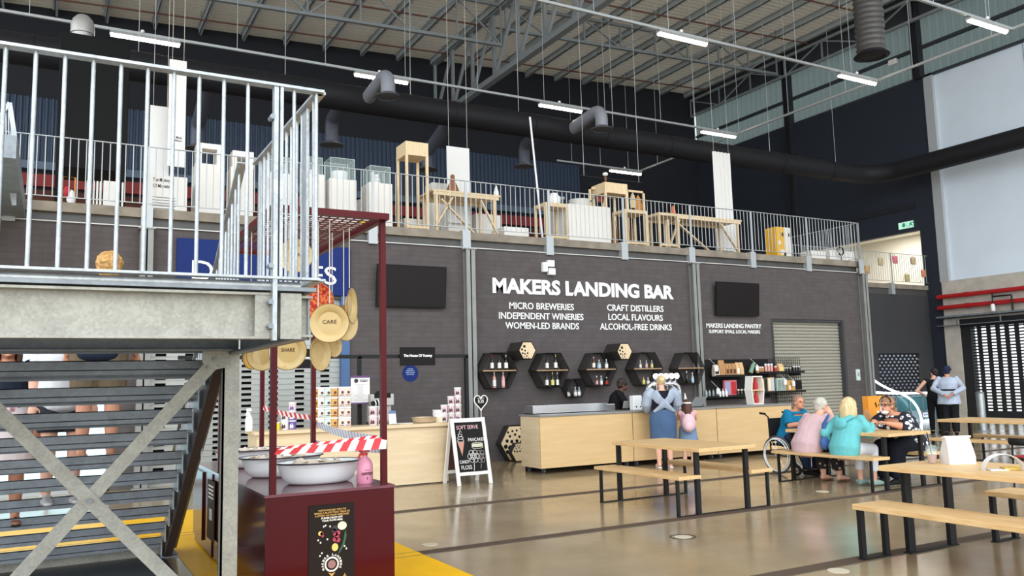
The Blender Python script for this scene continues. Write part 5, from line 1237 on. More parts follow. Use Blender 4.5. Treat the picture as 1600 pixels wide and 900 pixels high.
MB().box((KX0-.018, 8.05, .18), (KX0-.013, 8.45, .72)).build('sheet', M('dark brown poster', (44, 32, 28), .5), t)
mb = MB()
for k in range(4): mb.box((KX0-.02, 8.12, .66-.035*k), (KX0-.018, 8.38, .675-.035*k))
mb.box((KX0-.02, 8.18, .36), (KX0-.018, 8.32, .46)); mb.build('print', m_pw, t)
# bowls
def bowl(lb, cx, cy, rx, ry, z, h, seed):
    t = thing('enamel_tub', lb, 'bowl', (cx, cy, z), 0, 'oval enamel tubs on the maroon cart')
    mb = MB(); mb.lathe([(.02, .004), (.6, .0), (.7, .006), (.79, .14*h), (.86, .42*h), (.91, .75*h), (.94, .93*h), (1.0, h), (1.0, h*1.02), (.92, h*.985), (.84, .4*h), (.66, .03), (.02, .025)], (0,0,0), 44)
    # radii are relative: scale to the oval
    mb.v = [Vector((cx+v.x*rx, cy+v.y*ry, z+v.z)) for v in mb.v]; mb.build('tub', m_enamel, t, smooth=True)
    mb = MB(); mb.tube([(cx+rx*math.cos(2*PI*k/40), cy+ry*math.sin(2*PI*k/40), z+h*1.01) for k in range(40)], [.006]*40, 6, closed=True); mb.build('rim', m_rim, t, smooth=True)
    rnd = random.Random(seed); mb = MB(); N = 40; rings = []
    for f in (1.0, .75, .5, .25, .02):
        rings.append([Vector((cx+rx*.9*f*math.cos(2*PI*k/N), cy+ry*.9*f*math.sin(2*PI*k/N), z+h*(.86+.1*(1-f))+rnd.uniform(-.012, .012))) for k in range(N)])
    mb.loft(rings); o = mb.build('flour_and_shards', m_flour, t, smooth=True); o['kind'] = 'stuff'
    mb = MB()
    for k in range(26):
        a = rnd.uniform(0, 2*PI); f = rnd.uniform(.1, .85); c = Vector((cx+rx*.85*f*math.cos(a), cy+ry*.85*f*math.sin(a), z+h*.98)); s = rnd.uniform(.02, .05)
        mb.m = Matrix.Translation(c)@Euler((rnd.uniform(-.6,.6), rnd.uniform(-.6,.6), a)).to_matrix().to_4x4(); mb.prism([(-s, -s*.6), (s*.8, -s*.5), (s*.5, s*.7), (-s*.6, s*.4)], 0, .006, 'Z')
    o = mb.build('broken_pieces', M('pale shards', (228, 214, 196), .6), t); o['kind'] = 'stuff'
bowl('white oval enamel tub of shards nearest the front of the maroon cart', 1.885, 6.63, .345, .25, KZ, .165, 1)
bowl('middle white oval enamel tub on the maroon cart', 1.77, 7.38, .36, .26, KZ, .165, 2)
bowl('farthest white oval enamel tub on the maroon cart', 1.74, 8.45, .37, .26, KZ, .165, 3)
spray_bottle('pink sanitiser spray bottle standing at the front corner of the maroon cart', 2.155, 6.3, KZ, .285, .063, M('pink liquid plastic', (226, 150, 176), .25), M('red and white trigger', (206, 60, 60), .4), None, 'SANITIZER')
# barricade tape
m_tr = M('tape red', (206, 40, 50), .4); m_tw = M('tape white', (238, 232, 230), .4); m_tl = M('tape lilac grey', (176, 170, 196), .4)
def tape(lb, p, q, wd, ma, mb_, n=22, sag=.03, twist=0.0, slant=.06, w0=None):
    p = Vector(p); q = Vector(q); t_ = MB(); L = (q-p)
    def at(f):
        c = p+L*f; c.z -= sag*math.sin(PI*f); return c
    N = n*2
    for k in range(N):
        f0, f1 = k/N, (k+1)/N; t_.i = (k//1) % 2
        vs = []
        for f, s in ((f0, -1), (f1, -1), (f1, 1), (f0, 1)):
            g_ = min(1, max(0, f+slant*s/2)); c = at(g_); a = twist*g_*PI
            vs.append(c+Vector((0, math.sin(a)*1, math.cos(a)*1))*((wd if w0 is None else w0+(wd-w0)*g_)/2*s))
        t_.add(vs, [(0,1,2,3)])
    c = (p+q)/2
    return one('barricade_tape', t_, [ma, mb_], lb, 'tape', (c.x, c.y, c.z))
tape('red and white barricade tape across the front of the maroon cart', (1.405, 6.09, 1.10), (2.30, 6.17, 1.115), .095, m_tr, m_tw, 7, .0, .12, .05, .03)
tape('second red and white tape just behind the front one on the cart', (1.41, 6.15, 1.115), (2.27, 6.23, 1.165), .04, m_tr, m_tw, 9, .0, .3, .05, .025)
tape('striped lilac tape along the right side of the maroon cart', (2.30, 6.2, 1.13), (2.30, 8.2, 1.20), .075, m_tl, m_tw, 24, .03, .2, .02)
tape('lower striped lilac tape along the right side of the maroon cart', (2.30, 6.2, 1.06), (2.30, 8.2, 1.01), .06, m_tl, m_tw, 24, .01, .1, .02)
tape('red and white tape from the middle cart post to the rear post', (2.30, 8.2, 1.26), (2.0, 9.25, 1.36), .05, m_tr, m_tw, 12, .02, .1, .03)
# hanging plates
def plate(lb, px, py, Y, r, rz, tilt, mat, word=None, sx=1.0, oval=1.0):
    c = P(px, py, Y=Y)
    t = thing('hanging_plate', lb, 'plate', c, 0, None)
    m_ = Matrix.Translation(c)@Matrix.Rotation(rz, 4, 'Z')@Matrix.Rotation(tilt, 4, 'X')@Matrix.Rotation(PI/2, 4, 'X')
    mb = MB(); mb.m = m_
    mb.lathe([(.01, -.012), (.6*r, -.012), (.68*r, .0), (.97*r, .018), (r, .022), (r, .026), (.96*r, .025), (.69*r, .009), (.6*r, -.004), (.01, -.004)], (0,0,0), 40, sx*1.0, oval); mb.build('dish', mat, t, smooth=True)
    mb = MB(); mb.m = m_; mb.tube([(r*sx*math.cos(2*PI*k/40), r*oval*math.sin(2*PI*k/40), .024) for k in range(40)], [.003]*40, 5, closed=True); mb.build('rim', M('brown rim', (120, 92, 50), .4), t)
    mb = MB(); mb.tube([c+Vector((0, 0, r*oval)), (c.x, c.y, CZ-.03)], (.0045, .0045), 5); mb.build('string', m_string, t)
    if word:
        m2 = MB(); m2.text(word, -r*.36, r*.36, -r*.09+.01, r*.11+.01, 0, .001, .005)
        mb = MB(); mb.m = m_@Matrix.Rotation(-PI/2, 4, 'X'); mb.add([(v.x, v.y+.002, v.z) for v in m2.v], m2.f); mb.build('painted_word', M('brown lettering', (70, 44, 24), .6), t)
fz = -0.38
plate('cream enamel plate lettered CARE hanging from the cart roof', 515, 505, 6.35, .152, fz, .0, m_cream, 'CARE')
plate('cream enamel plate hanging behind the landing balustrade', 462, 400, 6.45, .135, fz, .0, m_cream, 'SHARE')
plate('cream enamel plate lettered SHARE half hidden below the landing corner', 450, 549, 6.5, .145, fz, .0, m_cream, 'SHARE')
plate('cream plate seen edge on, right of the plate lettered CARE', 546, 478, 6.6, .15, fz+1.36, .0, m_cream)
plate('cream plate tucked behind the right edge of the plate lettered CARE', 537, 505, 6.75, .15, fz+.9, .0, m_cream)
plate('narrow oval cream plate hanging directly below the plate lettered CARE', 497, 552, 6.5, .14, fz+1.05, .0, m_cream)
plate('small pointed cream plate below and right of the plate lettered CARE', 519, 540, 6.9, .1, fz+.95, .0, m_cream)
plate('red patterned plate hanging behind the landing corner', 492, 470, 6.9, .16, fz, .0, mat_floral('red patterned glaze', (176, 40, 26), (220, 120, 60), (120, 20, 20), 40, .5))
plate('cream plate half hidden behind the support post, left of the plate lettered SHARE', 409, 556, 6.8, .12, fz+.3, .0, m_cream)
plate('small amber plate left of the plate lettered SHARE', 391, 560, 7.0, .09, fz+.8, .0, M('amber enamel', (226, 180, 84), .15))
# pink packet on the rear of the cart
# ================================================================ TABLES WITH BENCHES
def legframe(t, y, xs_thin, xs_thick, hb, ht, near=False):
    for x in xs_thin: MB().box((x-.017, y-.015, .008), (x+.017, y+.015, hb)).build('bench_leg', m_black, t)
    for x in xs_thick: MB().box((x-.028, y-.022, .008), (x+.028, y+.022, ht)).build('table_leg', m_black, t)
    a = min(xs_thin+xs_thick); b = max(xs_thin+xs_thick)
    MB().box((a-.017, y-.018, 0.0), (b+.017, y+.018, .012)).build('floor_bar', m_black, t)
def picnic(lb, x0, y0, y1):
    t = thing('picnic_table', lb, 'table', (x0+.75, (y0+y1)/2, 0), 0, None)
    MB().box((x0+.27, y0, .715), (x0+1.16, y1, .76)).build('tabletop', m_wood, t, bevel=.004)
    for a, b in ((x0, x0+.33), (x0+1.11, x0+1.46)): MB().box((a, y0+.05, .415), (b, y1+.05, .455)).build('bench_seat', m_wood, t, bevel=.004)
    for y in (y0+.12, y1-.06): legframe(t, y, [x0+.03, x0+1.43], [x0+.325, x0+1.09], .415, .715)
    return t
picnic('empty timber picnic table with attached benches, in the middle of the floor', 6.2, 7.32, 9.0)
picnic('timber picnic table where the three seated women are eating', 9.48, 7.3, 9.08)
picnic('timber picnic table with benches at the right edge behind the white bag', 13.03, 7.2, 8.99)
t = thing('picnic_table', 'timber table holding the white paper bag, cut off at the right edge', 'table', (6.8, 4.0, 0))
MB().box((6.33, 2.9, .715), (7.22, 4.87, .76)).build('tabletop', m_wood, t, bevel=.004)
for y in (4.79, 3.1):
    for x in (6.58, 7.36-.2): MB().box((x-.044, y-.02, .01), (x+.044, y+.02, .715)).build('table_leg', m_black, t)
    MB().box((6.53, y-.035, 0), (7.21, y+.035, .014)).build('floor_bar', m_black, t)
for xa, xb, ya, yb, lb in ((5.985, 6.385, 2.9, 4.89, 'long timber bench in the right foreground'), (7.545, 7.95, 2.8, 4.69, 'timber bench on the far side of the table with the white bag')):
    t = thing('bench', lb, 'bench', ((xa+xb)/2, (ya+yb)/2, 0))
    MB().box((xa, ya, .415), (xb, yb, .46)).build('seat', m_wood, t, bevel=.004)
    for y in (yb-.04, ya+.15):
        for x in (xa+.05, xb-.05): MB().box((x-.026, y-.02, .01), (x+.026, y+.02, .415)).build('leg', m_black, t)
        MB().box((xa+.02, y-.03, 0), (xb-.02, y+.03, .012)).build('floor_bar', m_black, t)
# things on the right table
TZ = .76
c = P(1457, 724, Z=TZ)
t = thing('iced_drink', 'clear plastic cup of pink iced drink with a black straw on the right table', 'cup', (c.x, c.y, TZ))
mb = MB(); mb.lathe([(.034, .002), (.046, .1), (.048, .125), (.046, .125), (.044, .1), (.032, .006)], c, 20); mb.build('cup', m_glass, t, smooth=True)
mb = MB(); mb.lathe([(.031, .006), (.04, .075), (.02, .076)], c, 20); mb.build('drink', M('pink iced drink', (176, 82, 58), .2), t, smooth=True)
mb = MB(); mb.lathe([(.05, .124), (.05, .13), (.042, .155), (.012, .165)], c, 20); mb.build('dome_lid', m_glass, t, smooth=True)
mb = MB(); mb.tube([c+Vector((.01, 0, .02)), c+Vector((-.03, .01, .27))], (.004, .004), 6); mb.build('straw', m_black, t)
c = P(1497, 724, Z=TZ)
t = thing('paper_bag', 'white folded top paper bag standing on the right table', 'bag', (c.x, c.y, TZ))
m_ = Matrix.Translation(c)@Matrix.Rotation(-.5, 4, 'Z')
mb = MB(); mb.m = m_
rings = []
for z, w_, d_ in ((0, .115, .08), (.06, .117, .079), (.14, .11, .058), (.205, .104, .032), (.23, .102, .012)): rings.append([Vector((-w_, -d_, z)), Vector((w_, -d_, z)), Vector((w_, d_, z)), Vector((-w_, d_, z))])
mb.loft(rings); mb.build('bag', M('white bag paper', (222, 217, 213), .8, bump=.3, scale=12), t)
mb = MB(); mb.m = m_; mb.prism([(-.025, .225), (-.02, .24), (.025, .23), (.03, .212), (-.015, .22)], -.118, .12, 'X'); mb.build('folded_top', M('white bag paper', (222, 217, 213), .8, bump=.3, scale=12), t)
c = P(1570, 735, Z=TZ)
t = thing('cardboard_carrier', 'flattened white and yellow cardboard carrier with a loop handle on the right table', 'carrier', (c.x, c.y, TZ))
hp = []
for k in range(15):
    a = PI*k/14; hp.append(c+Vector((-.13*math.cos(a)*.8-.02, .1*math.cos(a), .0+.13*math.sin(a))))
mb = MB(); rr = []
for p in hp: rr.append([p+Vector((.024, .034, 0)), p+Vector((.026, .035, .002)), p+Vector((-.024, -.034, .002)), p+Vector((-.026, -.035, 0))])
mb.loft(rr); mb.build('loop_handle', m_paper, t)
mb = MB(); mb.m = Matrix.Translation(c)@Matrix.Rotation(-.5, 4, 'Z'); mb.prism([(0, .0), (.2, -.03), (.22, .1), (.03, .12)], .002, .02, 'Z'); mb.build('yellow_flap', M('yellow card', (206, 172, 84), .7), t)
mb = MB(); mb.m = Matrix.Translation(c)@Matrix.Rotation(-.5, 4, 'Z'); mb.prism([(-.12, -.02), (.02, -.03), (.02, .08), (-.1, .1)], .001, .008, 'Z'); mb.build('white_flap', m_paper, t)
# things on the women's table
def atT(px, py, Z=TZ): return P(px, py, Z=Z)
c = P(1357, 668, Z=TZ)
t = thing('takeaway_bag', 'brown paper takeaway bag on the table between the seated women', 'bag', c)
mb = MB(); mb.m = Matrix.Translation(c)@Matrix.Rotation(.4, 4, 'Z')
mb.loft([[Vector((-w_, -d_, z)), Vector((w_, -d_, z)), Vector((w_, d_, z)), Vector((-w_, d_, z))] for z, w_, d_ in ((0, .09, .06), (.14, .09, .055), (.24, .085, .02), (.27, .08, .008))]); mb.build('bag', m_kraft, t)
c = Vector((10.3, 8.55, TZ))
t = thing('menu_stand', 'orange printed box stand with a white window on the picnic table', 'stand', c)
a = P(1355, 645, Y=8.4); b = P(1382, 618, Y=8.4)
mb = MB(); mb.box((a.x, 8.37, TZ), (b.x, 8.47, b.z)); mb.build('box', M('orange card', (222, 142, 40), .6), t)
w = b.x-a.x; h = b.z-TZ
mb = MB(); mb.box((a.x+w*.62, 8.365, TZ+h*.45), (a.x+w*.95, 8.37, TZ+h*.95)); mb.build('window', M('pale window', (220, 210, 208), .5), t)
mb = MB(); mb.tube([(a.x+w*.48, 8.365, TZ+h*.48), (a.x+w*.48, 8.37, TZ+h*.48)], (.022, .022), 14); mb.tube([(a.x+w*.8, 8.365, TZ+h*.25), (a.x+w*.8, 8.37, TZ+h*.25)], (.028, .028), 14); mb.build('round_print', m_pw, t)
mb = MB(); mb.prism([(a.x+w*.34, TZ+h*.78), (a.x+w*.4, TZ+h*.8), (a.x+w*.46, TZ+h*.66), (a.x+w*.42, TZ+h*.62)], 8.365, 8.37); mb.build('dark_print', m_gd, t)
c = P(1367, 671, Z=TZ); mb = MB(); mb.m = Matrix.Translation(c)@Matrix.Rotation(.3, 4, 'Z'); mb.box((-.08, -.05, .001), (.08, .05, .006)); mb.prism([(-.03, .006), (.05, .006), (.02, .03)], -.03, .03); one('napkin', mb, m_paper, 'crumpled white napkin near the end of the women\'s table', 'napkin', c)
c = Vector((10.0, 8.65, TZ)); mb = MB(); mb.lathe([(.03, 0), (.036, .1), (.03, .1)], c, 14); one('paper_cup', mb, M('navy cup', (44, 60, 110), .5), 'small blue cup behind the brown takeaway bag', 'cup', c, smooth=True)
# floor decals
for i, (px, py) in enumerate(((672, 851), (1067, 839), (1310, 892), (1285, 768))):
    c = P(px, py, Z=0)
    t = thing('floor_decal', ('round floor decal near the yellow strip', 'round ringed floor decal before the empty picnic table', 'round floor decal beside the foreground bench', 'round floor decal before the women\'s bench')[i], 'decal', (c.x, c.y, 0.0))
    mb = MB(); mb.lathe([(.085, .0), (.085, .004), (.01, .004)], (c.x, c.y, 0), 28); mb.build('disc', M('cream decal', (206, 194, 172), .4), t)
    if i == 1:
        mb = MB(); mb.loft([[Vector((c.x+r*math.cos(2*PI*k/32), c.y+r*math.sin(2*PI*k/32), z)) for k in range(32)] for r, z in ((.115, .001), (.115, .004), (.13, .004), (.13, .001))], cap=False, closed=True); mb.build('ring', M('dark decal ring', (60, 56, 52), .5), t)
# black chair at the right edge
c = P(1590, 740, Z=0); c = Vector((10.9, 6.1, 0))
t = thing('tub_chair', 'black chair with a curved back rail and red cushion at the right edge', 'chair', c)
CR = M('red cushion', (170, 34, 34), .7)
mb = MB(); mb.lathe([(.2, .42), (.22, .44), (.2, .47), (.02, .48)], c, 24); mb.build('seat_cushion', CR, t, smooth=True)
mb = MB(); pts = [c+Vector((.25*math.cos(a), .25*math.sin(a), .66)) for a in [PI*.75+PI*1.5*k/20 for k in range(21)]]; mb.tube(pts, [(.045, .018)]*21, 8, xref=(0,0,1)); mb.build('back_rail', m_black, t, smooth=True)
mb = MB(); pts = [c+Vector((.24*math.cos(a), .24*math.sin(a), .45)) for a in [2*PI*k/24 for k in range(24)]]; mb.tube(pts, [.016]*24, 8, closed=True); mb.build('seat_ring', m_black, t, smooth=True)
for a in (.25, .75, 1.25, 1.75):
    mb = MB(); d = Vector((.22*math.cos(PI*a), .22*math.sin(PI*a), 0)); mb.tube([c+d*1.1, c+d+Vector((0,0,.66))], (.012, .012), 8); mb.build('leg', m_black, t)
# bollard
c = Vector((23.0, 13.2, 0)); top = P(1529, 613, Y=13.2)
c = Vector((top.x+.05, 13.2, 0))
t = thing('bollard', 'galvanised round bollard before the dark slotted shutter', 'bollard', c)
mb = MB(); mb.tube([c+Vector((0,0,.01)), c+Vector((0,0,top.z))], (.1, .1), 16); mb.build('tube', m_galv, t, smooth=True)
mb = MB(); mb.lathe([(.2, 0), (.2, .015), (.1, .02)], c, 16); mb.build('base_plate', m_galvt, t)
mb = MB(); mb.lathe([(.102, top.z-.03), (.11, top.z), (.02, top.z+.02)], (c.x, c.y, 0), 16); mb.build('cap', m_galvt, t)
# switch plate
c = P(1343, 585, Y=WY-.2); c = P(1343, 585, Y=WY-.02)
t = thing('switch_plate', 'pale square switch plate on the wall left of the end column', 'switch', (c.x, WY, c.z))
MB().box((c.x-.13, WY-.03, c.z-.16), (c.x+.02, WY-.002, c.z+.14)).build('plate', M('pale switch plastic', (206, 220, 216), .5), t, bevel=.008)
MB().box((c.x-.085, WY-.04, c.z-.05), (c.x-.025, WY-.03, c.z+.05)).build('rocker', M('grey rocker', (150, 160, 160), .5), t)

# ================================================================ GLASS ICE COUNTER WITH LIT CURVES
Yn = 17.2
m_neon = EM('white light curve', (238, 250, 255), 1.6)
t = thing('lit_sculpture', 'white glowing curved tubes mounted on a glass fronted counter behind the seated women', 'light', (P(1410, 660, Y=Yn).x, Yn, 0))
def ncurve(pts, r=.033):
    P3 = [P(x, y, Y=Yn) for x, y in pts]
    # smooth by Catmull-Rom
    out = []
    for i in range(len(P3)-1):
        p0 = P3[max(i-1, 0)]; p1 = P3[i]; p2 = P3[i+1]; p3 = P3[min(i+2, len(P3)-1)]
        for k in range(6):
            f = k/6; out.append(.5*((2*p1)+(-p0+p2)*f+(2*p0-5*p1+4*p2-p3)*f*f+(-p0+3*p1-3*p2+p3)*f**3))
    out.append(P3[-1]); mb = MB(); mb.tube(out, [r]*len(out), 8); mb.build('light_tube', m_neon, t, smooth=True)
ncurve([(1361, 591), (1376, 601), (1392, 609), (1412, 617), (1428, 629), (1438, 648), (1440, 670), (1434, 690)])
ncurve([(1362, 613), (1400, 614.5), (1459, 613.5)])
ncurve([(1362, 622), (1378, 622), (1388, 632), (1391, 648)], .034)
ncurve([(1440, 658), (1446, 656), (1452, 650), (1460, 640)], .04) if False else None
ncurve([(1442, 658), (1452, 656), (1459, 648)], .034)
a = P(1364, 700, Y=Yn+.1); b = P(1462, 616, Y=Yn+.1)
mb = MB(); mb.box((a.x, Yn+.15, .35), (b.x, Yn+.2, b.z-.05)); mb.build('glass_front', M('teal glass', (60, 104, 112), .15, spec=.3), t)
mb = MB()
for k in range(6): x = a.x+(b.x-a.x)*k/5; mb.box((x-.02, Yn+.12, 0), (x+.02, Yn+.16, b.z))
mb.box((a.x, Yn+.12, 0), (b.x, Yn+.6, .35)); mb.box((a.x, Yn+.12, b.z-.06), (b.x, Yn+.6, b.z)); mb.build('counter_frame', M('pale blue counter frame', (96, 116, 124), .5), t)
c = P(1447, 648, Y=Yn+.08); mb = MB(); mb.box((c.x-.1, Yn+.09, c.z-.07), (c.x+.1, Yn+.12, c.z+.07)); mb.build('socket_plate', m_wplast, t)
mb = MB(); mb.tube([(c.x-.05, Yn+.085, c.z), (c.x-.05, Yn+.09, c.z)], (.035, .035), 12); mb.tube([(c.x+.05, Yn+.085, c.z), (c.x+.05, Yn+.09, c.z)], (.035, .035), 12); mb.build('socket', M('blue socket', (60, 90, 150), .5), t)

# ================================================================ MEZZANINE EXHIBITS
MZ = FZ+.005
def plinth(name, lb, px0, px1, pyt, Y=16.0, d=.5, mat=None, grp='white exhibition plinths', Z=MZ):
    a = P(px0, pyt, Y=Y); b = P(px1, pyt, Y=Y)
    x0, x1 = a.x, b.x; zt = P((px0+px1)/2, pyt, Y=Y).z
    mb = MB(); mb.box((x0, Y, Z), (x1, Y+d, zt)); 
    return one(name, mb, mat or m_wpaint, lb, 'plinth', ((x0+x1)/2, Y+d/2, Z), grp, bevel=.004), (x0, x1, Y, Y+d, zt)
def case(lb, q, h, inset=.03):
    x0, x1, y0, y1, z = q
    t = thing('glass_case', lb, 'display case', ((x0+x1)/2, (y0+y1)/2, z), 0, 'glass display cases')
    MB().box((x0+inset, y0+inset, z+.001), (x1-inset, y1-inset, z+h)).build('glass', m_glass, t)
    mb = MB(); xs = (x0+inset, x1-inset); ys = (y0+inset, y1-inset)
    for x in xs:
        for y in ys: mb.beam((x, y, z), (x, y, z+h), .008, .008)
    for y in ys: mb.beam((xs[0], y, z+h), (xs[1], y, z+h), .008, .008)
    for x in xs: mb.beam((x, ys[0], z+h), (x, ys[1], z+h), .008, .008)
    mb.build('edges', M('glass edge', (196, 214, 210), .2), t)
def arch(lb, px0, px1, pyt, q, wdt=.1):
    x0, x1, y0, y1, z = q; zt = P((px0+px1)/2, pyt, Y=y0).z; a = P(px0, pyt, Y=y0).x; b = P(px1, pyt, Y=y0).x
    t = thing('white_arch', lb, 'frame', ((a+b)/2, y0+.2, z), 0, 'white arch frames on plinths')
    MB().box((a, y0+.02, z), (a+wdt*.8, y0+.4, zt-wdt)).build('side', m_wpaint, t); MB().box((b-wdt*.8, y0+.02, z), (b, y0+.4, zt-wdt)).build('side', m_wpaint, t)
    mb = MB(); mb.box((a, y0+.02, zt-wdt), (b, y0+.4, zt)); mb.build('top', m_wpaint, t)
# hood
t = thing('extraction_hood', 'tall black extraction hood box on the mezzanine at the upper left', 'hood', (.5, 16.6, MZ))
MB().box((-.09, 16.0, 5.5), (1.03, 17.0, 7.95)).build('casing', m_hood, t, bevel=.006)
for x in (-.05, .98):
    for y in (16.04, 16.95): MB().box((x-.04, y-.04, MZ), (x+.04, y+.04, 5.5)).build('leg', m_hood, t)
c = P(129, 48, Y=16.5)
mb = MB(); mb.lathe([(.18, 7.95), (.18, 8.14), (.2, 8.15), (.2, 8.32), (.17, 8.42), (.1, 8.5), (.02, 8.52)], (c.x, 16.5, 0), 24); mb.build('flue_cap', M('galvanised flue', (176, 174, 172), .4, .5), t, smooth=True)
# white boards
for i, (a, b) in enumerate(((136, 138.5), (141, 143.5), (146, 148.5), (151, 154), (156, 159.5))):
    q = plinth('white_board', 'thin white upright board, %s from the left in front of the hood' % ('first', 'second', 'third', 'fourth', 'fifth')[i], a, b, 281+i*.6, 15.5, .3, None, 'thin white boards before the hood')
plinth('white_board', 'wide white board right of the thin boards in front of the hood', 162, 187, 283, 15.5, .1, None, None)
plinth('white_board', 'narrow white board at the right foot of the hood', 190.5, 193.5, 285, 15.5, .1, None, None)
c = P(111, 311, Y=15.4)
t = thing('toy_figure', 'small red and white figure on the floor edge left of the thin boards', 'figure', (c.x, 15.4, MZ))
mb = MB(); mb.lathe([(.1, 0), (.1, .03), (.03, .05)], (c.x, 15.4, MZ), 14); mb.build('base', m_lp, t, smooth=True)
mb = MB(); mb.lathe([(.03, .04), (.07, .12), (.05, .26), (.02, .3)], (c.x, 15.4, MZ), 12); mb.build('body', m_wplast, t, smooth=True)
mb = MB(); mb.ell((c.x-.06, 15.4, MZ+.26), (.06, .06, .1)); mb.build('red_part', m_lr, t, smooth=True)
# yellow metal frame behind
mb = MB(); a = P(98, 276, Y=15.8); b = P(118, 276, Y=15.8); mb.tube([(a.x, 15.8, MZ), (a.x, 15.8, a.z), (b.x, 15.8, a.z), (b.x, 15.8, MZ)], [.015]*4, 6); one('trolley_frame', mb, M('orange frame', (206, 140, 60), .5), 'thin orange frame standing at the left foot of the hood', 'frame', ((a.x+b.x)/2, 15.8, MZ))
# text plinth and hanging banners
o, q = plinth('text_board', 'white text board lettered with an exhibition heading, left end of the mezzanine', 231, 293, 275, 15.35, .5, None, None)
mb = MB(); x0, x1, y0, y1, zt = q; w = x1-x0
mb.text('The Madange', x0+w*.13, x0+w*.6, zt-.13, zt-.05, y0, .003, .02); mb.text('Of Migration', x0+w*.13, x0+w*.6, zt-.24, zt-.16, y0, .003, .02)
for k in range(7): mb.box((x0+w*.13, y0-.003, zt-.4-.05*k), (x0+w*.7, y0, zt-.39-.05*k))
mb.build('lettering', M('dark print', (52, 44, 50), .7), o, world=True)
def banner(lb, pxl, pxr, pyt, pyb, Y, thick=.02, wires=True, mat=None, fold=0):
    a = P(pxl, pyt, Y=Y); b = P(pxr, pyb, Y=Y); zt = P((pxl+pxr)/2, pyt, Y=Y).z; zb = max(b.z, MZ)
    t = thing('hanging_banner', lb, 'banner', ((a.x+b.x)/2, Y, zb))
    x0, x1 = a.x, P(pxr, pyt, Y=Y).x
    mb = MB()
    if fold:
        n = 24; f = []; g_ = []
        for k in range(n+1):
            x = x0+(x1-x0)*k/n; y = Y+fold*math.sin(k*1.3); f.append((x, y)); g_.append((x, y+.008))
        poly = f+g_[::-1]; mb.prism(poly, zb, zt, 'Z')
    else: mb.box((x0, Y, zb), (x1, Y+thick, zt))
    mb.build('cloth', mat or m_paper, t)
    if wires:
        mb = MB(); 
        for x in (x0+.05, x1-.05): mb.tube([(x, Y, zt), (x, Y, roofz(x)-.1)], (.004, .004), 4)
        mb.build('wire', m_string, t)
    return t, (x0, x1, Y, zb, zt)
banner('wide white banner behind the text board at the left end of the mezzanine', 235, 266, 166, 300, 16.0)
t, q = banner('tall white banner hanging right of the text board, reaching the duct height', 265, 292, 94, 262, 15.7)
mb = MB(); x0, x1, Yq, zb, zt = q; mb.text('The Mada', x0+.05, x0+.24, P(270, 216, Y=15.7).z, P(270, 212, Y=15.7).z, Yq, .003, .01); mb.text('Of Migra', x0+.05, x0+.24, P(270, 221, Y=15.7).z, P(270, 217.5, Y=15.7).z, Yq, .003, .01); mb.build('lettering', M('dark print', (52, 44, 50), .7), t)
for px0, px1, pt, pa0, pa1, pa, lb in ((306, 348, 256, 309, 347, 224, 'leftmost'), (361, 396, 262, 364, 397, 236, 'second')):
    o, q = plinth('plinth', '%s white plinth right of the text board, carrying a white arch' % lb, px0, px1, pt, 15.6, .5)
    arch('white arch frame standing on the %s plinth' % lb, pa0, pa1, pa, q)
cs = []
for px0, px1, pt, ct, lb in ((417, 456, 270, 247, 'white plinth partly behind the landing corner post'), (482, 507, 272, 247, 'white plinth just right of the landing corner'), (515, 557, 280, 248, 'white plinth carrying the case with the white pot'), (577, 613, 286, 260, 'white plinth carrying the case with the small stacked figure')):
    o, q = plinth('plinth', lb, px0, px1, pt, 15.7, .5); case('glass case on the '+lb.replace('white plinth ', 'plinth ').replace('carrying the case with', 'holding'), q, P(500, ct, Y=15.7).z-P(500, pt, Y=15.7).z+.02); cs.append(q)
def mid(q): return ((q[0]+q[1])/2, (q[2]+q[3])/2, q[4]+.001)
c = mid(cs[2]); mb = MB(); mb.lathe([(.13, 0), (.15, .03), (.17, .16), (.165, .2), (.15, .2), (.14, .04), (.02, .03)], c, 24); one('white_pot', mb, m_wplast, 'round white pot inside the glass case', 'pot', c, smooth=True)
c = mid(cs[3]); mb = MB()
for k, r in enumerate((.09, .075, .055)): mb.ell((c[0], c[1], c[2]+.05+.075*k), (r, r, .045))
one('stacked_figure', mb, m_wplast, 'small stacked pale figure inside the glass case', 'figure', c, smooth=True)
c = mid(cs[1]); mb = MB(); mb.lathe([(.06, 0), (.1, .05), (.08, .12), (.03, .16)], c, 16); one('white_vase', mb, m_wplast, 'small white vase in the case right of the landing corner', 'vase', c, smooth=True)
c = mid(cs[0]); mb = MB(); mb.lathe([(.08, 0), (.11, .04), (.1, .1), (.02, .12)], c, 16); one('white_dish', mb, m_wplast, 'small white dish in the case behind the landing corner post', 'dish', c, smooth=True)
c = P(568, 335, Y=15.4); c.z = MZ
t = thing('toy_figure', 'small yellow figure on the mezzanine edge between two plinths', 'figure', c); mb = MB(); mb.lathe([(.07, 0), (.08, .08), (.05, .14), (.02, .15)], c, 12); mb.ell((c.x, c.y, MZ+.2), .06); mb.build('body', m_yel, t, smooth=True); mb = MB(); mb.ell((c.x, c.y-.05, MZ+.2), (.03, .02, .03)); mb.build('face', m_gb, t)
plinth('plinth', 'small low white plinth behind the yellow figure', 560, 572, 312, 16.4, .4)
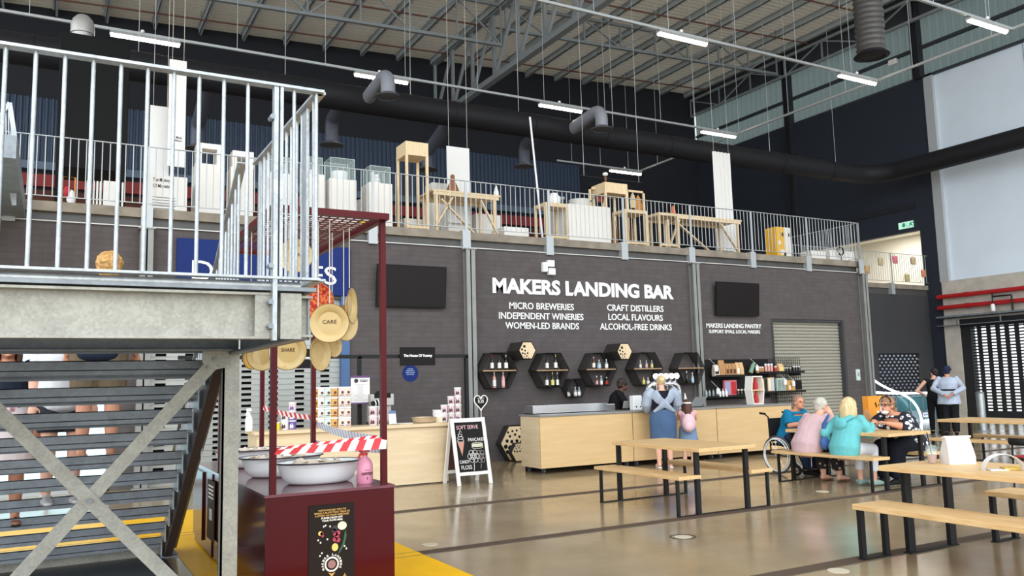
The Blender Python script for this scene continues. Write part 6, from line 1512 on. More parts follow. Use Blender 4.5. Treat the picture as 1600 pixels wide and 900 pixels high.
# pine stands and trestle tables
def stand(lb, px0, px1, pyt, pyb_box, Y, d=.5, post=.05, thing_name='pine_stand'):
    a = P(px0, pyt, Y=Y); b = P(px1, pyt, Y=Y); zt = P((px0+px1)/2, pyt, Y=Y).z; hb = zt-P((px0+px1)/2, pyb_box, Y=Y).z
    t = thing(thing_name, lb, 'stand', ((a.x+b.x)/2, Y+d/2, MZ), 0, None)
    x0, x1 = a.x, b.x
    mb = MB(); mb.box((x0, Y, zt-hb), (x1, Y+d, zt)); mb.build('box_top', m_pine, t)
    for x in (x0, x1-post):
        for y in (Y, Y+d-post): MB().box((x, y, MZ), (x+post, y+post, zt-hb)).build('leg', m_pine, t)
    for y in (Y, Y+d-post): MB().box((x0, y+.01, MZ+.1), (x1, y+post-.01, MZ+.15)).build('stretcher', m_pine, t)
    return (x0, x1, Y, Y+d, zt)
stand('very tall pine stand with a boxed top beside the white banner', 634, 669, 222, 243, 15.45, .55)
t, q = banner('white banner behind the pine trestle table', 698, 733, 230, 350, 16.25)
mb = MB(); c = P(712, 318, Y=16.25); mb.text('Our New', c.x-.1, c.x+.1, c.z+.02, c.z+.07, 16.25, .003, .01); mb.text('Way to Rooms', c.x-.1, c.x+.24, c.z-.06, c.z, 16.25, .003, .01); mb.build('lettering', M('dark print', (52, 44, 50), .7), t)
def trestle(lb, px0, px1, pyt, Y, d=.8):
    a = P(px0, pyt, Y=Y); x0 = a.x; x1 = P(px1, pyt, Y=Y).x; zt = P((px0+px1)/2, pyt, Y=Y).z
    t = thing('trestle_table', lb, 'table', ((x0+x1)/2, Y+d/2, MZ), 0, None)
    mb = MB()
    for k in range(5): mb.box((x0, Y+d*k/5+.01, zt-.04), (x1, Y+d*(k+1)/5-.01, zt))
    mb.build('slatted_top', m_pine, t)
    mb = MB(); mb.box((x0+.03, Y+.02, zt-.11), (x1-.03, Y+.05, zt-.04)); mb.box((x0+.03, Y+d-.05, zt-.11), (x1-.03, Y+d-.02, zt-.04)); mb.build('apron', m_pine, t)
    for x in (x0+.08, x1-.16):
        for y in (Y+.03, Y+d-.1): MB().box((x, y, MZ), (x+.055, y+.05, zt-.04)).build('leg', m_pine, t)
    L = x1-x0
    for p, r in (((x0+.45, zt-.15), (x0+.05, MZ+.15)), ((x0+L*.12, zt-.2), (x0+L*.62, MZ+.03)), ((x1-L*.3, zt-.15), (x1-.1, MZ+.1))):
        mb = MB(); mb.beam((p[0], Y+.01, p[1]), (r[0], Y+.01, r[1]), .03, .07, (0,1,0)); mb.build('brace', m_pine, t)
    return (x0, x1, Y, Y+d, zt)
q1 = trestle('pine trestle table with diagonal braces, left of the leaning pole', 676, 782, 300, 15.4)
q2 = trestle('long pine trestle table with diagonal braces, right part of the mezzanine', 1040, 1159, 338, 15.95)
c = P(709, 297, Y=15.7); c = Vector((c.x, 15.75, q1[4]+.001))
mb = MB(); mb.lathe([(.12, 0), (.14, .08), (.1, .2), (.05, .3), (.045, .42), (.03, .44)], c, 16); one('brown_jug', mb, M('brown clay', (150, 100, 66), .7, noise=.2), 'tall brown jug standing on the left trestle table', 'jug', c, smooth=True)
c = Vector((P(772, 300, Y=15.7).x, 15.6, q1[4]+.001)); mb = MB(); mb.lathe([(.05, 0), (.06, .1), (.03, .2), (.015, .26)], c, 12); one('white_figure', mb, m_wplast, 'small white figure at the right end of the left trestle table', 'figure', c, smooth=True)
c = Vector((P(1052, 338, Y=16.15).x, 16.15, q2[4]+.001)); mb = MB(); mb.lathe([(.06, 0), (.07, .1), (.04, .18), (.04, .24)], c, 12); one('clay_bottle', mb, M('terracotta', (190, 110, 70), .7), 'small terracotta bottle at the left end of the right trestle table', 'bottle', c, smooth=True)
c = Vector((P(1083, 338, Y=16.3).x, 16.3, q2[4]+.001)); mb = MB(); mb.lathe([(.05, 0), (.13, .06), (.12, .06), (.04, .01)], c, 16); one('green_dish', mb, M('green glaze', (90, 120, 84), .4), 'green dish on the right trestle table', 'dish', c, smooth=True)
plinth('plinth', 'low white plinth under the left trestle table', 700, 735, 320, 16.35, .4)
plinth('plinth', 'low sloping white plinth at the right end of the left trestle table', 744, 782, 335, 16.35, .4)
plinth('plinth', 'white plinth behind the left trestle table', 675, 702, 286, 16.9, .4)
plinth('plinth', 'flat white platform on the mezzanine edge left of the leaning pole', 788, 826, 355, 15.4, .6)
plinth('plinth', 'flat white platform left of the tall pine stand', 632, 668, 342, 16.2, .3)
mb = MB(); a = P(828, 183, Y=15.6); b = P(848, 371, Y=15.3); b.z = MZ; mb.tube([b, a], (.022, .022), 8); one('leaning_pole', mb, m_wplast, 'thin white pole rising from the mezzanine floor, tilted left', 'pole', b)
q3 = stand('low pine stand carrying a white pot, right of the leaning pole', 852, 887, 317, 323, 15.4, .5)
c = Vector((P(866, 318, Y=15.6).x, 15.6, q3[4]+.001)); mb = MB(); mb.lathe([(.12, 0), (.15, .06), (.15, .17), (.1, .22), (.09, .26), (.02, .28)], c, 18); one('white_jar', mb, m_wplast, 'white lidded jar on the low pine stand', 'jar', c, smooth=True)
c = Vector((P(879, 318, Y=15.6).x, 15.6, q3[4]+.001)); mb = MB(); mb.lathe([(.04, 0), (.02, .03), (.02, .12), (.06, .16), (.05, .2)], c, 12); one('glass_goblet', mb, m_gc, 'small grey goblet beside the white jar on the low pine stand', 'goblet', c, smooth=True)
o, q4 = plinth('plinth', 'broad white plinth in front of the tall stand with the figurine', 888, 953, 321, 15.35, .8)
c = mid(q4); t = thing('white_basket', 'white wire basket on the broad white plinth', 'basket', c)
mb = MB(); mb.lathe([(.2, 0), (.26, .2), (.25, .2), (.19, .01)], c, 20); mb.build('basket', M('grey white basket', (206, 204, 200), .7), t, smooth=True)
mb = MB(); mb.tube([(c[0]+.2, c[1], c[2]+.1), (c[0]+.42, c[1], c[2]+.3)], (.012, .012), 6); mb.build('handle', m_black, t)
q5 = stand('tall pine stand with a boxed top carrying a dark figurine', 945, 980, 286, 302, 16.0, .55)
c = Vector((P(950, 287, Y=16.1).x, 16.2, q5[4]+.001)); t = thing('figurine', 'small dark figurine with a white top on the tall pine stand', 'figurine', c)
mb = MB(); mb.lathe([(.05, 0), (.05, .02), (.03, .06), (.045, .14), (.03, .2)], c, 12); mb.build('body', m_gb, t, smooth=True); mb = MB(); mb.ell((c.x, c.y, c.z+.25), (.07, .07, .05)); mb.build('white_head', m_wplast, t, smooth=True)
stand('low pine stand in front of the tall stand with the figurine', 976, 1011, 328, 333, 15.4, .5)
stand('low pine stand at the left end of the right trestle table', 1029, 1060, 333, 337, 15.35, .5)
# clothes frames and hanging goods behind
def cframe(lb, px0, px1, pyt, Y=16.4):
    a = P(px0, pyt, Y=Y); b = P(px1, pyt, Y=Y); z = a.z
    t = thing('clothes_rack', lb, 'frame', ((a.x+b.x)/2, Y, MZ))
    mb = MB(); mb.box((a.x, Y, MZ), (a.x+.05, Y+.05, z)); mb.box((b.x-.05, Y, MZ), (b.x, Y+.05, z)); mb.box((a.x, Y, z-.05), (b.x, Y+.05, z)); mb.build('frame', m_pine, t)
    return a.x, b.x, z
x0, x1, z = cframe('pine hanging frame left of the tall stand with the figurine', 921, 944, 292)
def goods(lb, x, z, h, r, mat):
    t = thing('hanging_cloth', lb, 'cloth', (x, 16.42, z)); mb = MB(); mb.lathe([(.01, 0), (r*.6, -h*.2), (r, -h*.6), (r*.8, -h), (.02, -h*1.02)], (x, 16.42, z-.06), 10, 1, .5); mb.build('cloth', mat, t, smooth=True); MB().tube([(x, 16.42, z-.05), (x, 16.42, z-.1)], (.006, .006), 4).build('cord', m_string, t)
goods('rust coloured cloth hanging in the left pine frame', (x0+x1)/2+.1, z, .3, .12, M('rust cloth', (140, 74, 60), .9))
x0, x1, z = cframe('pine hanging frame right of the tall stand with the figurine', 979, 1007, 296)
goods('pale straw bundle hanging in the right pine frame', x0+.2, z, .4, .1, M('straw', (200, 186, 150), .9)); goods('amber woven bundle hanging in the right pine frame', x1-.2, z-.05, .45, .12, M('amber weave', (190, 130, 70), .9))
a = P(908, 274, Y=17.0); b = P(1004, 291, Y=17.0)
t = thing('display_board', 'long grey panel hanging behind the tall stand with the figurine', 'panel', ((a.x+b.x)/2, 17, b.z)); MB().box((a.x, 17.0, b.z+.1), (b.x, 17.05, a.z)).build('board', M('grey felt', (74, 74, 76), .9), t)
mb = MB(); 
for x in (a.x+.1, b.x-.1): mb.tube([(x, 17.02, a.z), (x, 17.02, roofz(x)-.1)], (.006, .006), 5)
mb.build('wire', m_rail, t)
# woven heaps under
for i, (px, py, lb) in enumerate(((962, 372, 'heap of brown dried stalks under the tall stand with the figurine'), (995, 376, 'heap of brown dried stalks under the low pine stand'))):
    c = P(px, py, Y=16.0); c.z = MZ; mb = MB(); rnd = random.Random(i)
    for k in range(40): x = rnd.uniform(-.18, .18); y = rnd.uniform(-.1, .1); mb.tube([(c.x+x, 16.2+y, MZ), (c.x+x+rnd.uniform(-.1, .1), 16.2+y, MZ+rnd.uniform(.4, .85))], (.012, .008), 5)
    o = one('dried_stalks', mb, M('dried stalks', (150, 110, 66), .9), lb, 'plant', (c.x, 16.2, MZ)); o['kind'] = 'stuff'
banner('tall pleated white curtain banner hanging in front of the duct, right part of the mezzanine', 1113, 1140, 238, 392, 16.88, fold=.03)
o, q = plinth('plinth', 'white block under the pleated curtain banner', 1126, 1150, 348, 16.95, .25, m_wpaint, None)
# cabinet
a = P(1212, 354, Y=15.5); b = P(1237, 398, Y=15.5)
t = thing('printed_box_stand', 'yellow and white printed box stand at the right end of the mezzanine', 'box', ((a.x+b.x)/2, 15.7, MZ)); zt = a.z; xm = a.x+(b.x-a.x)*.55
MB().box((a.x, 15.5, MZ), (xm, 15.9, zt)).build('yellow_panel', M('yellow print', (236, 178, 40), .6), t); MB().box((xm, 15.5, MZ), (b.x, 15.9, zt)).build('white_panel', m_wpaint, t)
mb = MB(); mb.tube([(a.x+.1, 15.495, MZ+.45), (a.x+.1, 15.5, MZ+.45)], (.06, .06), 14); mb.tube([(a.x+.2, 15.495, MZ+.2), (a.x+.2, 15.5, MZ+.2)], (.08, .08), 14); mb.build('white_print', m_pw, t)
mb = MB(); mb.box((xm+.15, 15.495, zt-.25), (xm+.2, 15.5, zt-.15)); mb.box((a.x+.18, 15.493, zt-.25), (a.x+.26, 15.5, zt-.15)); mb.box((a.x+.25, 15.494, MZ+.1), (a.x+.33, 15.5, MZ+.2)); mb.build('dark_print', m_gd, t)
for px0, px1, pt, lb in ((1268, 1290, 392, 'low white block behind the mezzanine corner balustrade'), (1296, 1334, 392, 'low white block at the very corner of the mezzanine')): plinth('plinth', lb, px0, px1, pt, 15.6, .4)
c = P(1316, 392, Y=15.45); mb = MB(); rp = [(c.x+.11*math.cos(2*PI*k/20), 15.5, c.z+.11*math.sin(2*PI*k/20)) for k in range(20)]; mb.tube(rp, [.02]*20, 6, closed=True); mb.tube([(c.x, 15.5, c.z-.11), (c.x, 15.5, MZ+.001)], (.01, .01), 5); one('ring_figure', mb, m_blackm, 'small dark ring on a stem at the corner of the mezzanine', 'figure', (c.x, 15.5, MZ))
# baskets on the landing balustrade
bc = [(1355, 421, (196, 160, 110), 'striped pink and straw'), (1376, 409, (200, 180, 140), 'checked straw'), (1398.5, 406, (226, 120, 140), 'pink'), (1427, 408, (206, 180, 140), 'plain straw'), (1417.5, 434.5, (190, 176, 120), 'green straw'), (1443, 427.5, (214, 140, 110), 'coral')]
pp = ('lowest left', 'upper second', 'upper third', 'upper fourth', 'low, below the plain straw one', 'rightmost')
for (px, py, col, nm), w_ in zip(bc, pp):
    c = P(px, py, Y=LYr-.12)
    t = thing('hanging_basket', '%s woven basket hooked on the far landing balustrade, %s' % (nm, w_), 'basket', (c.x, LYr-.12, c.z), 0, 'baskets on the far landing')
    mb = MB(); mb.lathe([(.1, -.12), (.115, -.08), (.12, .12), (.11, .12), (.1, -.08)], (c.x, LYr-.12, c.z), 14, 1.0, .55); mb.build('basket', mat_floral('weave '+nm, col, tuple(int(v*.75) for v in col), tuple(min(255, int(v*1.15)) for v in col), 22, .45), t, smooth=True)
    mb = MB(); mb.tube(arc((c.x, LYr-.1, c.z+.1), .07, 0, PI, 8), [.012]*9, 5); mb.build('handle', m_string, t)
# ================================================================ PEOPLE
m_skin = M('light skin', (222, 170, 146), .55, noise=.05, scale=6); m_skind = M('dark skin', (96, 62, 48), .5); m_skint = M('tanned skin', (200, 140, 112), .55)
V = Vector
def pose_stand(H=1.65, lean=0.0):
    s = H/1.65
    p = dict(pelvis=V((0,0,.93)), waist=V((0,.01,1.06)), chest=V((0,.0,1.24)), neck=V((0,-.01,1.40)), head=V((0,.03,1.53)),
             shL=V((-.175,0,1.355)), shR=V((.175,0,1.355)), elL=V((-.225,-.03,1.09)), elR=V((.225,-.03,1.09)), wrL=V((-.235,.05,.85)), wrR=V((.235,.05,.85)),
             hipL=V((-.09,0,.90)), hipR=V((.09,0,.90)), knL=V((-.1,.03,.49)), knR=V((.1,.03,.49)), anL=V((-.105,-.01,.085)), anR=V((.105,-.01,.085)))
    return {k: v*s for k, v in p.items()}
def pose_sit(lean=.1, seat=.46):
    p = dict(pelvis=V((0,0,seat+.09)), waist=V((0,.02+lean*.3,seat+.23)), chest=V((0,.02+lean*.8,seat+.38)), neck=V((0,.02+lean*1.3,seat+.535)), head=V((0,.07+lean*1.5,seat+.645)),
             shL=V((-.18,.02+lean*1.1,seat+.48)), shR=V((.18,.02+lean*1.1,seat+.48)), elL=V((-.23,.12+lean,seat+.29)), elR=V((.23,.12+lean,seat+.29)), wrL=V((-.12,.34+lean,seat+.33)), wrR=V((.12,.34+lean,seat+.33)),
             hipL=V((-.1,.02,seat+.08)), hipR=V((.1,.02,seat+.08)), knL=V((-.12,.43,seat+.06)), knR=V((.12,.43,seat+.06)), anL=V((-.11,.42,.09)), anR=V((.11,.42,.09)))
    return p
def limb(mb, a, b, c, r, n=12):
    """three joints, four radii: start, before joint, after joint, end"""
    m1 = a.lerp(b, .5); m2 = b.lerp(c, .35)
    mb.tube([a, m1, b], [r[0], (r[0]+r[1])/2*1.02, r[1]], n); mb.tube([b, m2, c], [r[1], r[2], r[3]], n)
    for q, s in ((a, r[0]), (b, r[1]), (c, r[3])): mb.ell(q, s, n, 6)
def hand(mb, wr, el, curl=.5, s=1.0, side=1):
    d = (wr-el).normalized(); up = V((0,0,1)); x = d.cross(up)
    if x.length < .2: x = d.cross(V((0,1,0)))
    x.normalize(); nrm = x.cross(d).normalized()
    pc = wr+d*.055*s
    rot = Matrix((x, d, nrm)).transposed().to_quaternion()
    mb.ell(pc, (.036*s, .055*s, .018*s), 10, 6, rot)
    for i, (o, l) in enumerate(((-.027, .058), (-.009, .07), (.009, .066), (.027, .05))):
        b0 = pc+d*.04*s+x*o*s; b1 = b0+(d*math.cos(curl*.5)-nrm*math.sin(curl*.5))*l*.55*s; b2 = b1+(d*math.cos(curl*1.4)-nrm*math.sin(curl*1.4))*l*.5*s
        mb.tube([b0, b1, b2], [.0092*s, .0088*s, .0075*s], 7); mb.ell(b2, .0075*s, 7, 5); mb.ell(b1, .0088*s, 7, 5)
    t0 = pc-d*.02*s+x*side*.03*s; t1 = t0+(x*side*.7+d*.6-nrm*.2)*.035*s; t2 = t1+(d*.9-nrm*.3)*.03*s
    mb.tube([t0, t1, t2], [.012*s, .0105*s, .008*s], 7); mb.ell(t2, .008*s, 7, 5)
def torso(mb, p, tw, add=0.0, top=True, low=.0):
    xs = V((1,0,0))
    pts = [p['pelvis']-V((0,0,.10+low)), p['pelvis'], p['waist'], p['chest'], p['shL'].lerp(p['shR'], .5)+V((0,0,-.01))]
    rad = [(.155*tw+add, .115*tw+add), (.172*tw+add, .125*tw+add), (.145*tw+add, .112*tw+add), (.165*tw+add, .118*tw+add), (.15+.02*tw+add, .08*tw+add)]
    if top: pts.append(p['neck']-V((0,0,.01))); rad.append((.065+add, .06+add))
    mb.tube(pts, rad, 18, xref=(1,0,0)); mb.ell(pts[0], (rad[0][0], rad[0][1], .07))
    if not top: mb.tube([pts[-1], pts[-1]+V((0,0,.035))], [(.15+.02*tw+add, .08*tw+add), (.09+add, .06*tw+add)], 18, xref=(1,0,0))
    for k in ('shL', 'shR'): mb.ell(p[k], (.052+add*.5,)*3)
def head(mb, c, yaw, s=1.0, pitch=0.0):
    E = (Matrix.Rotation(yaw, 3, 'Z')@Matrix.Rotation(pitch, 3, 'X'))
    q = E.to_quaternion()
    def at(x, y, z): return c+E@V((x*s, y*s, z*s))
    mb.ell(at(0, -.012, .025), (.076*s, .093*s, .092*s), 16, 12, q); mb.ell(at(0, .022, -.045), (.058*s, .068*s, .066*s), 14, 10, q)
    mb.tube([at(0, .086, .022), at(0, .108, -.022)], [.009*s, .014*s], 8); mb.ell(at(0, .106, -.024), (.015*s, .013*s, .011*s), 8, 6, q)
    mb.ell(at(0, .072, -.082), (.026*s, .022*s, .018*s), 10, 6, q)   # chin
    mb.ell(at(0, .08, -.052), (.026*s, .012*s, .011*s), 10, 6, q)   # lips
    mb.ell(at(0, .076, .034), (.05*s, .014*s, .012*s), 10, 6, q)     # brow
    for sx in (-1, 1): mb.ell(at(sx*.076, -.01, -.012), (.01*s, .022*s, .032*s), 8, 6, q)
    return at
def human(lb, loc, rz, p, skin=None, tw=1.0, lb_=1.0, headyaw=0.0, headpitch=0.0, top=None, bottom=None, shoes=None, hair=None, curl=(.5, .5), face=True, hs=1.0, extras=None, foot=True, ftoe=(0.0, 0.0)):
    skin = skin or m_skin
    t = thing('person', lb, 'person', loc, rz)
    W = dict(world=False)
    mb = MB(); torso(mb, p, tw); mb.tube([p['neck']-V((0,0,.04)), p['head']-V((0,.01,.02))], [.058, .052], 12)
    at = head(mb, p['head'], headyaw, hs, headpitch)
    for s, k in (('L', 0), ('R', 1)):
        limb(mb, p['sh'+s], p['el'+s], p['wr'+s], [.05*lb_, .041*lb_, .038*lb_, .027])
        hand(mb, p['wr'+s], p['el'+s], curl[k], 1.0, 1 if s == 'L' else -1)
        limb(mb, p['hip'+s], p['kn'+s], p['an'+s], [.088*lb_, .056*lb_, .056*lb_, .037])
        an = p['an'+s]; dz = an.z-.035; a = ftoe[k]; fd = V((math.sin(a), math.cos(a), 0))
        if foot:
            mb.tube([an+V((0,0,-.03))-fd*.04, an+fd*.05+V((0,0,-.035)), an+fd*.13+V((0,0,-.052)), an+fd*.17+V((0,0,-.056))], [.034, .038, (.042, .024), (.034, .017)], 10, xref=(1,0,0)); mb.ell(an+fd*.17+V((0,0,-.056)), (.034, .03, .016))
    remesh(mb, 'body', skin, t, .0085, 3)
    if face:
        mb = MB()
        for sx in (-1, 1):
            mb = MB(); mb.ell(at(sx*.032, .079, .012), (.012*hs, .008*hs, .008*hs), 8, 6); mb.build('eye', M('dark eye', (50, 38, 34), .3), t, smooth=True, world=False)
        mb = MB(); mb.ell(at(0, .091, -.052), (.022*hs, .004*hs, .006*hs), 10, 6); mb.build('mouth', M('lip', (176, 92, 88), .5), t, smooth=True, world=False)
    if top:
        mb = MB(); torso(mb, p, tw, .016+top.get('loose', 0), top.get('neckline', False), top.get('low', 0.0))
        f = top.get('sleeve', 0.5)
        for s in ('L', 'R'):
            a, b, c = p['sh'+s], p['el'+s], p['wr'+s]; L = top.get('bag', .014)
            if f > 0:
                if f <= .5:
                    e = a.lerp(b, f*2); mb.tube([a, e], [.05*lb_+L*.5, .05*lb_+L], 12); mb.ell(a, .05*lb_+L*.5)
                else:
                    e = b.lerp(c, (f-.5)*2); mb.tube([a, a.lerp(b,.5), b, e], [.05*lb_+L*.5, .052*lb_+L, .046*lb_+L, .034*lb_+L], 12); mb.ell(a, .05*lb_+L*.5); mb.ell(b, .046*lb_+L)
        if top.get('skirt'):
            q = p['pelvis']; mb.tube([p['waist'], q-V((0,0,.05)), q-V((0,0,top['skirt']))], [(.16*tw+.02, .125*tw+.02), (.19*tw+.02, .14*tw+.02), (.2*tw+.03, .15*tw+.03)], 16, xref=(1,0,0))
        remesh(mb, top.get('name', 'top'), top['mat'], t, .011, 5)
    if bottom:
        mb = MB(); k = bottom['kind']; q = p['pelvis']
        if k == 'pants':
            f = bottom.get('len', 1.0)
            mb.tube([p['waist']-V((0,0,.02)), q, q-V((0,0,.10))], [(.15*tw+.012, .117*tw+.012), (.178*tw+.012, .13*tw+.012), (.165*tw+.012, .125*tw+.012)], 16, xref=(1,0,0)); mb.ell(q-V((0,0,.08)), (.165*tw+.01, .125*tw+.01, .08))
            for s in ('L', 'R'):
                a, b, c = p['hip'+s], p['kn'+s], p['an'+s]; L = bottom.get('bag', .014)
                if f <= .5: e = a.lerp(b, f*2); mb.tube([a, e], [.095*lb_+L, .075*lb_+L], 12); mb.ell(a, .095*lb_+L)
                else: e = b.lerp(c, (f-.5)*2); mb.tube([a, b], [.095*lb_+L, .062*lb_+L], 12); mb.tube([b, b.lerp(e,.4), e], [.062*lb_+L, .06*lb_+L, .045*lb_+L], 12); mb.ell(a, .095*lb_+L); mb.ell(b, .062*lb_+L)
        else:
            h = bottom['hem']; w_ = bottom.get('flare', 1.0)
            mb.tube([p['waist']-V((0,0,.03)), q, q-V((0,0,.12)), V((q.x, q.y+.01, h))], [(.15*tw+.014, .118*tw+.014), (.182*tw+.016, .136*tw+.016), (.19*tw+.016, .145*tw+.016), (.19*tw*w_+.016, .15*tw*w_+.016)], 20, xref=(1,0,0))
        remesh(mb, bottom.get('name', 'trousers' if k == 'pants' else 'skirt'), bottom['mat'], t, .011, 4)
    if shoes:
        for s, k in (('L', 0), ('R', 1)):
            an = p['an'+s]; a = ftoe[k]; fd = V((math.sin(a), math.cos(a), 0)); mb = MB()
            if shoes[1] == 'sandal':
                mb.tube([an+fd*-.06+V((0,0,-.078)), an+fd*.06+V((0,0,-.078)), an+fd*.2+V((0,0,-.078))], [(.034, .008), (.042, .008), (.036, .008)], 12, xref=(1,0,0)); mb.tube([an+fd*.09+V((-.044,0,-.07)), an+fd*.11+V((0,0,-.018)), an+fd*.09+V((.044,0,-.07))], [.008]*3, 6)
            else:
                mb.tube([an+fd*-.055+V((0,0,-.02)), an+fd*-.04+V((0,0,-.045)), an+fd*.06+V((0,0,-.042)), an+fd*.15+V((0,0,-.056)), an+fd*.2+V((0,0,-.064))], [.036, (.045, .042), (.049, .044), (.049, .03), (.03, .018)], 12, xref=(1,0,0)); mb.ell(an+fd*.19+V((0,0,-.062)), (.036, .034, .02))
            mb.build('shoe', shoes[0], t, smooth=True, world=False)
    if hair: hair(t, at, hs)
    if extras: extras(t, at, p)
    return t
def hair_long(mat, length=.3, vol=1.0, seed=1, fringe=True):
    def fn(t, at, s):
        mb = MB(); c = at(0, -.018, .035); rnd = random.Random(seed)
        mb.ell(c, (.088*s*vol, .102*s*vol, .1*s*vol), 16, 10)
        for k in range(26):
            a = PI*1.0+PI*1.25*(k/25.0-.5)*1.0
            d = V((math.sin(a-PI)*.08*vol, 0, 0)); ang = -PI/2+ (k/25.0-.5)*PI*1.25
            p0 = at(.075*vol*math.cos(ang), -.02+.085*vol*math.sin(ang), .04); L = length*rnd.uniform(.8, 1.05)
            p1 = at(.088*vol*math.cos(ang), -.02+.098*vol*math.sin(ang), .04-L*.45); p2 = at(.085*vol*math.cos(ang)+rnd.uniform(-.015,.015), -.03+.09*vol*math.sin(ang), .04-L)
            mb.tube([p0, p1, p2], [.028*s, .026*s, .012*s], 7); mb.ell(p2, .012*s, 7, 5)
        remesh(mb, 'hair', mat, t, .009, 2)
    return fn
def hair_short(mat, vol=1.0, back=.06, seed=2):
    def fn(t, at, s):
        mb = MB(); rnd = random.Random(seed)
        mb.ell(at(0, -.022, .04), (.086*s*vol, .098*s*vol, .09*s*vol), 16, 10); mb.ell(at(0, -.055, -.0), (.076*s*vol, .06*s*vol, .08*s*vol), 14, 8)
        for k in range(46):
            a = rnd.uniform(0, 2*PI); e = rnd.uniform(-.1, 1.3)
            if math.sin(a) > .3 and e < .55: continue
            mb.ell(at(.08*vol*math.cos(a)*math.cos(e), -.025+.09*vol*math.sin(a)*math.cos(e), .04+.082*vol*math.sin(e)), .017*s, 7, 5)
        remesh(mb, 'hair', mat, t, .009, 2)
    return fn
def hair_bun(mat):
    def fn(t, at, s):
        mb = MB(); mb.ell(at(0, -.022, .036), (.084*s, .098*s, .092*s), 16, 10); rnd = random.Random(5)
        for k in range(22):
            a = rnd.uniform(0, 2*PI); mb.ell(at(.04*math.cos(a), -.085+rnd.uniform(-.02, .02), .065+.04*math.sin(a)), .026*s, 8, 6)
        remesh(mb, 'hair', mat, t, .008, 2)
    return fn
m_blond = M('blond hair', (222, 198, 150), .6, noise=.35, scale=40, stretch=(1,1,.15), bump=.6); m_grey = M('grey hair', (206, 202, 190), .6, noise=.3, scale=40, stretch=(1,1,.3), bump=.6); m_brown = M('brown hair', (92, 58, 42), .6, noise=.35, scale=40, stretch=(1,1,.15), bump=.6); m_dark = M('dark hair', (30, 24, 24), .6); m_auburn = M('light brown hair', (160, 116, 84), .6, noise=.35, scale=40, stretch=(1,1,.15), bump=.6); m_gold_h = M('golden hair', (206, 156, 90), .6, noise=.4, scale=34, bump=.8)
def cloth(n, rgb, **k): return M(n, rgb, .85, noise=.16, scale=7, bump=.8, spec=.2, stretch=(1, 1, .6), detail=5, **k)

# woman at the bar
p = pose_stand(1.62); p['elL'] = V((-.27, .1, 1.12)); p['wrL'] = V((-.12, .3, 1.04)); p['elR'] = V((.27, .1, 1.12)); p['wrR'] = V((.14, .3, 1.05)); p['head'] = V((0, .05, 1.50))
def ex(t, at, p):
    mb = MB()
    for s in (-1, 1):
        mb.tube([V((s*.18, -.10, 1.33)), V((s*.1, -.155, 1.2)), V((-s*.05, -.165, 1.08)), V((-s*.19, -.12, .98))], [(.1, .03), (.085, .026), (.06, .024), (.03, .022)], 10, xref=(0,0,1))
        mb.tube([V((s*.16, 0, 1.38)), V((s*.24, .0, 1.28)), V((s*.28, .05, 1.12)), V((s*.25, .12, 1.02))], [.09, .105, .1, .07], 12); mb.ell(V((s*.25, .12, 1.02)), .07)
    remesh(mb, 'draped_top', cloth('grey blue jersey', (166, 177, 194)), t, .011, 5)
human('woman with a blond bun, crossed grey blue top and denim skirt standing at the bar', (9.62, 11.8, 0), -.45, p, m_skin, 1.22, 1.12, 0, -.1, dict(mat=cloth('black knit', (30, 30, 40)), sleeve=0, name='black_top', neckline=False), dict(kind='skirt', hem=.5, mat=cloth('denim', (74, 98, 132)), flare=.98), (m_wplast, 'sandal'), hair_bun(m_blond), (.9, .9), True, 1.0, ex)
# girl
p = pose_stand(1.16); p['elR'] = V((.17, .1, .82)); p['wrR'] = V((.05, .2, .86)); p['elL'] = V((-.17, .08, .82)); p['wrL'] = V((-.1, .2, .86)); p['head'] = V((0, .03, 1.07)); p['neck'] = V((0, -.01, .985))
for k in ('shL', 'shR'): p[k] = V((math.copysign(.125, p[k].x), 0, .93))
def exg(t, at, p):
    mb = MB(); mb.tube([at(.092*math.cos(a), -.015+.108*math.sin(a), .045) for a in [2*PI*k/20 for k in range(20)]], [(.022, .006)]*20, 8, xref=(0,0,1), closed=True); mb.build('headband', m_wplast, t, smooth=True, world=False)
    mb = MB(); mb.tube([at(0, .03, .12), at(0, .06, .26)], [.03, .004], 10); mb.build('unicorn_horn', m_wplast, t, smooth=True, world=False)
    mb = MB(); mb.ell(V((.0, -.19, .76)), (.13, .085, .17), 16, 10); mb.ell(V((.0, -.25, .7)), (.09, .05, .09), 12, 8); mb.build('backpack', cloth('pink backpack', (232, 196, 204)), t, smooth=True, world=False)
    for s in (-1, 1):
        mb = MB(); mb.tube([V((s*.07, -.16, .9)), V((s*.08, -.02, .97)), V((s*.08, .1, .88)), V((s*.09, .02, .7)), V((s*.08, -.13, .66))], [(.014, .006)]*5, 6); mb.build('backpack_strap', cloth('pink backpack', (232, 196, 204)), t, smooth=True, world=False)
human('girl in a pink top and unicorn headband with a pink backpack at the bar', (10.2, 11.82, 0), -.6, p, m_skin, .78, .72, .2, 0, dict(mat=cloth('pink shirt', (232, 180, 182)), sleeve=0), dict(kind='skirt', hem=.36, mat=cloth('pale denim', (120, 146, 178)), flare=1.35), (m_wplast, 'sandal'), hair_long(m_brown, .34, 1.02, 4), (.6, .6), True, .88, exg)
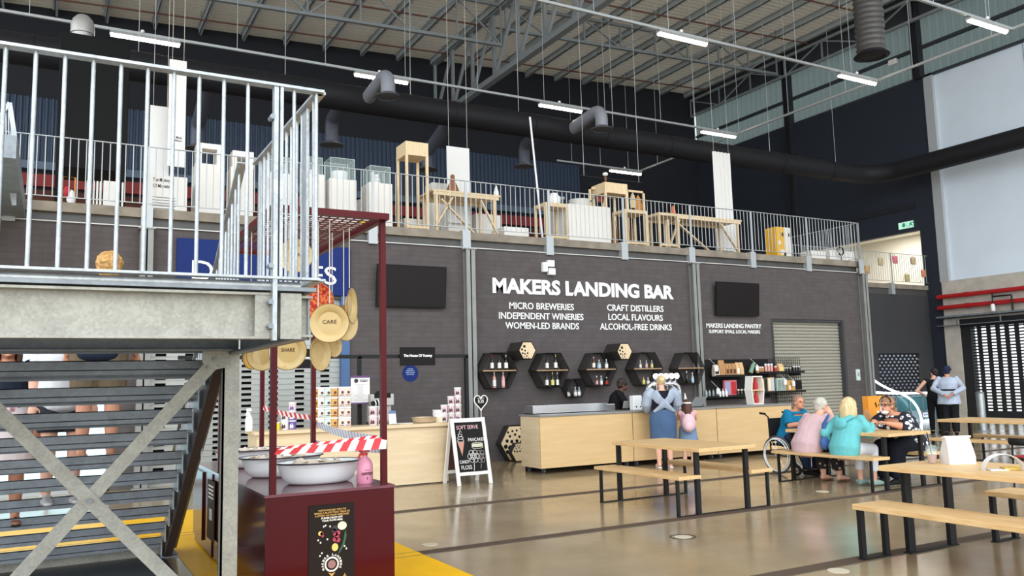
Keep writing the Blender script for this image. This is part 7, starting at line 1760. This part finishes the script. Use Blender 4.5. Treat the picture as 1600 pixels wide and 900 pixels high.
# bartender
p = pose_stand(1.66); p['chest'] = V((0, .08, 1.22)); p['neck'] = V((0, .14, 1.36)); p['head'] = V((0, .2, 1.47)); p['shL'] = V((-.18, .12, 1.31)); p['shR'] = V((.18, .12, 1.31)); p['elL'] = V((-.22, .26, 1.1)); p['wrL'] = V((-.1, .46, 1.04)); p['elR'] = V((.22, .26, 1.1)); p['wrR'] = V((.1, .46, 1.04)); p['waist'] = V((0, .03, 1.05))
human('bartender in a black jumper leaning over the counter', (P(965, 640, Y=13.35).x-.1, 13.35, 0), -2.2, p, m_skind, 1.05, 1.0, .3, -.1, dict(mat=cloth('black jumper', (22, 22, 26)), sleeve=.97, loose=.012, bag=.022, neckline=True), dict(kind='pants', mat=cloth('black trousers', (24, 24, 28))), (m_blackm, 'shoe'), hair_short(M('dark brown hair', (44, 30, 26), .7), 1.08, seed=8), (.6, .6))
# pink tee woman
def seat(y, x=9.66): return (x, y, 0)
p = pose_sit(.2, .455); p['wrL'] = V((-.05, .48, .86)); p['wrR'] = V((.1, .44, .98)); p['elL'] = V((-.22, .36, .76)); p['elR'] = V((.27, .36, .76)); p['anL'] = V((-.1, .42, .09)); p['anR'] = V((.12, .5, .09))
human('grey haired woman in a pale pink tee and dark floral trousers seated on the bench', seat(8.60), -PI/2, p, m_skin, 1.3, 1.2, -.35, 0, dict(mat=cloth('pale pink tee', (208, 176, 180)), sleeve=.42, loose=.02, bag=.03, low=-.02), dict(kind='pants', mat=mat_floral('dark floral trousers', (30, 28, 28), (206, 170, 150), (150, 60, 60), 14, .24), len=.9, bag=.03), (M('brown sandal', (120, 84, 60), .7), 'sandal'), hair_short(m_grey, 1.06, seed=3), (.9, .9))
# turquoise hoodie woman
p = pose_sit(.12, .455); p['wrL'] = V((-.3, .06, .62)); p['elL'] = V((-.29, -.02, .74)); p['wrR'] = V((.12, .44, .84)); p['anL'] = V((-.1, .42, .09)); p['anR'] = V((.1, .44, .09)); p['head'] = V((0, .17, 1.10)); p['neck'] = V((0, .14, .985))
def exh(t, at, p):
    mb = MB(); mb.tube([V((-.13, .06, .985)), V((-.08, -.02, .94)), V((0, -.05, .91)), V((.08, -.02, .94)), V((.13, .06, .985))], [.03, .04, .045, .04, .03], 12); mb.ell(V((0, -.06, .88)), (.11, .05, .09)); remesh(mb, 'hood', cloth('turquoise hoodie', (104, 184, 188)), t, .012, 5)
    mb = MB(); mb.tube([at(.09*math.cos(a), .02+.06*math.sin(a), .12) for a in [PI*k/8 for k in range(9)]], [.007]*9, 6); mb.build('sunglasses', M('dark sunglasses', (70, 56, 44), .3), t, smooth=True, world=False)
    mb = MB(); mb.tube([V((-.24, .02, 1.0)), V((-.29, -.04, .86)), V((-.3, -.04, .66))], [(.02, .012), (.04, .014), (.06, .03)], 10); mb.ell(V((-.3, -.02, .6)), (.06, .09, .1)); mb.build('shoulder_bag', cloth('blue bag', (70, 100, 156)), t, smooth=True, world=False)
human('blond woman in a turquoise hoodie and white leggings seated on the bench', seat(7.95), -PI/2, p, m_skin, 1.14, 1.05, -.3, 0, dict(mat=cloth('turquoise hoodie', (104, 184, 188)), sleeve=.97, loose=.02, bag=.026, low=-.01, neckline=True), dict(kind='pants', mat=cloth('white leggings', (226, 228, 236)), len=.86), (M('grey green trainer', (140, 166, 160), .6), 'shoe'), hair_long(m_blond, .26, 1.16, 6), (.4, .9), True, 1.0, exh)
# floral woman on the far bench, facing the others
p = pose_sit(.22, .455); p['wrL'] = V((-.1, .56, .86)); p['elL'] = V((-.27, .36, .80)); p['wrR'] = V((.1, .58, .88)); p['elR'] = V((.27, .36, .80))
def exf(t, at, p):
    mb = MB(); mb.ell(at(0, .058, -.088), (.054, .05, .03), 12, 8); mb.build('chin_mask', m_wplast, t, smooth=True, world=False)
    for s in (-1, 1):
        mb = MB(); mb.tube([at(s*.034+.026*math.cos(a), .1, .012+.02*math.sin(a)) for a in [2*PI*k/14 for k in range(14)]], [.0035]*14, 5, closed=True); mb.tube([at(s*.06, .098, .014), at(s*.08, 0, .012)], [.0035, .0035], 5); mb.build('spectacle_lens_rim', m_black, t, world=False)
    mb = MB(); mb.tube([at(.09*math.cos(a), .03, .045+.088*math.sin(a)) for a in [PI*k/10 for k in range(11)]], [.008]*11, 6); mb.build('hair_band', m_black, t, smooth=True, world=False)
    mb = MB(); mb.tube([at(.0, -.06, -.03), at(0, -.13, -.06), at(0, -.15, -.16)], [.04, .05, .02], 10); mb.ell(at(0, -.15, -.16), .02); mb.build('ponytail', m_auburn, t, smooth=True, world=False)
human('woman in a black and white floral off shoulder top talking across the picnic table', (10.9, 7.85, 0), PI/2, p, m_skint, 1.55, 1.4, .0, 0, dict(mat=mat_floral('black white floral', (24, 26, 40), (226, 226, 230), (40, 40, 50), 11, .36), sleeve=.62, loose=.02, bag=.03, low=.02), dict(kind='pants', mat=cloth('navy trousers', (24, 26, 38)), bag=.03), (m_blackm, 'shoe'), hair_short(m_auburn, 1.05, seed=12), (.9, .9), True, 1.03, exf)
# wheelchair and its user
wx_, wy_ = 0.0, 0.0
t = thing('wheelchair', 'wheelchair with large white rimmed wheels at the end of the women\'s table', 'wheelchair', (10.54, 9.72, 0), -PI/2)
for y in (wy_-.29, wy_+.29):
    c = V((wx_-.02, y, .305)); mb = MB(); mb.tube([c+V((.29*math.cos(a), 0, .29*math.sin(a))) for a in [2*PI*k/36 for k in range(36)]], [.016]*36, 8, closed=True); wh = mb.build('wheel', M('grey tyre', (70, 70, 72), .7), t, smooth=True, world=False)
    mb = MB(); mb.tube([c+V((.265*math.cos(a), 0, .265*math.sin(a))) for a in [2*PI*k/36 for k in range(36)]], [.012]*36, 8, closed=True)
    s = -1 if y < wy_ else 1
    mb.tube([c+V((.25*math.cos(a), s*.04, .25*math.sin(a))) for a in [2*PI*k/36 for k in range(36)]], [.009]*36, 8, closed=True); mb.build('rim', m_wplast, wh, smooth=True, world=False)
    mb = MB()
    for k in range(16): a = 2*PI*k/16; mb.tube([c, c+V((.265*math.cos(a+.15), 0, .265*math.sin(a+.15)))], (.002, .002), 4)
    mb.tube([c+V((0,-.03,0)), c+V((0,.03,0))], (.03, .03), 12); mb.build('spokes_and_hub', m_silver, wh, world=False)
    c2 = V((wx_+.36, y, .09)); mb = MB(); mb.tube([c2+V((.07*math.cos(a), 0, .07*math.sin(a))) for a in [2*PI*k/20 for k in range(20)]], [.02]*20, 8, closed=True); mb.build('front_caster', m_blackm, t, smooth=True, world=False)
    mb = MB(); mb.tube([V((wx_-.28, y*.9+wy_*.1, .95)), V((wx_-.2, y*.9+wy_*.1, .9)), V((wx_-.18, y*.9+wy_*.1, .3)), V((wx_+.3, y*.9+wy_*.1, .28)), V((wx_+.36, y, .16))], [.013]*5, 8); mb.tube([V((wx_-.18, y*.9+wy_*.1, .48)), V((wx_+.3, y*.9+wy_*.1, .48)), V((wx_+.3, y*.9+wy_*.1, .28))], [.012]*3, 8); mb.build('side_frame', m_black, t, smooth=True, world=False)
    mb = MB(); mb.tube([V((wx_-.38, y*.9+wy_*.1, .96)), V((wx_-.26, y*.9+wy_*.1, .95))], (.018, .018), 10); mb.build('push_handle', m_blackm, t, smooth=True, world=False)
    mb = MB(); mb.box((wx_+.4, y*.6+wy_*.4-.06, .1), (wx_+.55, y*.6+wy_*.4+.06, .115)); mb.beam((wx_+.32, y*.6+wy_*.4, .3), (wx_+.42, y*.6+wy_*.4, .11), .02, .02); mb.build('footrest', m_black, t, world=False)
mb = MB(); mb.box((wx_-.2, wy_-.24, .44), (wx_+.24, wy_+.24, .48)); mb.build('seat', cloth('black canvas', (30, 30, 34)), t, bevel=.01, world=False)
mb = MB(); mb.box((wx_-.21, wy_-.25, .5), (wx_-.18, wy_+.25, .88)); mb.build('back', cloth('black canvas', (30, 30, 34)), t, bevel=.008, world=False)
p = pose_sit(.12, .485)
human('person in a teal shirt sitting in the wheelchair', (10.54, 9.74, 0), PI, p, m_skint, 1.2, 1.1, -.2, 0, dict(mat=cloth('teal shirt', (18, 116, 156)), sleeve=.45, loose=.015, bag=.025), dict(kind='pants', mat=cloth('navy trousers2', (36, 48, 78))), (m_blackm, 'shoe'), hair_short(M('cropped grey brown hair', (140, 110, 92), .7), .97, seed=20), (.6, .6))
# man with arms behind his back
p = pose_stand(1.72); p['elL'] = V((-.33, -.06, 1.16)); p['elR'] = V((.33, -.06, 1.16)); p['wrL'] = V((-.08, -.24, 1.0)); p['wrR'] = V((.08, -.25, 1.01)); p['shL'] = V((-.195, 0, 1.395)); p['shR'] = V((.195, 0, 1.395))
def exm(t, at, p):
    mb = MB(); mb.tube([V((.235*math.cos(a), .01+.18*math.sin(a), 1.12)) for a in [2*PI*k/28 for k in range(28)]], [(.022, .006)]*28, 8, xref=(0,0,1), closed=True); mb.build('belt_strap', m_blackm, t, smooth=True, world=False)
    mb = MB(); mb.ell(at(0, -.02, .05), (.1, .112, .09), 16, 10); mb.ell(at(0, -.06, -.0), (.085, .07, .085), 14, 8); mb.tube([at(.1*math.cos(a), -.008+.114*math.sin(a), .03) for a in [2*PI*k/20 for k in range(20)]], [.02]*20, 8, closed=True); mb.build('cap', cloth('navy cap', (38, 44, 70)), t, smooth=True, world=False)
    mb = MB(); mb.box((-.1, -.165, 1.40), (.1, -.16, 1.404)); mb.box((-.001, -.165, 1.2), (.001, -.155, 1.36)); mb.build('shirt_seam', cloth('shirt seam', (140, 156, 190)), t, world=False)
mx = P(1484, 640, Y=12.9).x
human('person in a pale blue shirt and navy cap standing with hands clasped behind', (mx, 12.9, 0), -1.0, p, m_skint, 1.22, 1.12, .1, 0, dict(mat=cloth('pale blue shirt', (176, 187, 206)), sleeve=.96, loose=.024, bag=.02, low=.06, neckline=True, skirt=.2), dict(kind='pants', mat=cloth('black trousers', (24, 24, 28)), bag=.03), (m_blackm, 'shoe'), hair_short(m_dark, .97, seed=40), (.9, .9), True, 1.0, exm)
# person with hand on hip
p = pose_stand(1.66); p['elL'] = V((-.42, -.05, 1.1)); p['wrL'] = V((-.2, .02, .98)); p['head'] = V((.04, .06, 1.55))
def exw(t, at, p):
    mb = MB(); hand(mb, p['wrL'], p['elL'], .4, 1.12, 1); mb.ell(p['wrL'], .036); remesh(mb, 'white_glove', m_wplast, t, .008, 2)
    mb = MB(); mb.ell(at(0, .08, -.05), (.05, .04, .045), 12, 8); mb.build('face_mask', m_black, t, smooth=True, world=False)
human('dark haired person in a black vest with a white gloved hand on the hip', (P(1462, 640, Y=13.5).x, 13.5, 0), -.75, p, m_skin, 1.0, 1.0, .3, 0, dict(mat=cloth('black vest', (28, 28, 32)), sleeve=0), dict(kind='pants', mat=cloth('black trousers', (24, 24, 28))), (m_blackm, 'shoe'), hair_short(m_dark, 1.0, seed=14), (.5, .5), True, 1.0, exw)
# people walking on the stairs
def trz(y): 
    k = max(1, min(11, int((y-5.98)/.26)+1)); return 2.06-.1745*k
y = 7.42; p = pose_stand(1.66); p['head'] = V((.05, .02, 1.55)); p['wrR'] = V((.26, .1, .86))
human('golden haired person in dark shorts on the stairs, head above the landing beam', (.32, y, trz(y)), -.15, p, m_skint, 1.05, 1.05, .1, 0, dict(mat=cloth('navy top', (36, 42, 58)), sleeve=.4, loose=.022), dict(kind='pants', len=.42, mat=cloth('khaki shorts', (112, 96, 76)), bag=.03), (M('dark sandal', (40, 36, 34), .7), 'sandal'), hair_short(m_gold_h, 1.2, seed=31), (.5, .5))
y = 7.92; p = pose_stand(1.58)
human('person in a white top and grey shorts on the stairs', (.08, y, trz(y)), PI+.1, p, m_skin, 1.0, 1.0, 0, 0, dict(mat=cloth('white top', (222, 224, 226)), sleeve=.3, loose=.022), dict(kind='pants', len=.36, mat=cloth('charcoal shorts', (48, 50, 58)), bag=.02), (m_wplast, 'shoe'), hair_short(m_brown, 1.05, seed=33), (.5, .5))
y = 8.18; p = pose_stand(1.6)
human('person in a navy top and pale patterned skirt on the stairs at the left edge', (-.34, y, trz(y)), PI+.1, p, m_skint, 1.1, 1.05, 0, 0, dict(mat=cloth('navy top', (36, 42, 58)), sleeve=.4), dict(kind='skirt', hem=.5, mat=mat_floral('pale patterned skirt', (226, 214, 214), (190, 130, 140), (120, 110, 130), 12, .26), flare=1.15), (M('dark sandal', (40, 36, 34), .7), 'sandal'), hair_long(m_brown, .25, 1.0, 9), (.5, .5))
